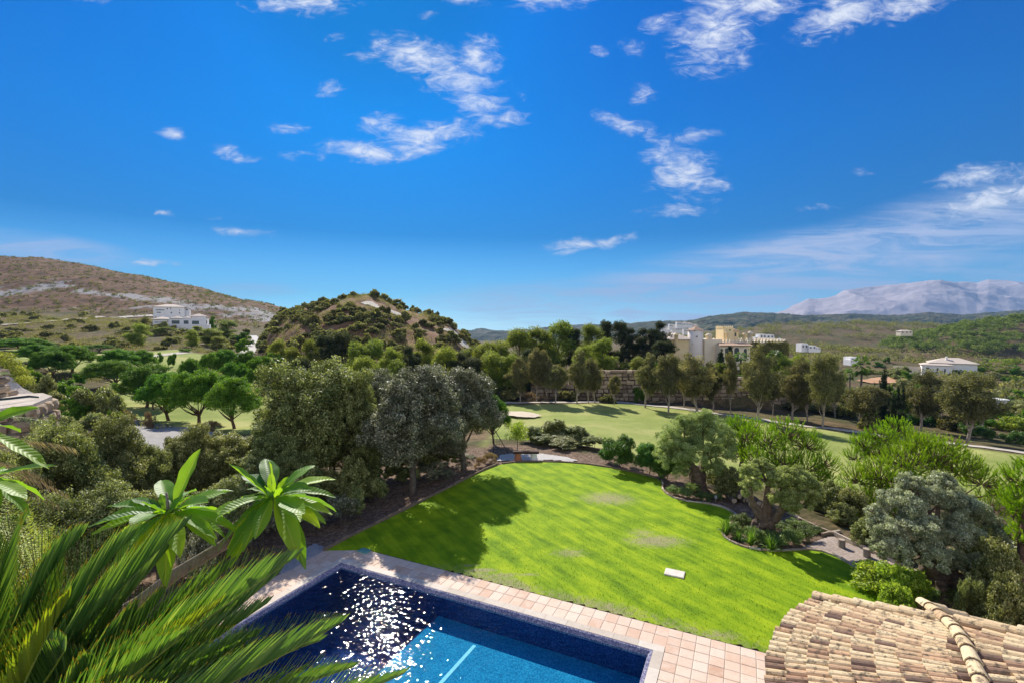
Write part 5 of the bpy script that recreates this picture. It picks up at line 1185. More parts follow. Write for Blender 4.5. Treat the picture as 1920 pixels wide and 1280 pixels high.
def sheet(name, poly, mat, lift, st, sinkb=0):
    lo = poly.min(0); hi = poly.max(0); X, Y = np.meshgrid(np.arange(lo[0]-1, hi[0]+1, st), np.arange(lo[1]-1, hi[1]+1, st)); d = polydist(X, Y, poly)+fbm(X/2, Y/2, 7)*.3
    keep = d < 0; idx = -np.ones(X.shape, int); idx[keep] = np.arange(keep.sum()); q = np.stack([idx[:-1, :-1], idx[:-1, 1:], idx[1:, 1:], idx[1:, :-1]], -1).reshape(-1, 4); q = q[(q >= 0).all(1)]
    return tag(mk(name, np.stack([X[keep], Y[keep], (ground(X, Y)+lift+.15*fbm(X/3, Y/3, 9))[keep]], 1), q, mat, smooth=True), kind='structure')
sheet('sand_bunker', patch, M_SAND, .3, .3)
sheet('pale_lot', gpoly([(190, 800), (215, 786), (260, 786), (330, 800), (420, 812), (470, 822), (470, 850), (380, 850), (300, 850), (240, 830)]), M_LOT, .15, .5)
sheet('dirt_lot', gpoly([(375, 712), (420, 705), (480, 706), (520, 712), (510, 722), (440, 724)]), mat_simple('pink_dirt', (0.42, 0.30, 0.24), (0.62, 0.50, 0.42), .5), .15, .5)
sheet('dirt_lot', gpoly([(1600, 714), (1640, 708), (1690, 708), (1715, 711), (1700, 718), (1670, 720), (1630, 720)]), M_DIRT, .4, 1.5)
# ------------------------------------------------------------------ buildings
M_CREAM = mat_simple('cream_wall', (0.70, 0.58, 0.42), (0.82, 0.72, 0.55), .6, .9, .2)
M_PINKW = mat_simple('pale_pink_wall', (0.72, 0.63, 0.55), (0.82, 0.74, 0.66), .6, .9, .2)
M_YELW = mat_simple('yellow_wall', (0.74, 0.56, 0.29), (0.84, 0.69, 0.42), .6, .9, .2)
M_WHITE = mat_simple('white_wall', (0.72, 0.70, 0.68), (0.84, 0.82, 0.80), .5, .9, .1)
M_GLASS = mat_simple('dark_window', (0.03, 0.04, 0.045), (0.07, 0.085, 0.09), 1, .2, 0, spec=.6)
M_TILE = mat_simple('clay_roof', (0.38, 0.22, 0.14), (0.62, 0.45, 0.31), 1.6, .9, .8, .05)
M_TILEP = mat_simple('pale_clay_roof', (0.52, 0.42, 0.33), (0.70, 0.60, 0.50), 1.6, .9, .8, .05)
def roofmat_rows(): return M_TILE
def hiproof(mb, x0, x1, y0, y1, z, h, ov=.5, a=.5):
    x0 -= ov; x1 += ov; y0 -= ov; y1 += ov; w = min(x1-x0, y1-y0)/2
    if x1-x0 >= y1-y0: r = [((x0+w), (y0+y1)/2), ((x1-w), (y0+y1)/2)]
    else: r = [((x0+x1)/2, y0+w), ((x0+x1)/2, y1-w)]
    V = [(x0, y0, z), (x1, y0, z), (x1, y1, z), (x0, y1, z), (*r[0], z+h), (*r[1], z+h), (x0, y0, z-.2), (x1, y0, z-.2), (x1, y1, z-.2), (x0, y1, z-.2)]
    if x1-x0 >= y1-y0: fs = [[0, 1, 5, 4], [2, 3, 4, 5]]; tr = [[1, 2, 5], [3, 0, 4]]
    else: fs = [[1, 2, 5, 4], [3, 0, 4, 5]]; tr = [[0, 1, 4], [2, 3, 5]]
    fs += [[6, 7, 1, 0], [7, 8, 2, 1], [8, 9, 3, 2], [9, 6, 0, 3], [9, 8, 7, 6]]
    mb.add(np.array(V), [np.array(fs), np.array(tr)], a)
def arch_pts(w, h, n=10):
    r = w/2; return [(-r, 0), (r, 0)]+[(r*cos(t), h-r+r*sin(t)) for t in np.linspace(0, pi, n)]
def window(parent, x, z, w, h, y, arch=False, frame=M_WHITE, fw=.12, depth=.12, glass=None, face=(0, -1), pane_name='pane'):
    """opening on a wall facing -y (local); face sets another outward direction"""
    f = np.array([face[0], face[1], 0.]); r = np.array([-f[1], f[0], 0.]); O = np.array([x, y, 0.])
    pts = arch_pts(w, h) if arch else [(-w/2, 0), (w/2, 0), (w/2, h), (-w/2, h)]
    out = [((px)*(1+2*fw/w), (pz-h/2)*(1+2*fw/h)+h/2) for px, pz in pts]; n = len(pts)
    def W3(p, d): return O+r*p[0]+np.array([0, 0, z+p[1]])+f*d
    V = [W3(p, .06) for p in pts]+[W3(p, .06) for p in out]+[W3(p, -.01) for p in out]+[W3(p, -.02) for p in pts]
    Fq = [[i, (i+1) % n, n+(i+1) % n, n+i] for i in range(n)]+[[n+i, n+(i+1) % n, 2*n+(i+1) % n, 2*n+i] for i in range(n)]+[[3*n+i, 3*n+(i+1) % n, (i+1) % n, i] for i in range(n)]
    o = mk('window', np.array(V), np.array(Fq), frame, parent)
    mk(pane_name, np.array([W3(p, .015) for p in pts]), np.arange(n)[None], glass or M_GLASS, o)
    return o
def building(name, label, cat, px, D, group=None, rz=None, z=None):
    x = (px-960)/F*D; z = float(gfast(x, D)) if z is None else z
    return thing(name, label, cat, (x, D, z), -atan2(x, D) if rz is None else rz, group), z
def merlons(mb, a, b, z, n, h=.9, w=.55, t=.35):
    a = np.array(a, float); b = np.array(b, float); d = (b-a); L = np.linalg.norm(d); d /= L; s = np.array([-d[1], d[0]])
    for k in range(n):
        c = a+(b-a)*(k+.5)/n; hw = L/n*w/2
        pr = [(-hw, 0), (hw, 0), (hw, h*.45), (hw*.35, h), (-hw*.35, h), (-hw, h*.45)]
        V = [np.array([*(c+d*p+s*q), z+r]) for q in (-t/2, t/2) for p, r in pr]
        mb.add(np.array(V), [np.array([[5, 4, 3, 2, 1, 0], [6, 7, 8, 9, 10, 11]]), np.array([[i, (i+1) % 6, 6+(i+1) % 6, 6+i] for i in range(6)])])
def villa():
    D = 128.0; f = D/F     # metres per photo pixel at that distance
    Z = lambda py: zat(py, D)
    root = thing('villa', 'large cream Moorish villa with round tower and saw tooth parapet', 'villa', (0, 0, 0))
    X = lambda px: (px-960)*f
    gz = -6.0
    mb = MB(); mb.box(X(1352), X(1474), D, D+14, gz, Z(641)); mb.box(X(1320), X(1352.5), D-.6, D+10, gz, Z(636)); mb.build('wall', M_CREAM, root)
    mb = MB(); mb.box(X(1255), X(1297), D+1, D+12, gz, Z(637)); mb.build('side_wing', M_YELW, root)
    mb = MB(); hiproof(mb, X(1256), X(1298), D+1, D+12, Z(636), 1.6, .5); mb.build('roof', M_TILEP, root)
    # round tower
    c = (X(1308), D+1.5); R_ = 14*f
    mb = MB(); mb.lathe([(R_*1.10, gz), (R_*1.02, Z(650)), (R_*.98, Z(619.5)), (0.01, Z(619.4))], 40, (c[0], c[1], 0)); tw = mb.build('tower', M_PINKW, root, True)
    mb = MB(); mb.lathe([(R_*.9, Z(619.6)), (R_*1.14, Z(620)), (R_*1.14, Z(619.0)), (0.01, Z(611))], 6, (c[0], c[1], 0)); mb.build('tower_roof', M_TILE, tw)
    for a, b, s in ((1305.5, 631.5, 1.1), (1299, 644, .7)): window(tw, X(a), Z(b+1), .30*s, .42*s, c[1]-sqrt(max(R_**2-(X(a)-c[0])**2, .1))*1.0-.06, True, M_PINKW, .05)
    # arcaded front: lean-to roof, posts, arches
    mb = MB(); mb.box(X(1340), X(1396), D-3.2, D+.3, gz, Z(646)); fr = mb.build('front_wing', M_CREAM, root)
    mb = MB(); V = [(X(1337), D-4, Z(646)), (X(1399), D-4, Z(646)), (X(1394), D+.2, Z(641)), (X(1346), D+.2, Z(641)), (X(1337), D-4, Z(647)), (X(1399), D-4, Z(647)), (X(1394), D+.2, Z(642)), (X(1346), D+.2, Z(642))]
    mb.add(np.array(V), np.array([[0, 1, 2, 3], [7, 6, 5, 4], [4, 5, 1, 0], [5, 6, 2, 1], [7, 4, 0, 3]])); mb.build('porch_roof', M_TILE, fr)
    for px, w, t, b in ((1352.5, 6, 651, 672), (1371, 9, 650, 676), (1387, 6, 652, 670), (1343, 2.2, 651, 668)): window(fr, X(px), Z(b), w*f, (b-t)*f, D-3.2, True, M_CREAM, .25)
    window(root, X(1401), Z(661), 4*f, 8*f, D, False, M_CREAM, .2); window(root, X(1430), Z(668), 5*f, 9*f, D, True, M_CREAM, .2)
    mb = MB(); merlons(mb, (X(1338), D-.3), (X(1393), D-.3), Z(641.5), 10, .8); merlons(mb, (X(1396), D-.1), (X(1474), D-.1), Z(641.3), 13, .8); merlons(mb, (X(1474), D), (X(1474), D+14), Z(641.3), 12, .8)
    merlons(mb, (X(1348), D+13.8), (X(1474), D+13.8), Z(641.3), 22, .8); mb.box(X(1338), X(1394), D-.5, D-.12, Z(644), Z(641.4)); mb.build('parapet', M_CREAM, root)
    # upper tower block
    mb = MB(); mb.box(X(1366), X(1385), D+3, D+8, Z(641.5), Z(615.5)); up = mb.build('upper_tower', M_YELW, root)
    mb = MB(); merlons(mb, (X(1366), D+3.1), (X(1385), D+3.1), Z(615.6), 5, .6); merlons(mb, (X(1366.2), D+3), (X(1366.2), D+8), Z(615.6), 5, .6); mb.build('battlement', M_YELW, up)
    mb = MB(); mb.box(X(1385.2), X(1396), D+3.4, D+7.5, Z(641.5), Z(620.5)); mb.build('annex', M_YELW, up)
    mb = MB(); hiproof(mb, X(1385), X(1396), D+3.4, D+7.5, Z(620.4), .6, .25); mb.build('roof', M_TILE, up)
    window(up, X(1390), Z(631), 3.4*f, 7*f, D+3.4, False, M_YELW, .06); window(up, X(1378), Z(620.5), .4, .4, D+3, True, M_YELW, .04)
    # turrets and chimneys with domed caps
    def turret(px, top, w, mat, y, dome=True):
        r = w*f/2; cx = X(px); mb = MB()
        mb.lathe([(r, Z(645)), (r, Z(top+5)), (r*1.25, Z(top+4.8)), (r*1.25, Z(top+4)), (r*1.1, Z(top+3)), (r*.75, Z(top+1.2)), (.02, Z(top))], 16, (cx, D+y, 0)); mb.build('chimney', mat, root, True)
    turret(1409, 620.5, 7.5, M_CREAM, .6); turret(1402.5, 624, 7, M_YELW, 2); turret(1333.5, 625, 11, M_CREAM, 1.5); turret(1268.5, 624, 7, M_YELW, 0.2); turret(1369, 620, 5.5, M_YELW, 2.2)
    # ivy over the right end
    rng = np.random.default_rng(4); b = np.stack([rng.uniform(X(1398), X(1476), 300), rng.uniform(D-.5, D-.1, 300), rng.uniform(Z(690), Z(643), 300), np.full(300, .8), np.full(300, .3), np.full(300, .7)], 1)
    b = b[(b[:, 0] > X(1410)) | (b[:, 2] < Z(655))]
    lv = foliage(rng, b, 16000, .32, .2, -.5); mk('creeper', lv[0], lv[1], FOL['brush'], root, {'v': lv[2]})
    # satellite dish
    mb = MB(); mb.lathe([(.02, .25), (.35, .18), (.6, 0)], 16, M=lambda V: np.stack([V[:, 0], -V[:, 2], V[:, 1]], 1)+[X(1465), D+1, Z(638)]); tag(mb.build('satellite_dish', M_WHITE, root, True))
villa()
def face(root, px, D):
    x = (px-960)/F*D; a = -atan2(x, D)*.85; c, s = cos(a), sin(a); root.rotation_euler = (0, 0, a); root.location = (x-(c*x-s*D), D-(s*x+c*D), 0)
def houseset():
    # two white houses on the left hillside
    D = 268; f = D/F; X = lambda p: (p-960)*f; Z = lambda q: zat(q, D)
    root = thing('white_house', 'long low white villa with three big openings, the lower of the two hillside houses', 'house', (0, 0, 0))
    gz = Z(620)
    mb = MB(); mb.box(X(297), X(322), D, D+14, gz, Z(598.5)); mb.box(X(322.2), X(382), D-1.5, D+14, gz, Z(597)); mb.box(X(355), X(378), D+6, D+16, gz, Z(592.5)); mb.build('wall', M_WHITE, root)
    mb = MB(); hiproof(mb, X(297), X(322), D, D+14, Z(598.4), 1.3, .8); hiproof(mb, X(325), X(340), D-1.5, D+10, Z(596.9), 1.2, .5); hiproof(mb, X(341.5), X(354), D-1.2, D+10, Z(596.9), 1.2, .3); hiproof(mb, X(355), X(378), D+6, D+16, Z(592.4), 1.6, .9); mb.build('roof', M_TILEP, root)
    G_ = mat_simple('green_grey_glass', (0.03, 0.05, 0.045), (0.08, 0.10, 0.09), .6, .2, 0, spec=.6)
    for a, b, t, q in ((326, 338, 601, 607.5), (344.5, 352, 601, 607.5), (357.5, 368.5, 601.5, 608), (380, 381.5, 601, 607)): window(root, X((a+b)/2), Z(q), (b-a)*f, (q-t)*f, D-1.5, False, M_WHITE, .15, glass=G_)
    window(root, X(308), Z(605), 17*f, 1.3*f, D, False, M_WHITE, .05); window(root, X(319.5), Z(604), 1.6*f, 2.6*f, D, False, M_WHITE, .1)
    mb = MB(); mb.box(X(320), X(386), D-5, D-4.6, Z(618), Z(609.5)); mb.box(X(385.7), X(386.2), D-5, D+6, Z(618), Z(608.5)); mb.build('terrace_wall', M_WHITE, root)
    face(root, 340, D)
    D2 = 292; f2 = D2/F; X2 = lambda p: (p-960)*f2; Z2 = lambda q: zat(q, D2)
    root = thing('white_house', 'two storey white house with a pale tiled roof, the upper of the two hillside houses', 'house', (0, 0, 0))
    mb = MB(); mb.box(X2(294.5), X2(343), D2, D2+12, Z2(598), Z2(575.5)); mb.box(X2(343.2), X2(350), D2+2, D2+12, Z2(598), Z2(577)); mb.build('wall', M_WHITE, root)
    mb = MB(); hiproof(mb, X2(294.5), X2(343), D2, D2+12, Z2(575.4), 1.7, .6); hiproof(mb, X2(343), X2(350), D2+2, D2+12, Z2(576.9), 1.0, .3); mb.build('roof', M_TILEP, root)
    for a, w, t, q in ((305, 13, 581, 582.5), (316, 1.5, 578, 580.5), (321, 1.5, 577.5, 580), (335, 1.3, 580.5, 582.5), (303, 6, 585.5, 587), (322, 2.2, 585.5, 588), (335, 2, 586, 588), (346, 3, 579, 581.5)): window(root, X2(a), Z2(q), w*f2, (q-t)*f2, D2 if a < 343 else D2+2, False, M_WHITE, .1)
    face(root, 322, D2)
    # white house with a clay roof on the right, below the wood
    D = 255; f = D/F; X = lambda p: (p-960)*f; Z = lambda q: zat(q, D)
    root = thing('white_house', 'white house with a spreading pale tile roof below the wooded slope on the right', 'house', (0, 0, 0))
    mb = MB(); mb.box(X(1743), X(1786), D, D+11, Z(712), Z(685)); mb.box(X(1756), X(1822), D+3, D+16, Z(712), Z(681)); mb.build('wall', M_WHITE, root)
    mb = MB(); hiproof(mb, X(1743), X(1786), D, D+11, Z(684.9), 1.7, .7); hiproof(mb, X(1756), X(1822), D+3, D+16, Z(680.9), 2.6, .9); mb.build('roof', M_TILEP, root)
    mb = MB(); mb.box(X(1779), X(1782), D+6, D+7.4, Z(685), Z(669.5)); mb.build('chimney', M_WHITE, root)
    for a, w, t, q in ((1751, 5, 689.5, 693), (1765.5, 2.4, 690, 697), (1776, 2.4, 691, 697.5), (1757, 2, 697, 701)): window(root, X(a), Z(q), w*f, (q-t)*f, D, False, M_WHITE, .12)
    face(root, 1783, D)
    mb = MB(); mb.box(X(1700), X(1742), D+2, D+2.6, Z(705), Z(690)); mb.build('garden_wall', M_CREAM, root)
    # small hut with a flat roof
    D = 118; f = D/F; X = lambda p: (p-960)*f; Z = lambda q: zat(q, D)
    root = thing('flat_roofed_hut', 'little white hut with an overhanging flat roof at the right edge', 'hut', (0, 0, 0))
    mb = MB(); mb.box(X(1880), X(1892), D, D+3, Z(775), Z(750.2)); mb.build('wall', M_WHITE, root); mb = MB(); mb.box(X(1877.5), X(1893.5), D-.5, D+3.4, Z(750), Z(748)); mb.build('roof', M_WHITE, root); window(root, X(1888.5), Z(762), 3*f, 7*f, D, False, M_WHITE, .06)
    # distant houses
    def small(px, D, w, top, base, label, roof=None, blocks=None, name='white_house', mat=M_WHITE, wins=2):
        f = D/F; X = lambda p: (p-960)*f; Z = lambda q: zat(q, D); root = thing(name, label, 'house', (0, 0, 0))
        mb = MB(); bl = blocks or [(px-w/2, px+w/2, top, 0)]
        for i, (a, b, t, y) in enumerate(bl): mb.box(X(a), X(b), D+y+.01*i, D+y+6, Z(base+4), Z(t))
        mb.build('wall', mat, root)
        if roof: 
            mb = MB()
            for a, b, t, y in bl: hiproof(mb, X(a), X(b), D+y, D+y+6, Z(t)+.02, roof, .4)
            mb.build('roof', M_TILEP, root)
        for a, b, t, y in bl:
            for k in range(wins):
                c = a+(b-a)*(k+.5)/wins; window(root, X(c), Z(t+ (base-t)*.62), (b-a)*f/wins*.42, (base-t)*f*.36, D+y, False, mat, .05)
    small(1440, 330, 0, 0, 636, 'modern white and blue flat roofed house right of the villa turret', blocks=[(1425, 1437, 626.5, 0), (1439, 1453, 627.5, 1), (1420, 1457, 632, 3)], name='modern_house')
    small(1519, 300, 0, 0, 656, 'white cubic house in the valley right of the creeper covered wall', blocks=[(1507, 1519, 644, 2), (1517, 1531, 648, 0), (1530, 1541, 651, 1)])
    small(1605, 280, 0, 0, 681, 'small white house in the trees left of the fan palm', blocks=[(1596, 1604, 674, 0), (1600, 1615, 669.5, 2)])
    k = 0
    names = ['white apartment house at the upper left of the hill village', 'white hill village house touching the left end of the row', 'low white hill village house above the conifers', 'broad white hill village house at the top of the slope', 'white hill village house under the broad one', 'white hill village house with a clay roof nearest the villa tower', 'long white hill village house below the clay roofed one', 'tiny white house at the foot of the hill village']
    for (px, w, top, base, r) in [(1277, 16, 603.5, 612, 0), (1262, 14, 607.5, 615, 0), (1247, 12, 611.5, 617, 0), (1290, 18, 605.5, 611, 1.5), (1270, 20, 613, 621, 0), (1302, 16, 609, 616, 2), (1290, 16, 617, 624, 0), (1253, 10, 617, 622, 0)]:
        small(px, 620+8*k, w, top, base, names[k], roof=r or None, wins=4, blocks=[(px-w/2, px-w*.05, top, 0), (px-w*.05, px+w/2, top+1.4, 2)]); k += 1
    names = ['far white house on the ridge right of the pine row', 'far pale house with a roof on the brown ridge']
    small(1730, 1000, 24, 615, 618, names[0], wins=5); small(1700, 480, 22, 621, 626, names[1], roof=1.2, wins=3, mat=M_CREAM)
houseset()
# dry-stone retaining wall of big squared blocks
def stone_wall():
    rng = np.random.default_rng(14); pts = [(1000, 740, 716), (1100, 745, 698), (1130, 748, 693), (1200, 753, 697), (1300, 760, 704), (1400, 768, 710), (1450, 771, 714), (1485, 774, 730)]
    D = 97.6; P2 = [((p-960)/F*D, zat(b+5, D), zat(t, D)) for p, b, t in pts]
    xs = np.array([p[0] for p in P2]); zb = np.array([p[1] for p in P2]); zt = np.array([p[2] for p in P2]); mb = MB()
    z = zb.min()-.4
    while z < zt.max():
        hh = rng.uniform(.65, .95); x = xs[0]+rng.uniform(-1, 0)
        while x < xs[-1]:
            l = rng.uniform(.8, 2.1); c = x+l/2
            if np.interp(c, xs, zb)-1.2 < z < np.interp(c, xs, zt)-.3:
                g = .05; e = .09; dd = rng.uniform(-.12, .12)+ (z-zb.min())*.10
                V = np.array([[x+g, 0, z+g], [x+l-g, 0, z+g], [x+l-g, 0, z+hh-g], [x+g, 0, z+hh-g]])+rng.normal(0, .045, (4, 3)); V[:, 1] = D+dd+.15
                V2 = V.copy(); V2[:, 0] += np.array([e, -e, -e, e]); V2[:, 2] += np.array([e, e, -e, -e]); V2[:, 1] -= .22
                V3 = V.copy(); V3[:, 1] += .8
                mb.add(np.concatenate([V, V2, V3]), np.array([[4, 5, 6, 7]]+[[k, (k+1) % 4, 4+(k+1) % 4, 4+k] for k in range(4)]+[[8+k, 8+(k+1) % 4, (k+1) % 4, k] for k in range(4)]), float(rng.uniform(0, 1)))
            x += l
        z += hh
    m = mat_simple('wall_boulder', (0.20, 0.14, 0.09), (0.52, 0.40, 0.27), 1.6, .95, .8, .06, attr=True)
    tag(mb.build('stone_wall', m), 'high retaining wall of big squared boulders below the villa', 'wall')
stone_wall()
# ------------------------------------------------------------------ garden trees and shrubs
def olive_tree(label, px, base, blobs, tops, r0, seed, fol='olive', n=90000, L=.075, W=.020, gnarl=.35, leaf=None):
    """old olive: blobs are crown lumps (photo px, py, radius px, depth offset m); tops are limb ends (photo px, py, depth offset)"""
    rng = np.random.default_rng(seed); b0 = P(px, base); D = b0[1]
    root = thing('olive_tree', label, 'olive tree', tuple(b0))
    tr = MB(); ph = rng.uniform(0, 6, 6)
    def lobes(th, t):
        fl = (1-t)**3
        return 1+gnarl*(.35*np.sin(3*th+ph[0]+t*3)+.28*np.sin(5*th+ph[1]-t*4)+.22*np.sin(9*th+ph[2]+t*5)+.12*np.sin(17*th+ph[3]+t*9))+fl*.45*np.abs(np.sin(4*th+ph[4]))
    T = [PD(a, b, D+c)-b0 for a, b, c in tops]
    fork = np.mean([t for t in T], axis=0)*[.42, .42, 0]+[0, 0, min(t[2] for t in T)*.48]
    tr.tube(limb([0, 0, -.25], fork, rng, 22, 0, .05), np.interp(np.linspace(0, 1, 22), [0, .12, .35, .8, 1], [1.65*r0, 1.2*r0, r0, 1.02*r0, .92*r0]), 44, lobes=lobes)
    B = []
    for a, b, r, dz in blobs:
        c = PD(a, b, D+dz)-b0; rr = r/F*D; B.append([*c, rr, rr, rr*.82])
    B = np.array(B)
    lim = []
    for t in T:
        p = limb(fork+[0, 0, -r0*.5], t, rng, 12, .10, .06); lim.append(p)
        tr.tube(p, np.linspace(r0*.72, r0*.20, 12), 20, lobes=lambda th, q: 1+.22*np.sin(3*th+ph[1]+q*5)+.12*np.sin(7*th+ph[2]))
    for b in B:
        k = int(np.argmin([np.linalg.norm(p[-1]-b[:3]) for p in lim])); p = lim[k]
        i = rng.integers(7, 12); q = limb(p[i], b[:3], rng, 8, .04, .05); tr.tube(q, np.linspace(r0*.20, r0*.05, 8), 8)
        for _ in range(4): tr.tube(limb(q[5], b[:3]+sphere_dirs(rng, 1)[0]*b[3:]*.8, rng, 6, .03), np.linspace(r0*.07, r0*.02, 6), 5)
    tr.build('trunk', OLIVEBARK, root, True)
    sb = subblobs(rng, B, 70, .185)
    # hanging sprays of narrow leaves
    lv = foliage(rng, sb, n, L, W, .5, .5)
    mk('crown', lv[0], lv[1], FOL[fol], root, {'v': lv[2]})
    return root
olive_tree('dense green olive tree farthest along the lawn, its thick trunk in a round planted bed', 1308, 915,
           [(1262, 822, 34, .3), (1300, 806, 36, .5), (1342, 815, 34, .3), (1352, 850, 30, 0), (1262, 862, 30, -.2), (1300, 845, 38, -.3), (1338, 878, 24, -.3), (1275, 885, 18, -.3), (1320, 785, 24, .4), (1282, 790, 22, .3), (1250, 845, 24, .2), (1366, 835, 18, .2)],
           [(1285, 850, 0), (1325, 845, .2)], .36, 501, 'olive', 120000, gnarl=.30)
olive_tree('gnarled olive tree with two thick bare limbs, pruned into two separate clumps', 1432, 1001,
           [(1405, 885, 22, 0), (1425, 872, 20, .2), (1408, 910, 20, -.1), (1398, 925, 10, 0), (1490, 895, 30, -.4), (1465, 900, 26, -.4), (1515, 912, 24, -.5), (1500, 935, 28, -.6), (1470, 935, 24, -.5), (1526, 932, 14, -.5), (1480, 955, 16, -.5), (1440, 880, 14, .1)],
           [(1408, 928, 0), (1468, 948, -.4), (1440, 905, .0)], .34, 502, 'olive', 80000, gnarl=.42)
olive_tree('huge silvery olive tree with a massive dark trunk behind the tiled roof', 1765, 1108,
           [(1690, 945, 42, .6), (1740, 930, 44, .8), (1800, 950, 46, .6), (1660, 990, 36, .2), (1720, 990, 44, 0), (1790, 1000, 48, .2), (1850, 1000, 38, .6), (1680, 1030, 34, -.2), (1740, 1040, 38, -.4), (1810, 1055, 32, -.2), (1705, 905, 24, .8), (1765, 905, 28, .9), (1655, 1025, 24, 0), (1860, 1040, 26, .3), (1832, 965, 30, .8), (1640, 960, 20, .6)],
           [(1720, 1020, 0), (1790, 1030, .2), (1755, 1000, .4)], .52, 503, 'silver', 190000, L=.072, W=.021, gnarl=.45)

def tuft_pine(label, px, D, blobs, seed, n=1500, fol='bright', name='pine_tree', per=34, ln=.085):
    """young pine seen close: every shoot a candle of needles pointing up and out"""
    rng = np.random.default_rng(seed); z0 = float(gfast((px-960)/F*D, D)); b0 = np.array([(px-960)/F*D, D, z0]); root = thing(name, label, 'pine tree', tuple(b0))
    B = np.array([[*(PD(a, b, D+dz)-b0), r/F*D, r/F*D, r/F*D*.9] for a, b, r, dz in blobs])
    tr = MB(); top = B[:, :3].mean(0); pth = limb([0, 0, -.3], top*[.6, .6, 1.0], rng, 12, 0, .02); tr.tube(pth, np.linspace(.17, .06, 12), 10)
    area = B[:, 3]**2; k = rng.choice(len(B), n, p=area/area.sum()); d = sphere_dirs(rng, n); d[:, 2] = np.abs(d[:, 2])*.9+.0*d[:, 2]; low = rng.random(n) < .35; d[low, 2] *= -.5; d = unit(d)
    p = B[k, :3]+d*B[k, 3:]*rng.uniform(.55, 1.0, (n, 1)); ax = unit(d*.55+np.array([0, 0, .85])+rng.normal(0, .18, (n, 3))); sl = rng.uniform(.18, .36, n)
    for b in B:
        q = limb(pth[rng.integers(4, 11)], b[:3], rng, 8, .05); tr.tube(q, np.linspace(.05, .02, 8), 6)
    for i in range(0, n, 3): tr.tube([B[k[i], :3]+(p[i]-B[k[i], :3])*.15-[0, 0, .1], p[i]-ax[i]*.1, p[i]+ax[i]*sl[i]*.8], [.016, .011, .005], 4, cap=False)
    tr.build('trunk', BARKR, root, True)
    m = per; t = np.tile(np.linspace(0, 1, m), n); K = np.repeat(np.arange(n), m); sd = sphere_dirs(rng, n*m); sd = unit(sd-ax[K]*(sd*ax[K]).sum(1, keepdims=True))
    base = p[K]+ax[K]*(t*sl[K])[:, None]; dirn = unit(sd*.62+ax[K]*(.75+.3*t[:, None])); L = ln*rng.uniform(.8, 1.2, n*m)*(1.05-.35*t)
    w = unit(np.cross(dirn, sphere_dirs(rng, n*m)))*.0075
    V = np.stack([base-w, base+w, base+dirn*L[:, None]+w*.2, base+dirn*L[:, None]-w*.2], 1).reshape(-1, 3)
    v = np.clip(.40+.25*t+rng.normal(0, .12, n)[K]+rng.normal(0, .1, n*m), 0, 1)
    mk('crown', V, np.arange(len(V)).reshape(-1, 4), FOL[fol], root, {'v': np.repeat(v, 4)}); return root
tuft_pine('bright green young pine behind the gnarled two clump olive', 1470, 24.5,
          [(1440, 830, 34, .5), (1475, 815, 36, .8), (1510, 835, 34, .6), (1420, 865, 30, 0), (1460, 870, 40, 0), (1510, 880, 40, .2), (1545, 870, 26, .6), (1405, 815, 22, 1.0), (1480, 910, 36, 0), (1535, 900, 28, .3), (1450, 905, 30, 0)], 601, 1900)
tuft_pine('bright green pine standing highest behind the silvery olive', 1700, 20.5,
          [(1700, 870, 44, .6), (1650, 895, 40, .4), (1750, 860, 44, .8), (1800, 880, 42, .7), (1840, 905, 36, .8), (1610, 900, 32, .6), (1610, 950, 36, .2), (1650, 950, 40, 0), (1860, 950, 30, .6), (1720, 835, 24, 1.0), (1780, 840, 24, 1.2), (1580, 930, 20, .6), (1700, 920, 44, 0), (1590, 975, 24, 0), (1630, 1000, 26, 0), (1880, 925, 22, .9)], 602, 2600)
tuft_pine('small darker tufted pine top rising behind the highest bright pine', 1650, 27.0,
          [(1650, 820, 28, 0), (1680, 808, 26, .3), (1620, 835, 24, .2), (1700, 825, 24, .2), (1605, 858, 20, 0), (1650, 850, 34, 0), (1740, 835, 22, 0)], 603, 1000)
tuft_pine('pine with long bare twigs cut off by the right edge of the view', 1930, 13.5,
          [(1915, 900, 26, .3), (1935, 950, 40, 0), (1905, 955, 22, .2), (1950, 1000, 40, 0), (1912, 1010, 18, 0), (1940, 880, 24, .3)], 604, 420, ln=.10)
tuft_pine('lime green pine crown between the dense olive and the young pine', 1390, 29.0, [(1385, 800, 22, .4), (1400, 820, 24, 0), (1370, 815, 16, .4), (1415, 800, 16, .5), (1395, 850, 26, 0)], 605, 700)

# big grey-green trees on the left of the lawn
G = 'tall grey green trees left of the lawn'
put('oak', 575, None, 23.0, 668, 205, 'tallest grey green tree with open branching crown, left of the two darker ones', G, var=0, rz=.4)
put('oak', 655, None, 23.6, 700, 140, 'paler grey green tree leaning between the open crowned tree and the dark one', G, var=1, rz=2.0)
put('greyoak', 770, None, 22.9, 688, 205, 'dark silvery tree with a bare trunk at the lawn edging', G, var=0, rz=1.0)
put('greyoak', 868, None, 27.0, 698, 165, 'dark silvery tree nearest the far end of the lawn', G, var=1, rz=2.6)
put('greyoak', 705, None, 27.5, 700, 120, 'silvery crown behind the tallest grey green tree', G, var=1, rz=.7)
put('oak', 630, None, 24.8, 775, 150, 'lower grey green tree filling in under the tallest one', G, var=2)
put('greyoak', 810, None, 26.2, 770, 150, 'lower silvery tree between the two dark silvery ones', G, var=0)
put('oak', 520, None, 21.0, 800, 150, 'leafy tree at the left foot of the tallest grey green tree', G, var=1)
put('pine', 925, 790, 33, 738, 66, 'bright green round crown poking out behind the dark silvery tree', 'trees at the lawn end', var=1)
G = 'leafy trees in the lower left'
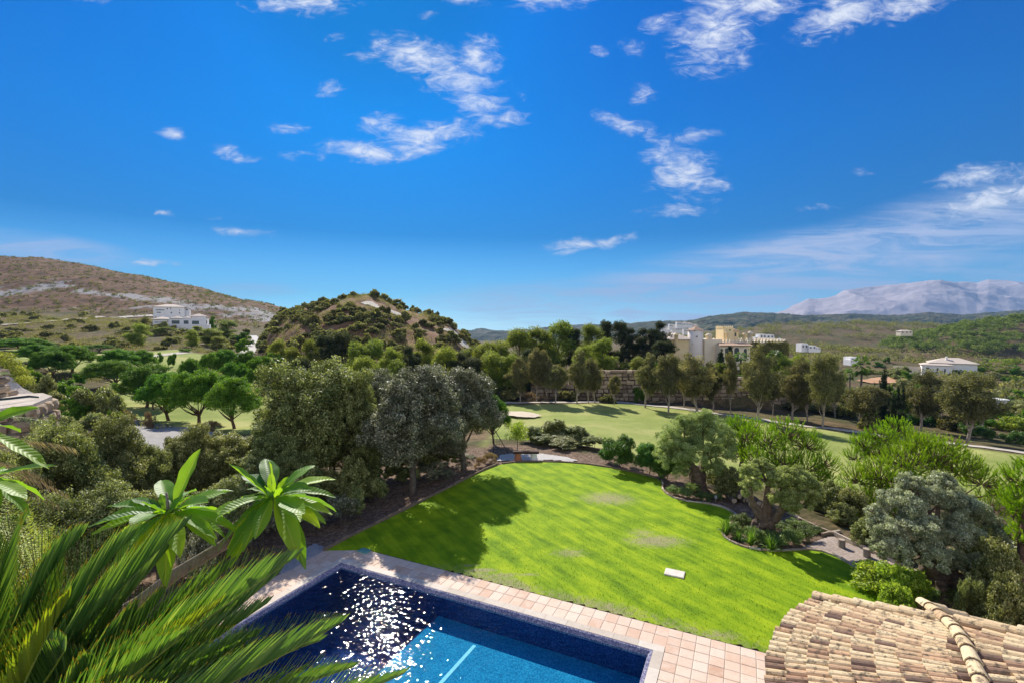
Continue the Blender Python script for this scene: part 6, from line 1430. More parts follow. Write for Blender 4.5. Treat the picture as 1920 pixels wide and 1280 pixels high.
for px, D, top, w, lab, v in [(95, 15.5, 785, 190, 'dark leafed tree in front of the stone terrace', 0), (190, 17.5, 782, 170, 'leafy tree right of the one before the stone terrace', 1), (265, 18.5, 818, 120, 'leafy tree in front of the pale lot', 2), (345, 20.5, 800, 130, 'yellowish leafy tree between the pale lot and the tall trees', 1),
                             (425, 21.5, 806, 150, 'yellowish leafy tree touching the tall trees', 2), (20, 13.5, 850, 140, 'dark leafed tree at the left edge under the dry palm fronds', 1), (150, 13.5, 905, 190, 'low leafy tree right behind the frangipani', 0), (290, 15, 905, 170, 'low leafy tree between the two frangipani rosettes', 2), (500, 19.5, 850, 120, 'dusty leafy tree under the tallest grey green tree', 0), (400, 16.5, 900, 150, 'leafy tree behind the right frangipani rosette', 1)]:
    put('oak', px, None, D, top, w, lab, G, var=v)
G = 'shrubs beneath the tall trees'
for px, D, top, w, lab, kd in [(640, 19.2, 930, 80, 'dusty rounded shrub beside the lawn edging below the tall trees', 'dryshrub'), (590, 18.6, 945, 70, 'dusty shrub left of the rounded one by the edging', 'dryshrub'), (815, 25, 868, 90, 'brown grey shrub at the foot of the dark silvery tree', 'dryshrub'), (680, 22.5, 880, 90, 'shrub between the trunks of the tall trees', 'undershrub'), (540, 18.8, 900, 90, 'leafy shrub below the open crowned tree', 'undershrub'),
                               (740, 25, 860, 70, 'shrub behind the bare trunk at the edging', 'undershrub'), (610, 21.5, 880, 70, 'green shrub under the tallest tree', 'undershrub'), (480, 17.2, 935, 80, 'low shrub behind the right frangipani leaves', 'dryshrub'), (870, 27.3, 850, 50, 'small shrub under the tree nearest the lawn end', 'dryshrub'), (360, 14, 985, 90, 'low shrub under the frangipani branch', 'dryshrub'), (570, 20.5, 868, 90, 'dense leafy shrub left of the tallest tree foot', 'undershrub'), (655, 21.2, 862, 90, 'dense leafy shrub right of the tallest tree foot', 'undershrub'), (700, 23.5, 850, 90, 'dense shrub left of the bare trunk by the edging', 'undershrub'), (780, 25.6, 838, 90, 'dense shrub right of the bare trunk by the edging', 'undershrub'), (835, 27.6, 826, 80, 'shrub closing the gap at the right end of the tall trees', 'undershrub'), (450, 18.6, 880, 100, 'dense shrub left of the dusty leafy tree', 'undershrub'), (700, 21.4, 896, 60, 'low shrub left of the bare trunk foot', 'undershrub'), (765, 24.2, 878, 60, 'low shrub right of the bare trunk foot', 'undershrub'), (660, 19.9, 915, 60, 'low shrub behind the dusty rounded shrub', 'undershrub'), (430, 15.2, 970, 80, 'low shrub right of the frangipani branch', 'dryshrub')]:
    put(kd, px, None, D, top, w, lab, G)
put('drybush', 920, None, 28.4, 838, 34, 'dry straw coloured bush beside the bright round crown', 'dry bushes'); put('drybush', 902, None, 27.6, 848, 30, 'small dry grass clump at the lawn end', 'dry bushes')
# grey-green bushes beyond the lawn end
G = 'bushes beyond the lawn end'
for px, D, top, w, lab, kd in [(1045, 36, 788, 70, 'grey green bush with the highest tip beyond the bench'), (1000, 35, 806, 70, 'grey green bush right of the lemon tree'), (1085, 35, 800, 80, 'pale grey green bush beyond the lawn end'), (1110, 33.5, 822, 60, 'thin yellowish bush at the right end of the grey green bushes'), (1060, 33.5, 825, 90, 'low grey green bush in front of the highest one'), (1015, 33.0, 835, 60, 'low bush directly behind the bench')] and [(1045, 34.2, 788, 80, 'grey green bush with the highest tip beyond the bench', 'undershrub'), (1000, 33.6, 801, 70, 'grey green bush right of the lemon tree', 'undershrub'), (1085, 33.0, 801, 84, 'pale grey green bush beyond the lawn end', 'undershrub'), (1112, 31.8, 818, 60, 'thin yellowish bush at the right end of the grey green bushes', 'undershrub'), (1060, 32.4, 818, 90, 'low grey green bush in front of the highest one', 'undershrub'), (1018, 33.0, 824, 70, 'low bush directly behind the bench', 'undershrub')]:
    put(kd, px, None, D, top, w, lab, G)
G = 'dark green bushes along the lawn'
for px, D, top, w, lab, kd in [(1165, 27.2, 818, 74, 'upright dark green oleander, first along the lawn edge', 'oleander'), (1215, 26.2, 828, 60, 'upright dark green oleander beside the dense olive', 'oleander'), (1140, 28.4, 838, 36, 'small oleander at the left end of the dark green bushes', 'oleander'), (1250, 25.2, 850, 60, 'shaded green bush left under the dense olive', 'oleander'), (1375, 22.5, 880, 80, 'dark green bush between the two olives', 'undershrub'), (1350, 24, 870, 60, 'shaded bush behind the dense olive trunk', 'undershrub'),
                               (1560, 21.0, 905, 80, 'glossy green bush beside the gnarled olive', 'undershrub'), (1600, 20.2, 915, 80, 'glossy green bush above the two stumps', 'undershrub'), (1590, 19.6, 945, 70, 'low green bush over the garden kerb', 'undershrub'), (1640, 17.6, 970, 70, 'green bush between the kerb and the silvery olive', 'undershrub'), (1535, 21.6, 920, 50, 'thin green bush behind the pruned clump', 'undershrub'),
                               (1880, 13.2, 1020, 110, 'dark shaded bush right of the silvery olive', 'undershrub'), (1900, 12.0, 1080, 110, 'dark bush cut off by the right edge above the roof', 'undershrub'), (1850, 14.5, 990, 90, 'dark bush behind the silvery olive trunk', 'undershrub'), (1835, 12.6, 1085, 60, 'small green bush in the shade right of the massive trunk', 'undershrub'), (1690, 16.5, 1010, 80, 'dark bush under the left side of the silvery olive', 'undershrub')]:
    put(kd, px, None, D, top, w, lab, G, sink=.2)
for px, D, top, w, lab in [(1655, 14.6, 1050, 110, 'bright lime green bush, left of a close pair by the lawn corner'), (1705, 14.2, 1048, 110, 'bright lime green bush touching the massive olive trunk'), (1690, 13.2, 1085, 70, 'small yellow leaved bush just above the roof')]:
    put('limebush', px, None, D, top, w, lab, 'lime green bushes')
def low(px, py, h, w, label, kd='groundbush', group='low plants in the olive beds', fol=None):
    p = P(px, py); o = plant_at(kd, p[0], p[1], h, w, label, group, z=0.0); return o
for px, py, h, w, lab in [(1262, 925, .5, .9, 'low leafy plant at the left tip of the round olive bed'), (1285, 930, .5, 1.0, 'low leafy plant before the dense olive trunk'), (1320, 935, .45, 1.0, 'low leafy plant right of the dense olive trunk'), (1300, 920, .5, .9, 'low leafy plant against the dense olive trunk'), (1345, 935, .4, .6, 'small leafy plant at the right end of the round bed'),
                          (1390, 985, .6, 1.1, 'pale low shrub left of the gnarled trunk'), (1375, 1000, .55, .9, 'pale low shrub between strap leaved plants'), (1415, 1010, .55, 1.0, 'low shrub at the foot of the gnarled trunk'), (1455, 1020, .6, 1.1, 'dark low shrub right of the gnarled trunk'), (1485, 1018, .65, 1.1, 'dark low shrub, second right of the gnarled trunk'), (1510, 1010, .55, .9, 'low shrub at the right end of the gnarled olive bed'), (1465, 990, .3, 1.0, 'sparse ground cover behind the gnarled trunk'), (1495, 985, .3, 1.1, 'sparse ground cover near the timber strip'), (1525, 995, .25, .9, 'thin ground cover beside the timber strip'),
                          (1800, 1130, .5, 1.0, 'low plant in the shade below the silvery olive'), (1735, 1120, .45, .9, 'low green plant left of the massive trunk foot'), (1850, 1140, .45, .9, 'low plant at the shaded right border')]:
    low(px, py, h, w, lab)
def strap_plant():
    rng = np.random.default_rng(88); V = []; Fq = []; A = []; n0 = 0
    for _ in range(95):
        a = rng.uniform(0, 2*pi); L = rng.uniform(.35, .62); e = radians(rng.uniform(25, 80)); d = np.array([cos(a), sin(a), 0]); s = np.array([-sin(a), cos(a), 0]); w = rng.uniform(.014, .026); v = rng.uniform(.2, 1)
        for q in np.linspace(0, 1, 6):
            p = d*(q*L*cos(e)+.02)+np.array([0, 0, L*q*sin(e)-.42*L*q**3*cos(e)]); ww = w*(1-q**3)+.001
            V += [p-s*ww, p+[0, 0, -.006], p+s*ww]
        A += [v]*18
        for i in range(5):
            for j in range(2): Fq.append([n0+i*3+j, n0+i*3+j+1, n0+i*3+j+4, n0+i*3+j+3])
        n0 += 18
    proto('strap', 'agapanthus_plant', 'plant', None, (np.array(V), np.array(Fq), np.array(A)), None, FOL['green'], .5, 1.0)
strap_plant()
for px, py, h, w, lab in [(1362, 1003, .7, .9, 'strap leaved plant at the left tip of the gnarled olive bed'), (1408, 1022, .65, .95, 'strap leaved plant in the middle of the bed front'), (1446, 1032, .65, .95, 'strap leaved plant right of the middle one'), (1385, 1014, .45, .6, 'small strap leaved plant between two bigger ones')]:
    low(px, py, h, w, lab, 'strap', 'strap leaved plants')
def strap_small(): pass
# lemon tree by the bench
def lemon_tree():
    p = P(970, 846); root = thing('lemon_tree', 'little lemon tree with a yellow fruit behind the bench', 'lemon tree', tuple(p)); rng = np.random.default_rng(91)
    tr = MB(); tr.tube(limb([0, 0, -.1], [0, 0, .9], rng, 6, 0, .03), np.linspace(.035, .025, 6), 6)
    B = np.array([[*(rng.normal(0, .28, 2)+[-.05, 0]), rng.uniform(.8, 1.9), .28, .28, .24] for _ in range(26)])
    for b in B[:12]: tr.tube(limb([0, 0, .8], b[:3], rng, 5), [.02, .016, .012, .01, .006], 4)
    tr.build('trunk', BARK, root); lv = foliage(rng, B, 2200, .11, .05, .5, bright=.15); mk('crown', lv[0], lv[1], FOL['lime'], root, {'v': lv[2]})
    mb = MB(); mb.lathe([(.005, -.07), (.045, -.045), (.06, 0), (.045, .045), (.005, .075)], 10, (.02, -.25, 1.0)); mb.build('lemon', mat_simple('lemon_skin', (.75, .62, .03), (.85, .75, .06), 9, .5), root, True)
lemon_tree()
def bench():
    p = P(986, 862); root = thing('bench', 'dark plank bench on one terracotta and one white pot shaped leg', 'bench', (p[0], p[1], .02))
    mb = MB(); mb.box(-.78, .78, -.16, .16, .40, .52); mb.box(-.76, .76, -.14, .14, .522, .535); mb.build('seat', mat_simple('dark_plank', (.03, .017, .014), (.09, .05, .04), 5), root)
    for x, m in ((-.48, mat_simple('terracotta', (.38, .14, .07), (.5, .22, .12), 6)), (.48, mat_simple('white_plaster', (.7, .68, .64), (.84, .82, .78), 5))):
        mb = MB(); mb.lathe([(.0, 0), (.24, 0), (.22, .05), (.17, .30), (.19, .34), (.19, .398), (0, .398)], 14, (x, 0, 0)); mb.build('leg', m, root)
bench()
def fence_post():
    p = P(940, 845); root = thing('wire_fence', 'slanting broken wire fence panel with a dark post near the lemon tree', 'fence', tuple(p))
    m = mat_simple('dark_metal', (.03, .03, .03), (.08, .07, .06), 5); mb = MB(); mb.tube([(-.5, 0, -.1), (-.55, 0, 1.7)], .025, 6); mb.build('post', m, root); mb = MB(); mb.tube([(-.55, 0, 1.6), (.45, -.1, -.1)], .025, 6); mb.build('post', m, root)
    mb = MB()
    for k in range(9): mb.tube([(-.53, 0, .1+k*.17), (-.53+.95*(1-(k+.6)/10), 0, .1+k*.17)], .006, 4)
    for k in range(5): mb.tube([(-.45+k*.16, 0, .02), (-.45+k*.16, 0, 1.35-k*.27)], .006, 4)
    mb.build('wire_mesh', m, root)
fence_post()
M_CUT = mat_simple('cut_wood', (.32, .24, .17), (.52, .42, .32), 12)
def stump(px, py, h, r, label):
    rng = np.random.default_rng(px); p = P(px, py); root = thing('tree_stump', label, 'stump', tuple(p), group='stumps in the gravel bed')
    mb = MB(); mb.tube([(0, 0, -.05), (0, 0, h*.5), (0, .005, h)], [r, r*.97, r*.98], 20, lobes=lambda th, t: 1+.05*np.sin(5*th+px)+.03*np.sin(11*th)); mb.build('bark', BARKP, root, False)
    mb = MB(); mb.lathe([(r*.93, h+.001), (r*.9, h+.006), (.001, h+.008)], 20, (0, .005, 0)); mb.build('cut_top', M_CUT, root)
stump(1578, 1026, .30, .115, 'upright log stump nearer the timber strip'); stump(1625, 1044, .30, .115, 'upright log stump nearer the roof')
def logs():
    rng = np.random.default_rng(95)
    names = ['lowest left', 'lowest middle', 'lowest right', 'second row left', 'second row right', 'top', 'front left', 'front right']
    pos = [(-.45, 0, .11), (-.12, .02, .11), (.22, 0, .11), (-.28, 0, .31), (.05, .02, .31), (-.12, 0, .50), (.55, -.3, .10), (.3, -.45, .09)]
    c = P(1390, 938)
    for (x, y, z), nm in zip(pos, names):
        root = thing('log', 'dark firewood log in the heap behind the gnarled olive, %s' % nm, 'log', tuple(c+[x, y, z]), rng.normal(0, .25), 'logs in the firewood heap')
        mb = MB(); r = rng.uniform(.10, .13); mb.tube([(0, -.3, 0), (0, 0, .01), (0, .3, 0)], [r, r*1.05, r*.97], 12, lobes=lambda th, t: 1+.06*np.sin(4*th+z*9)); mb.build('bark', BARK, root)
        mb = MB(); a = np.linspace(0, 2*pi, 13)[:-1]; mb.add([(r*.9*cos(t), -.303, r*.9*sin(t)) for t in a], np.arange(12)[None]); mb.build('cut_end', M_CUT, root)
logs()
def spotlight():
    p = P(1342, 938); root = thing('garden_light', 'small grey garden spotlight on the edging of the round olive bed', 'garden light', tuple(p)); m = mat_simple('grey_metal', (.3, .3, .3), (.45, .45, .45), 5)
    mb = MB(); mb.tube([(0, 0, -.05), (0, 0, .12)], .012, 6); mb.build('stake', m, root); mb = MB(); mb.lathe([(.0, .1), (.05, .1), (.06, .14), (.06, .24), (.05, .245), (0, .235)], 12); mb.build('lamp_head', m, root)
    p = P(1862, 1158); root = thing('spade', 'spade with a pale wooden handle lying on the soil beyond the roof', 'spade', tuple(p+[0, 0, .08]), .6)
    mb = MB(); mb.tube([(0, 0, 0), (.5, .7, .12)], .03, 8); mb.build('handle', BARKP, root); mb = MB(); mb.box(-.22, .06, -.2, .02, -.03, .02); mb.build('blade', m, root)
spotlight()

# ------------------------------------------------------------------ stone terrace on the left
def stone_terrace():
    rng = np.random.default_rng(52); m = bpy.data.materials['wall_boulder']; pale = mat_simple('pale_stone', (.42, .34, .26), (.70, .62, .52), 1.2, .95, .9, .06)
    root = thing('stone_terrace', 'pale stone terrace with rough stone edges and sloping ramp at the left edge', 'terrace', (0, 0, 0))
    D = 30.0
    def pt(px, py, d): return PD(px, py, d)
    # top slab
    T = [pt(-60, 772, 27), pt(60, 758, 28.5), pt(98, 742, 30.5), pt(80, 736, 34), pt(-60, 742, 34)]
    mb = MB(); V = np.array(T+[t-[0, 0, 2.5] for t in T]); mb.add(V, [np.array([[0, 1, 2, 3, 4]]), np.array([[i, 5+i, 5+(i+1) % 5, (i+1) % 5] for i in range(5)])]); mb.build('terrace_slab', pale, root)
    # ramp rising to the left
    R_ = [pt(5, 690, 37), pt(42, 726, 35), pt(70, 740, 34.2), pt(18, 742, 34), pt(-30, 735, 35), pt(-30, 690, 37)]
    mb = MB(); V = np.array(R_+[t-[0, 0, 3] for t in R_]); mb.add(V, [np.array([[0, 5, 4, 3, 2, 1]]), np.array([[(i+1) % 6, 6+(i+1) % 6, 6+i, i] for i in range(6)])]); mb.build('ramp', pale, root)
    def stones(a, b, h, rows, name):
        mb = MB(); a = np.array(a); b = np.array(b); L = np.linalg.norm((b-a)[:2]); t = (b-a)/L; n_ = np.array([t[1], -t[0], 0]); n_ /= np.linalg.norm(n_[:2])
        for r in range(rows):
            s = rng.uniform(-.3, 0)
            while s < L:
                l = rng.uniform(.45, 1.1); hh = h/rows; c = a+t*(s+l/2)+[0, 0, -hh*(r+.5)]; q = unit(rng.normal(size=(26, 3))); q = np.sign(q)*np.abs(q)**.55
                import itertools
                g = np.array(list(itertools.product((-1, 0, 1), repeat=3)), float); g = g[(np.abs(g).sum(1) > 0)]; g = g/np.maximum(1, np.linalg.norm(g, axis=1, keepdims=True)**.55)
                V = c+np.outer(g[:, 0]*l*.47, t)+np.outer(g[:, 1]*.3, n_)+np.outer(g[:, 2]*hh*.47, [0, 0, 1])+rng.normal(0, .025, g.shape)
                key = {tuple(np.round(x).astype(int)): i for i, x in enumerate(np.array([k for k in itertools.product((-1, 0, 1), repeat=3) if any(k)]))}
                Fq = []
                for ax in range(3):
                    o1, o2 = [k for k in range(3) if k != ax]
                    for sgn in (-1, 1):
                        for i in (-1, 0):
                            for j in (-1, 0):
                                f = []
                                for di, dj in ((0, 0), (1, 0), (1, 1), (0, 1)):
                                    k = [0, 0, 0]; k[ax] = sgn; k[o1] = i+di; k[o2] = j+dj; f.append(key[tuple(k)])
                                Fq.append(f if (sgn > 0) == (ax != 1) else f[::-1])
                mb.add(V, np.array(Fq), float(rng.uniform(.3, 1))); s += l+.03
        return mb.build(name, m, root)
    stones(pt(-60, 776, 26.8), pt(60, 762, 28.3), 2.2, 3, 'stone_wall'); stones(pt(60, 762, 28.3), pt(98, 746, 30.6), 2.2, 3, 'stone_wall')
    stones(pt(-30, 700, 31.5), pt(12, 690, 33), 2.6, 5, 'stone_wall')
    for k, (o, c) in enumerate(((0, (.02, .06, .055)), (.12, (.03, .03, .035)))):
        mb = MB(); mb.tube([pt(-60, 762-k*2, 28.2)+[0, 0, .22], pt(20, 753-k*2, 29.4)+[0, 0, .18], pt(55, 748-k*2, 30.2)+[0, 0, .15], pt(72, 746-k*1, 30.8)+[0, 0, .05]], .045, 6)
        tag(mb.build('garden_hose', mat_simple('hose%d' % k, c, tuple(x*2 for x in c), 3, .5)), ('green hose lying on the stone terrace', 'black pipe lying behind the green hose on the stone terrace')[k], 'hose')
    b = np.array([[*(pt(px, py, d)), .6, .5, .35] for px, py, d in [(2, 672, 37.5), (20, 680, 37), (35, 698, 36.5), (45, 712, 36), (10, 668, 38), (-10, 665, 38), (28, 690, 36.8)]])
    lv = foliage(rng, b, 5000, .16, .05, .8); tag(mk('creeping_plant', lv[0], lv[1], FOL['aleppo'], attrs={'v': lv[2]}), 'yellow green creeping plant over the rim of the stone ramp', 'plant')
stone_terrace()
# ------------------------------------------------------------------ cycad and frangipani in the foreground
def cycad():
    rng = np.random.default_rng(61); C = np.array([-1.75, 1.5, 6.45])
    root = thing('cycad', 'big sago palm with long combed fronds filling the lower left corner', 'cycad', (C[0], C[1], 0))
    b0 = np.array([C[0], C[1], 0])
    tr = MB(); tr.tube([(0, 0, -.1), (0, 0, 3), (.0, 0, 6.35)], [.22, .19, .17], 16, lobes=lambda th, t: 1+.08*np.sin(9*th+t*40)); tr.build('trunk', OLIVEBARK, root, True)
    def fmat(name, d, m_, l, tr_):
        m, nt, out = newmat(name); N = NT(nt); c = N.ramp(N.attr('v'), [(0, d), (.5, m_), (1, l)])
        c = N.mixc(N.mapr(N.attr('tip'), .93, 1.0), c, (.42, .26, .03))
        b = N.bsdf(c, .33, spec=.5); t = N.n('BsdfTranslucent'); N.l(N.mixc(1.0, c, (1.3, 1.3, .4), 'MULTIPLY'), t.inputs[0]); x = N.n('MixShader'); x.inputs[0].default_value = tr_
        N.l(b.outputs[0], x.inputs[1]); N.l(t.outputs[0], x.inputs[2]); N.l(x.outputs[0], out.inputs[0]); return m
    MD = fmat('cycad_green', (.045, .12, .025), (.13, .25, .045), (.36, .47, .12), .42)
    MY = fmat('cycad_backlit_green', (.09, .14, .008), (.22, .29, .015), (.38, .44, .03), .5)  # yellow glow of backlit fronds put into the leaf colour
    MR = mat_simple('frond_stalk', (.16, .20, .02), (.30, .34, .05), 9, .5)
    def frond(tip, bow, ll, mat, npair, side, vup=1.0, wl=.0056, start=.12, lab=None):
        """midrib from the crown to the tip; leaflets in two close ranks swept towards the tip and raised"""
        T = np.array(PD(*tip)); a = C+unit(rng.normal(0, 1, 3))*.08; mid = (a+T)/2+np.array(bow); t = np.linspace(0, 1, 40)[:, None]
        pth = (1-t)**2*a+2*t*(1-t)*mid+t**2*T
        tr = MB(); tr.tube(pth-b0, np.linspace(.012, .0028, 40), 6)
        npair = int(npair*.60); s = np.linspace(start, .995, npair); idx = s*39; i0 = np.clip(idx.astype(int), 0, 38); fr = (idx-i0)[:, None]; p = pth[i0]*(1-fr)+pth[i0+1]*fr; tg = unit(pth[i0+1]-pth[i0])
        up = np.array([0, 0, 1.]); sd = unit(np.cross(tg, up)); nn = unit(np.cross(sd, tg))
        V = []; A = []; TP = []; n0 = 0; Fq = []
        env = np.sin(np.clip(s*1.02, 0, 1)**.8*pi*.86+.22)
        for sg in (-1, 1):
            for k in range(npair):
                L = ll*env[k]*rng.uniform(.93, 1.07)
                if L < .02: continue
                sw = radians(66-24*s[k]); d = tg[k]*cos(sw)+unit(sd[k]*sg*.42+nn[k]*vup)*sin(sw)+rng.normal(0, .022, 3); d = unit(d)
                dro = -.10*L; m_ = 6; q = np.linspace(0, 1, m_)[:, None]
                c = p[k]+d*q*L+np.array([0, 0, dro])*q**2*.6+tg[k]*q**2*L*.12
                w = unit(np.cross(d, nn[k]*.6+sd[k]*sg*.8))[None]*wl*np.array([[.8], [1.0], [1.0], [.9], [.6], [.08]])
                kk = unit(np.cross(w[1:2], d[None]))*.0012
                V.append(np.stack([c-w, c+kk, c+w], 1).reshape(-1, 3)); A += [float(np.clip(rng.normal(.45, .2), 0, 1))]*18; TP += list(np.repeat(q[:, 0], 3))
                for i in range(5):
                    for j in range(2): Fq.append([n0+i*3+j, n0+i*3+j+1, n0+i*3+j+4, n0+i*3+j+3])
                n0 += 18
        o = mk('frond', np.concatenate(V)-b0, np.array(Fq), mat, root, {'v': A, 'tip': TP}, True)
        tr.build('midrib', MR, o, True)
        if lab: o['label'] = lab
    frond((345, 985, 2.55), (.0, .0, .10), .30, MD, 120, 1)
    frond((252, 1000, 2.3), (-.05, .0, .12), .28, MD, 110, 1)
    frond((556, 1042, 2.7), (.05, .0, .06), .30, MD, 125, 1)
    frond((150, 1005, 2.1), (-.1, .0, .12), .30, MD, 110, 1)
    frond((40, 985, 2.0), (-.1, .0, .12), .30, MD, 110, 1)
    frond((-60, 1010, 1.9), (-.1, .0, .1), .28, MD, 100, 1)
    frond((128, 1118, 1.75), (.0, -.05, .05), .20, MY, 90, 1, lab='yellow green frond lit from behind')
    frond((412, 1128, 2.15), (.0, -.05, .0), .20, MY, 95, 1, lab='yellow green frond lit from behind')
    frond((640, 1165, 2.6), (.05, .0, -.02), .27, MD, 115, 1)
    frond((755, 1262, 2.45), (.05, -.05, -.05), .25, MD, 105, 1)
    frond((480, 1190, 2.3), (.0, .0, -.03), .24, MD, 105, 1)
    frond((345, 1190, 1.9), (.0, -.05, .0), .22, MD, 95, 1)
    frond((-150, 1120, 1.6), (-.1, 0, .1), .25, MD, 80, 1)
    frond((300, 1300, 1.5), (0, -.1, 0), .2, MD, 80, 1)
    for q in [((200, 1090, 2.2), .26), ((90, 1060, 2.1), .26), ((450, 1110, 2.55), .27), ((300, 1120, 2.3), .25), ((560, 1215, 2.5), .24), ((230, 1210, 2.0), .24), ((-20, 1100, 1.9), .26), ((400, 1255, 2.2), .22), ((660, 1250, 2.6), .24), ((150, 1150, 1.9), .26), ((60, 1180, 1.75), .26), ((-10, 1020, 2.1), .27), ((380, 1180, 2.35), .25), ((500, 1130, 2.65), .26), ((110, 1040, 2.25), .26), ((280, 1050, 2.45), .27), ((180, 1240, 1.8), .24), ((320, 1020, 2.6), .3), ((520, 1075, 2.75), .3), ((430, 1060, 2.75), .3), ((600, 1200, 2.7), .26), ((250, 1150, 2.1), .28), ((30, 1120, 1.9), .28), ((120, 1220, 1.7), .26)]: frond(q[0], (0, .1, .0), q[1], MD, 95, 1)
    for k in range(7):   # fronds behind, outside the picture
        a = radians(150+k*34); T = C+np.array([cos(a), sin(a), 0])*1.0+[0, 0, .1]
        pth = np.array([C, (C+T)/2+[0, 0, .35], T]);
        tp = T; dd = max(.2, 0)
    return root
cycad()
def leaf_material():
    m, nt, out = newmat('frangipani_leaf'); N = NT(nt)
    c = N.ramp(N.attr('v'), [(0, (.05, .14, .012)), (.5, (.13, .28, .02)), (1, (.28, .44, .04))])
    vein = N.math('ABSOLUTE', N.attr('vu')); vn = N.math('SINE', N.math('ADD', N.math('MULTIPLY', N.attr('vv'), 110), N.math('MULTIPLY', vein, -9)))
    c = N.mixc(N.mapr(vein, .10, .0, 0, .7), c, (.36, .44, .14)); c = N.mixc(N.mapr(vn, .80, 1, 0, .2), c, (.28, .38, .10))
    geo = N.n('NewGeometry'); c2 = N.mixc(geo.outputs['Backfacing'], c, N.mixc(.55, c, (.30, .42, .22)))
    b = N.bsdf(c2, .5, N.bump(vn, .2, .003), .5); t = N.n('BsdfTranslucent'); N.l(N.mixc(1.0, c, (2.2, 2.0, .35), 'MULTIPLY'), t.inputs[0]); x = N.n('MixShader'); x.inputs[0].default_value = .5
    N.l(b.outputs[0], x.inputs[1]); N.l(t.outputs[0], x.inputs[2]); N.l(x.outputs[0], out.inputs[0]); return m
M_FR = leaf_material()
M_FRST = mat_simple('frangipani_bark', (.16, .12, .09), (.36, .30, .24), 14, .9, .8, .01)
def rosette(parent, off, c, n, L, seed, el0=5, tilt=(0, 0, 1), extra=()):
    rng = np.random.default_rng(seed); V = []; Fq = []; A = []; VU = []; VV = []; n0 = 0; U = 14; S = 6
    ax = unit(np.array(tilt, float)); X = unit(np.cross(ax, [0, 1, .2])); Y = np.cross(ax, X)
    lst = []
    for k in range(n):
        a = k*2.39996+rng.normal(0, .2); e = radians(el0+52*(k/n)**2.0+rng.normal(0, 9)-26*(k < n*.4)); lst.append((a, e, L*rng.uniform(.8, 1.12)*(1 if k < n*.75 else .5)))
    for a, e, l in list(lst)+list(extra):
        d = X*cos(a)*cos(e)+Y*sin(a)*cos(e)+ax*sin(e); d = unit(d); s = unit(np.cross(d, ax)+rng.normal(0, .12, 3)); s = unit(s-d*(s@d)); nr = np.cross(s, d); droop = rng.uniform(.25, .75) if e < radians(45) else rng.uniform(0, .2); w = l*rng.uniform(.11, .14); v = float(np.clip(rng.normal(.5, .22), 0, 1)); fold = rng.uniform(.15, .5); wv = rng.uniform(0, 6)
        for i in range(U):
            q = i/(U-1); st = .12
            wid = w*(max(0, (q-st)/(1-st))**.62*(1-max(0, (q-st)/(1-st))**3.2))*1.75 if q > st else .004
            wid = max(wid, .003)
            c_ = c+ax*(.03*(1-e))+d*l*q+np.array([0, 0, -droop*l*q**2.1*.55])
            for j in range(S+1):
                g = j/S*2-1; p = c_+s*wid*g+nr*(abs(g)*wid*fold-.0)+nr*.004*sin(q*22+wv+g)*(abs(g)**2); V.append(p-off); A.append(v); VU.append(g); VV.append(q)
        for i in range(U-1):
            for j in range(S): Fq.append([n0+i*(S+1)+j, n0+i*(S+1)+j+1, n0+(i+1)*(S+1)+j+1, n0+(i+1)*(S+1)+j])
        n0 += U*(S+1)
    return mk('leaf_rosette', np.array(V), np.array(Fq), M_FR, parent, {'v': A, 'vu': VU, 'vv': VV}, True)
def frangipani():
    b = np.array([-2.6, 2.9, 0.0]); root = thing('frangipani_tree', 'frangipani with two large leaf rosettes on a bare grey branch above the cycad', 'frangipani', tuple(b)); rng = np.random.default_rng(71)
    c1 = PD(318, 968, 2.75); c2 = PD(512, 938, 3.0); k = PD(200, 1165, 2.95); j = PD(330, 1075, 2.95)
    tr = MB()
    tr.tube([b-b+[0, 0, -.1], [.1, 0, 3], [.25, .0, 5.2], k-b], [.075, .065, .055, .046], 12, lobes=lambda th, t: 1+.05*np.sin(5*th+t*20))
    tr.tube([k-b, (k+j)/2-b+[0, 0, -.02], j-b, PD(418, 1022, 2.98)-b, PD(470, 975, 3.0)-b, c2-b-[0, 0, .02]], [.046, .042, .038, .034, .032, .028], 12, lobes=lambda th, t: 1+.05*np.sin(4*th+t*30))
    tr.tube([k-b, (k+c1)/2-b+[-.1, .05, .02], c1-b-[0, 0, .03]], [.042, .034, .026], 10); tr.tube([c1-b-[0, 0, .05], c1-b+[-.015, 0, .14]], [.012, .006], 6)
    tr.build('branch', M_FRST, root, True)
    rosette(root, b, np.array(c1), 40, .38, 72, 6, (-.05, -.1, 1)); rosette(root, b, np.array(c2), 42, .39, 73, 2, (.1, -.15, 1), extra=[(pi/2*1.0, radians(80), .33)])
    b2 = np.array([-3.3, 2.2, 0.0]); root = thing('frangipani_tree', 'frangipani leaves reaching in from the left edge', 'frangipani', tuple(b2))
    c3 = PD(-40, 905, 2.6); c4 = PD(-60, 812, 2.3); tr = MB(); tr.tube([(0, 0, -.1), (.1, 0, 4), c3-b2-[0, 0, .02]], [.12, .09, .03], 10); tr.tube([(.1, 0, 4), (.0, 0, 6.3), c4-b2-[0, 0, .02]], [.08, .05, .03], 10); tr.build('branch', M_FRST, root, True)
    rosette(root, b2, np.array(c3), 20, .33, 74, 0, (.2, 0, 1)); rosette(root, b2, np.array(c4), 12, .30, 75, 10, (.3, 0, 1))
frangipani()
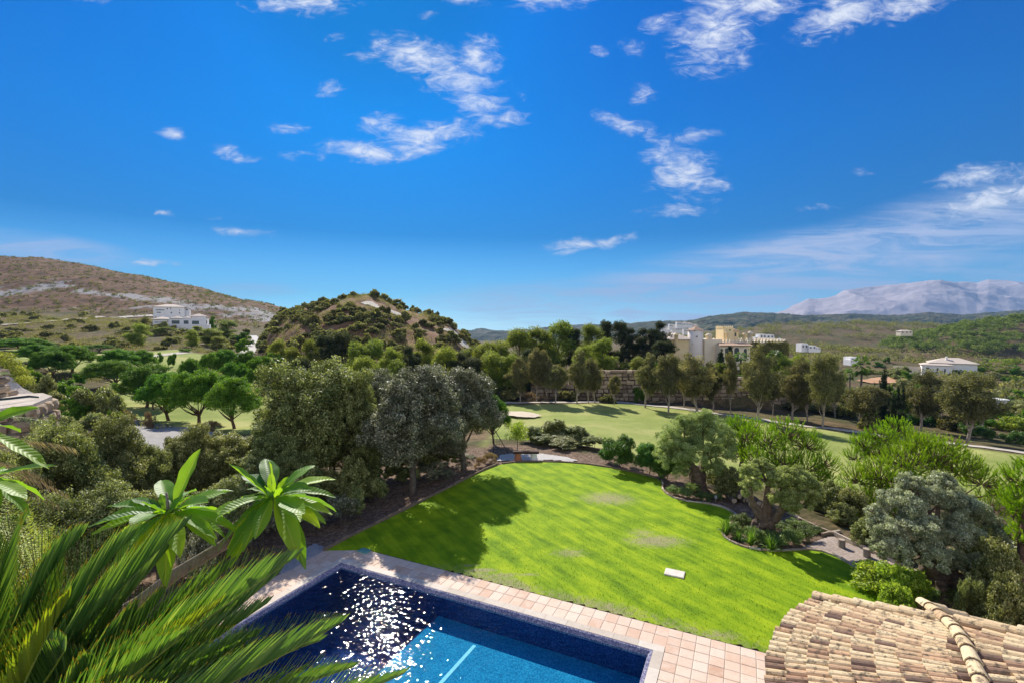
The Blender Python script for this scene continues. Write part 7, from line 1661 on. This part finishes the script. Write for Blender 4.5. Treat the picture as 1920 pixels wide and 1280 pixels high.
def feathery():
    b = np.array([-5.6, 5.6, 0]); root = thing('feathery_tree', 'feathery lime green foliage behind the cycad at the left edge', 'tree', tuple(b)); rng = np.random.default_rng(81)
    tr = MB(); tr.tube([(0, 0, -.1), (0, 0, 4.2)], [.08, .04], 8); V = []; Fq = []; A = []; n0 = 0
    for k in range(85):
        e = PD(rng.uniform(-60, 105), rng.uniform(955, 1040), rng.uniform(4.8, 6.2))-b if k < 70 else PD(rng.uniform(-10, 30), rng.uniform(870, 900), 6)-b
        o = np.array([0, 0, 4.2])+(e-[0, 0, 4.2])*.45+rng.normal(0, .08, 3); q = np.linspace(0, 1, 16)[:, None]; c = o+(e-o)*q+np.array([0, 0, .12])*np.sin(q*pi)
        if k % 3 == 0: tr.tube([(0, 0, 4.1), o, e], [.012, .008, .002], 4)
        tg = unit(e-o); s = unit(np.cross(tg, [0, 0, 1.]))
        for i in range(2, 16):
            for sg in (-1, 1):
                l = .12*sin(i/16*pi*.85+.3); d = unit(tg*.5+s*sg+[0, 0, .1]+rng.normal(0, .1, 3)); w = unit(np.cross(d, [0, 0, 1.]))*.011
                for h in range(3):
                    a = c[i]+d*l*(h/3); e2 = c[i]+d*l*((h+.8)/3); V += [a, (a+e2)/2+w, e2, (a+e2)/2-w]; Fq.append([n0, n0+1, n0+2, n0+3]); n0 += 4; A += [rng.uniform(.3, 1)]*4
    tr.build('trunk', BARK, root, True); mk('crown', np.array(V), np.array(Fq), FOL['lime'], root, {'v': A})
feathery()
def dry_palm():
    b = np.array([-9.3, 7.2, 0]); root = thing('palm_tree', 'palm with drooping dry brown fronds at the left edge', 'palm tree', tuple(b)); rng = np.random.default_rng(82)
    tr = MB(); tr.tube([(0, 0, -.2), (0, 0, 5.6)], [.3, .24], 14, lobes=lambda th, t: 1+.1*np.sin(7*th+t*50)); tr.build('trunk', BARK, root, True)
    c = np.array([0, 0, 5.7]); md = FOL['dry']; mg = FOL['palm']
    for k in range(20):
        dead = k < 11; a = rng.uniform(-1.2, 1.0) if dead else rng.uniform(0, 2*pi); L = rng.uniform(1.5, 2.1); z = rng.uniform(-1.1, .1) if dead else rng.uniform(.6, 1.6)
        T = c+np.array([cos(a)*L, sin(a)*L, z]); q = np.linspace(0, 1, 30)[:, None]; mid = (c+T)/2+[0, 0, .7 if dead else .8]; p = (1-q)**2*c+2*q*(1-q)*mid+q**2*T; V = []; Fq = []; A = []; n0 = 0
        for i in range(3, 29):
            tg = unit(p[i+1]-p[i]); s = unit(np.cross(tg, [0, 0, 1.]))
            for sg in (-1, 1):
                for h in range(2):
                    l = .42*sin(i/30*pi*.9+.2); d = unit(tg*.7+s*sg*.8+[0, 0, -.35 if dead else .2]+rng.normal(0, .08, 3)); w = s*.004+tg*.010; a0 = p[i]+tg*h*.035
                    V += [a0-w, a0+w, a0+d*l+[0, 0, -.08]]; Fq.append([n0, n0+1, n0+2]); n0 += 3; A += [rng.uniform(.2, 1)]*3
        o = mk('frond', np.array(V), np.array(Fq), md if dead else mg, root, {'v': A})
        if dead: o['label'] = 'dry brown hanging frond'
dry_palm()

# ------------------------------------------------------------------ air between here and the mountain
def haze():
    m, nt, out = newmat('haze_air'); N = NT(nt); v = N.n('VolumePrincipled'); v.inputs['Color'].default_value = (.26, .56, 1.0, 1); v.inputs['Density'].default_value = HAZE; v.inputs['Anisotropy'].default_value = -.25
    N.l(v.outputs[0], out.inputs['Volume']); mb = MB(); mb.box(-13600, 13600, -10800, 10800, -175, 900)
    tag(mb.build('haze', m), kind='stuff')
HAZE = 7.5e-5
haze()
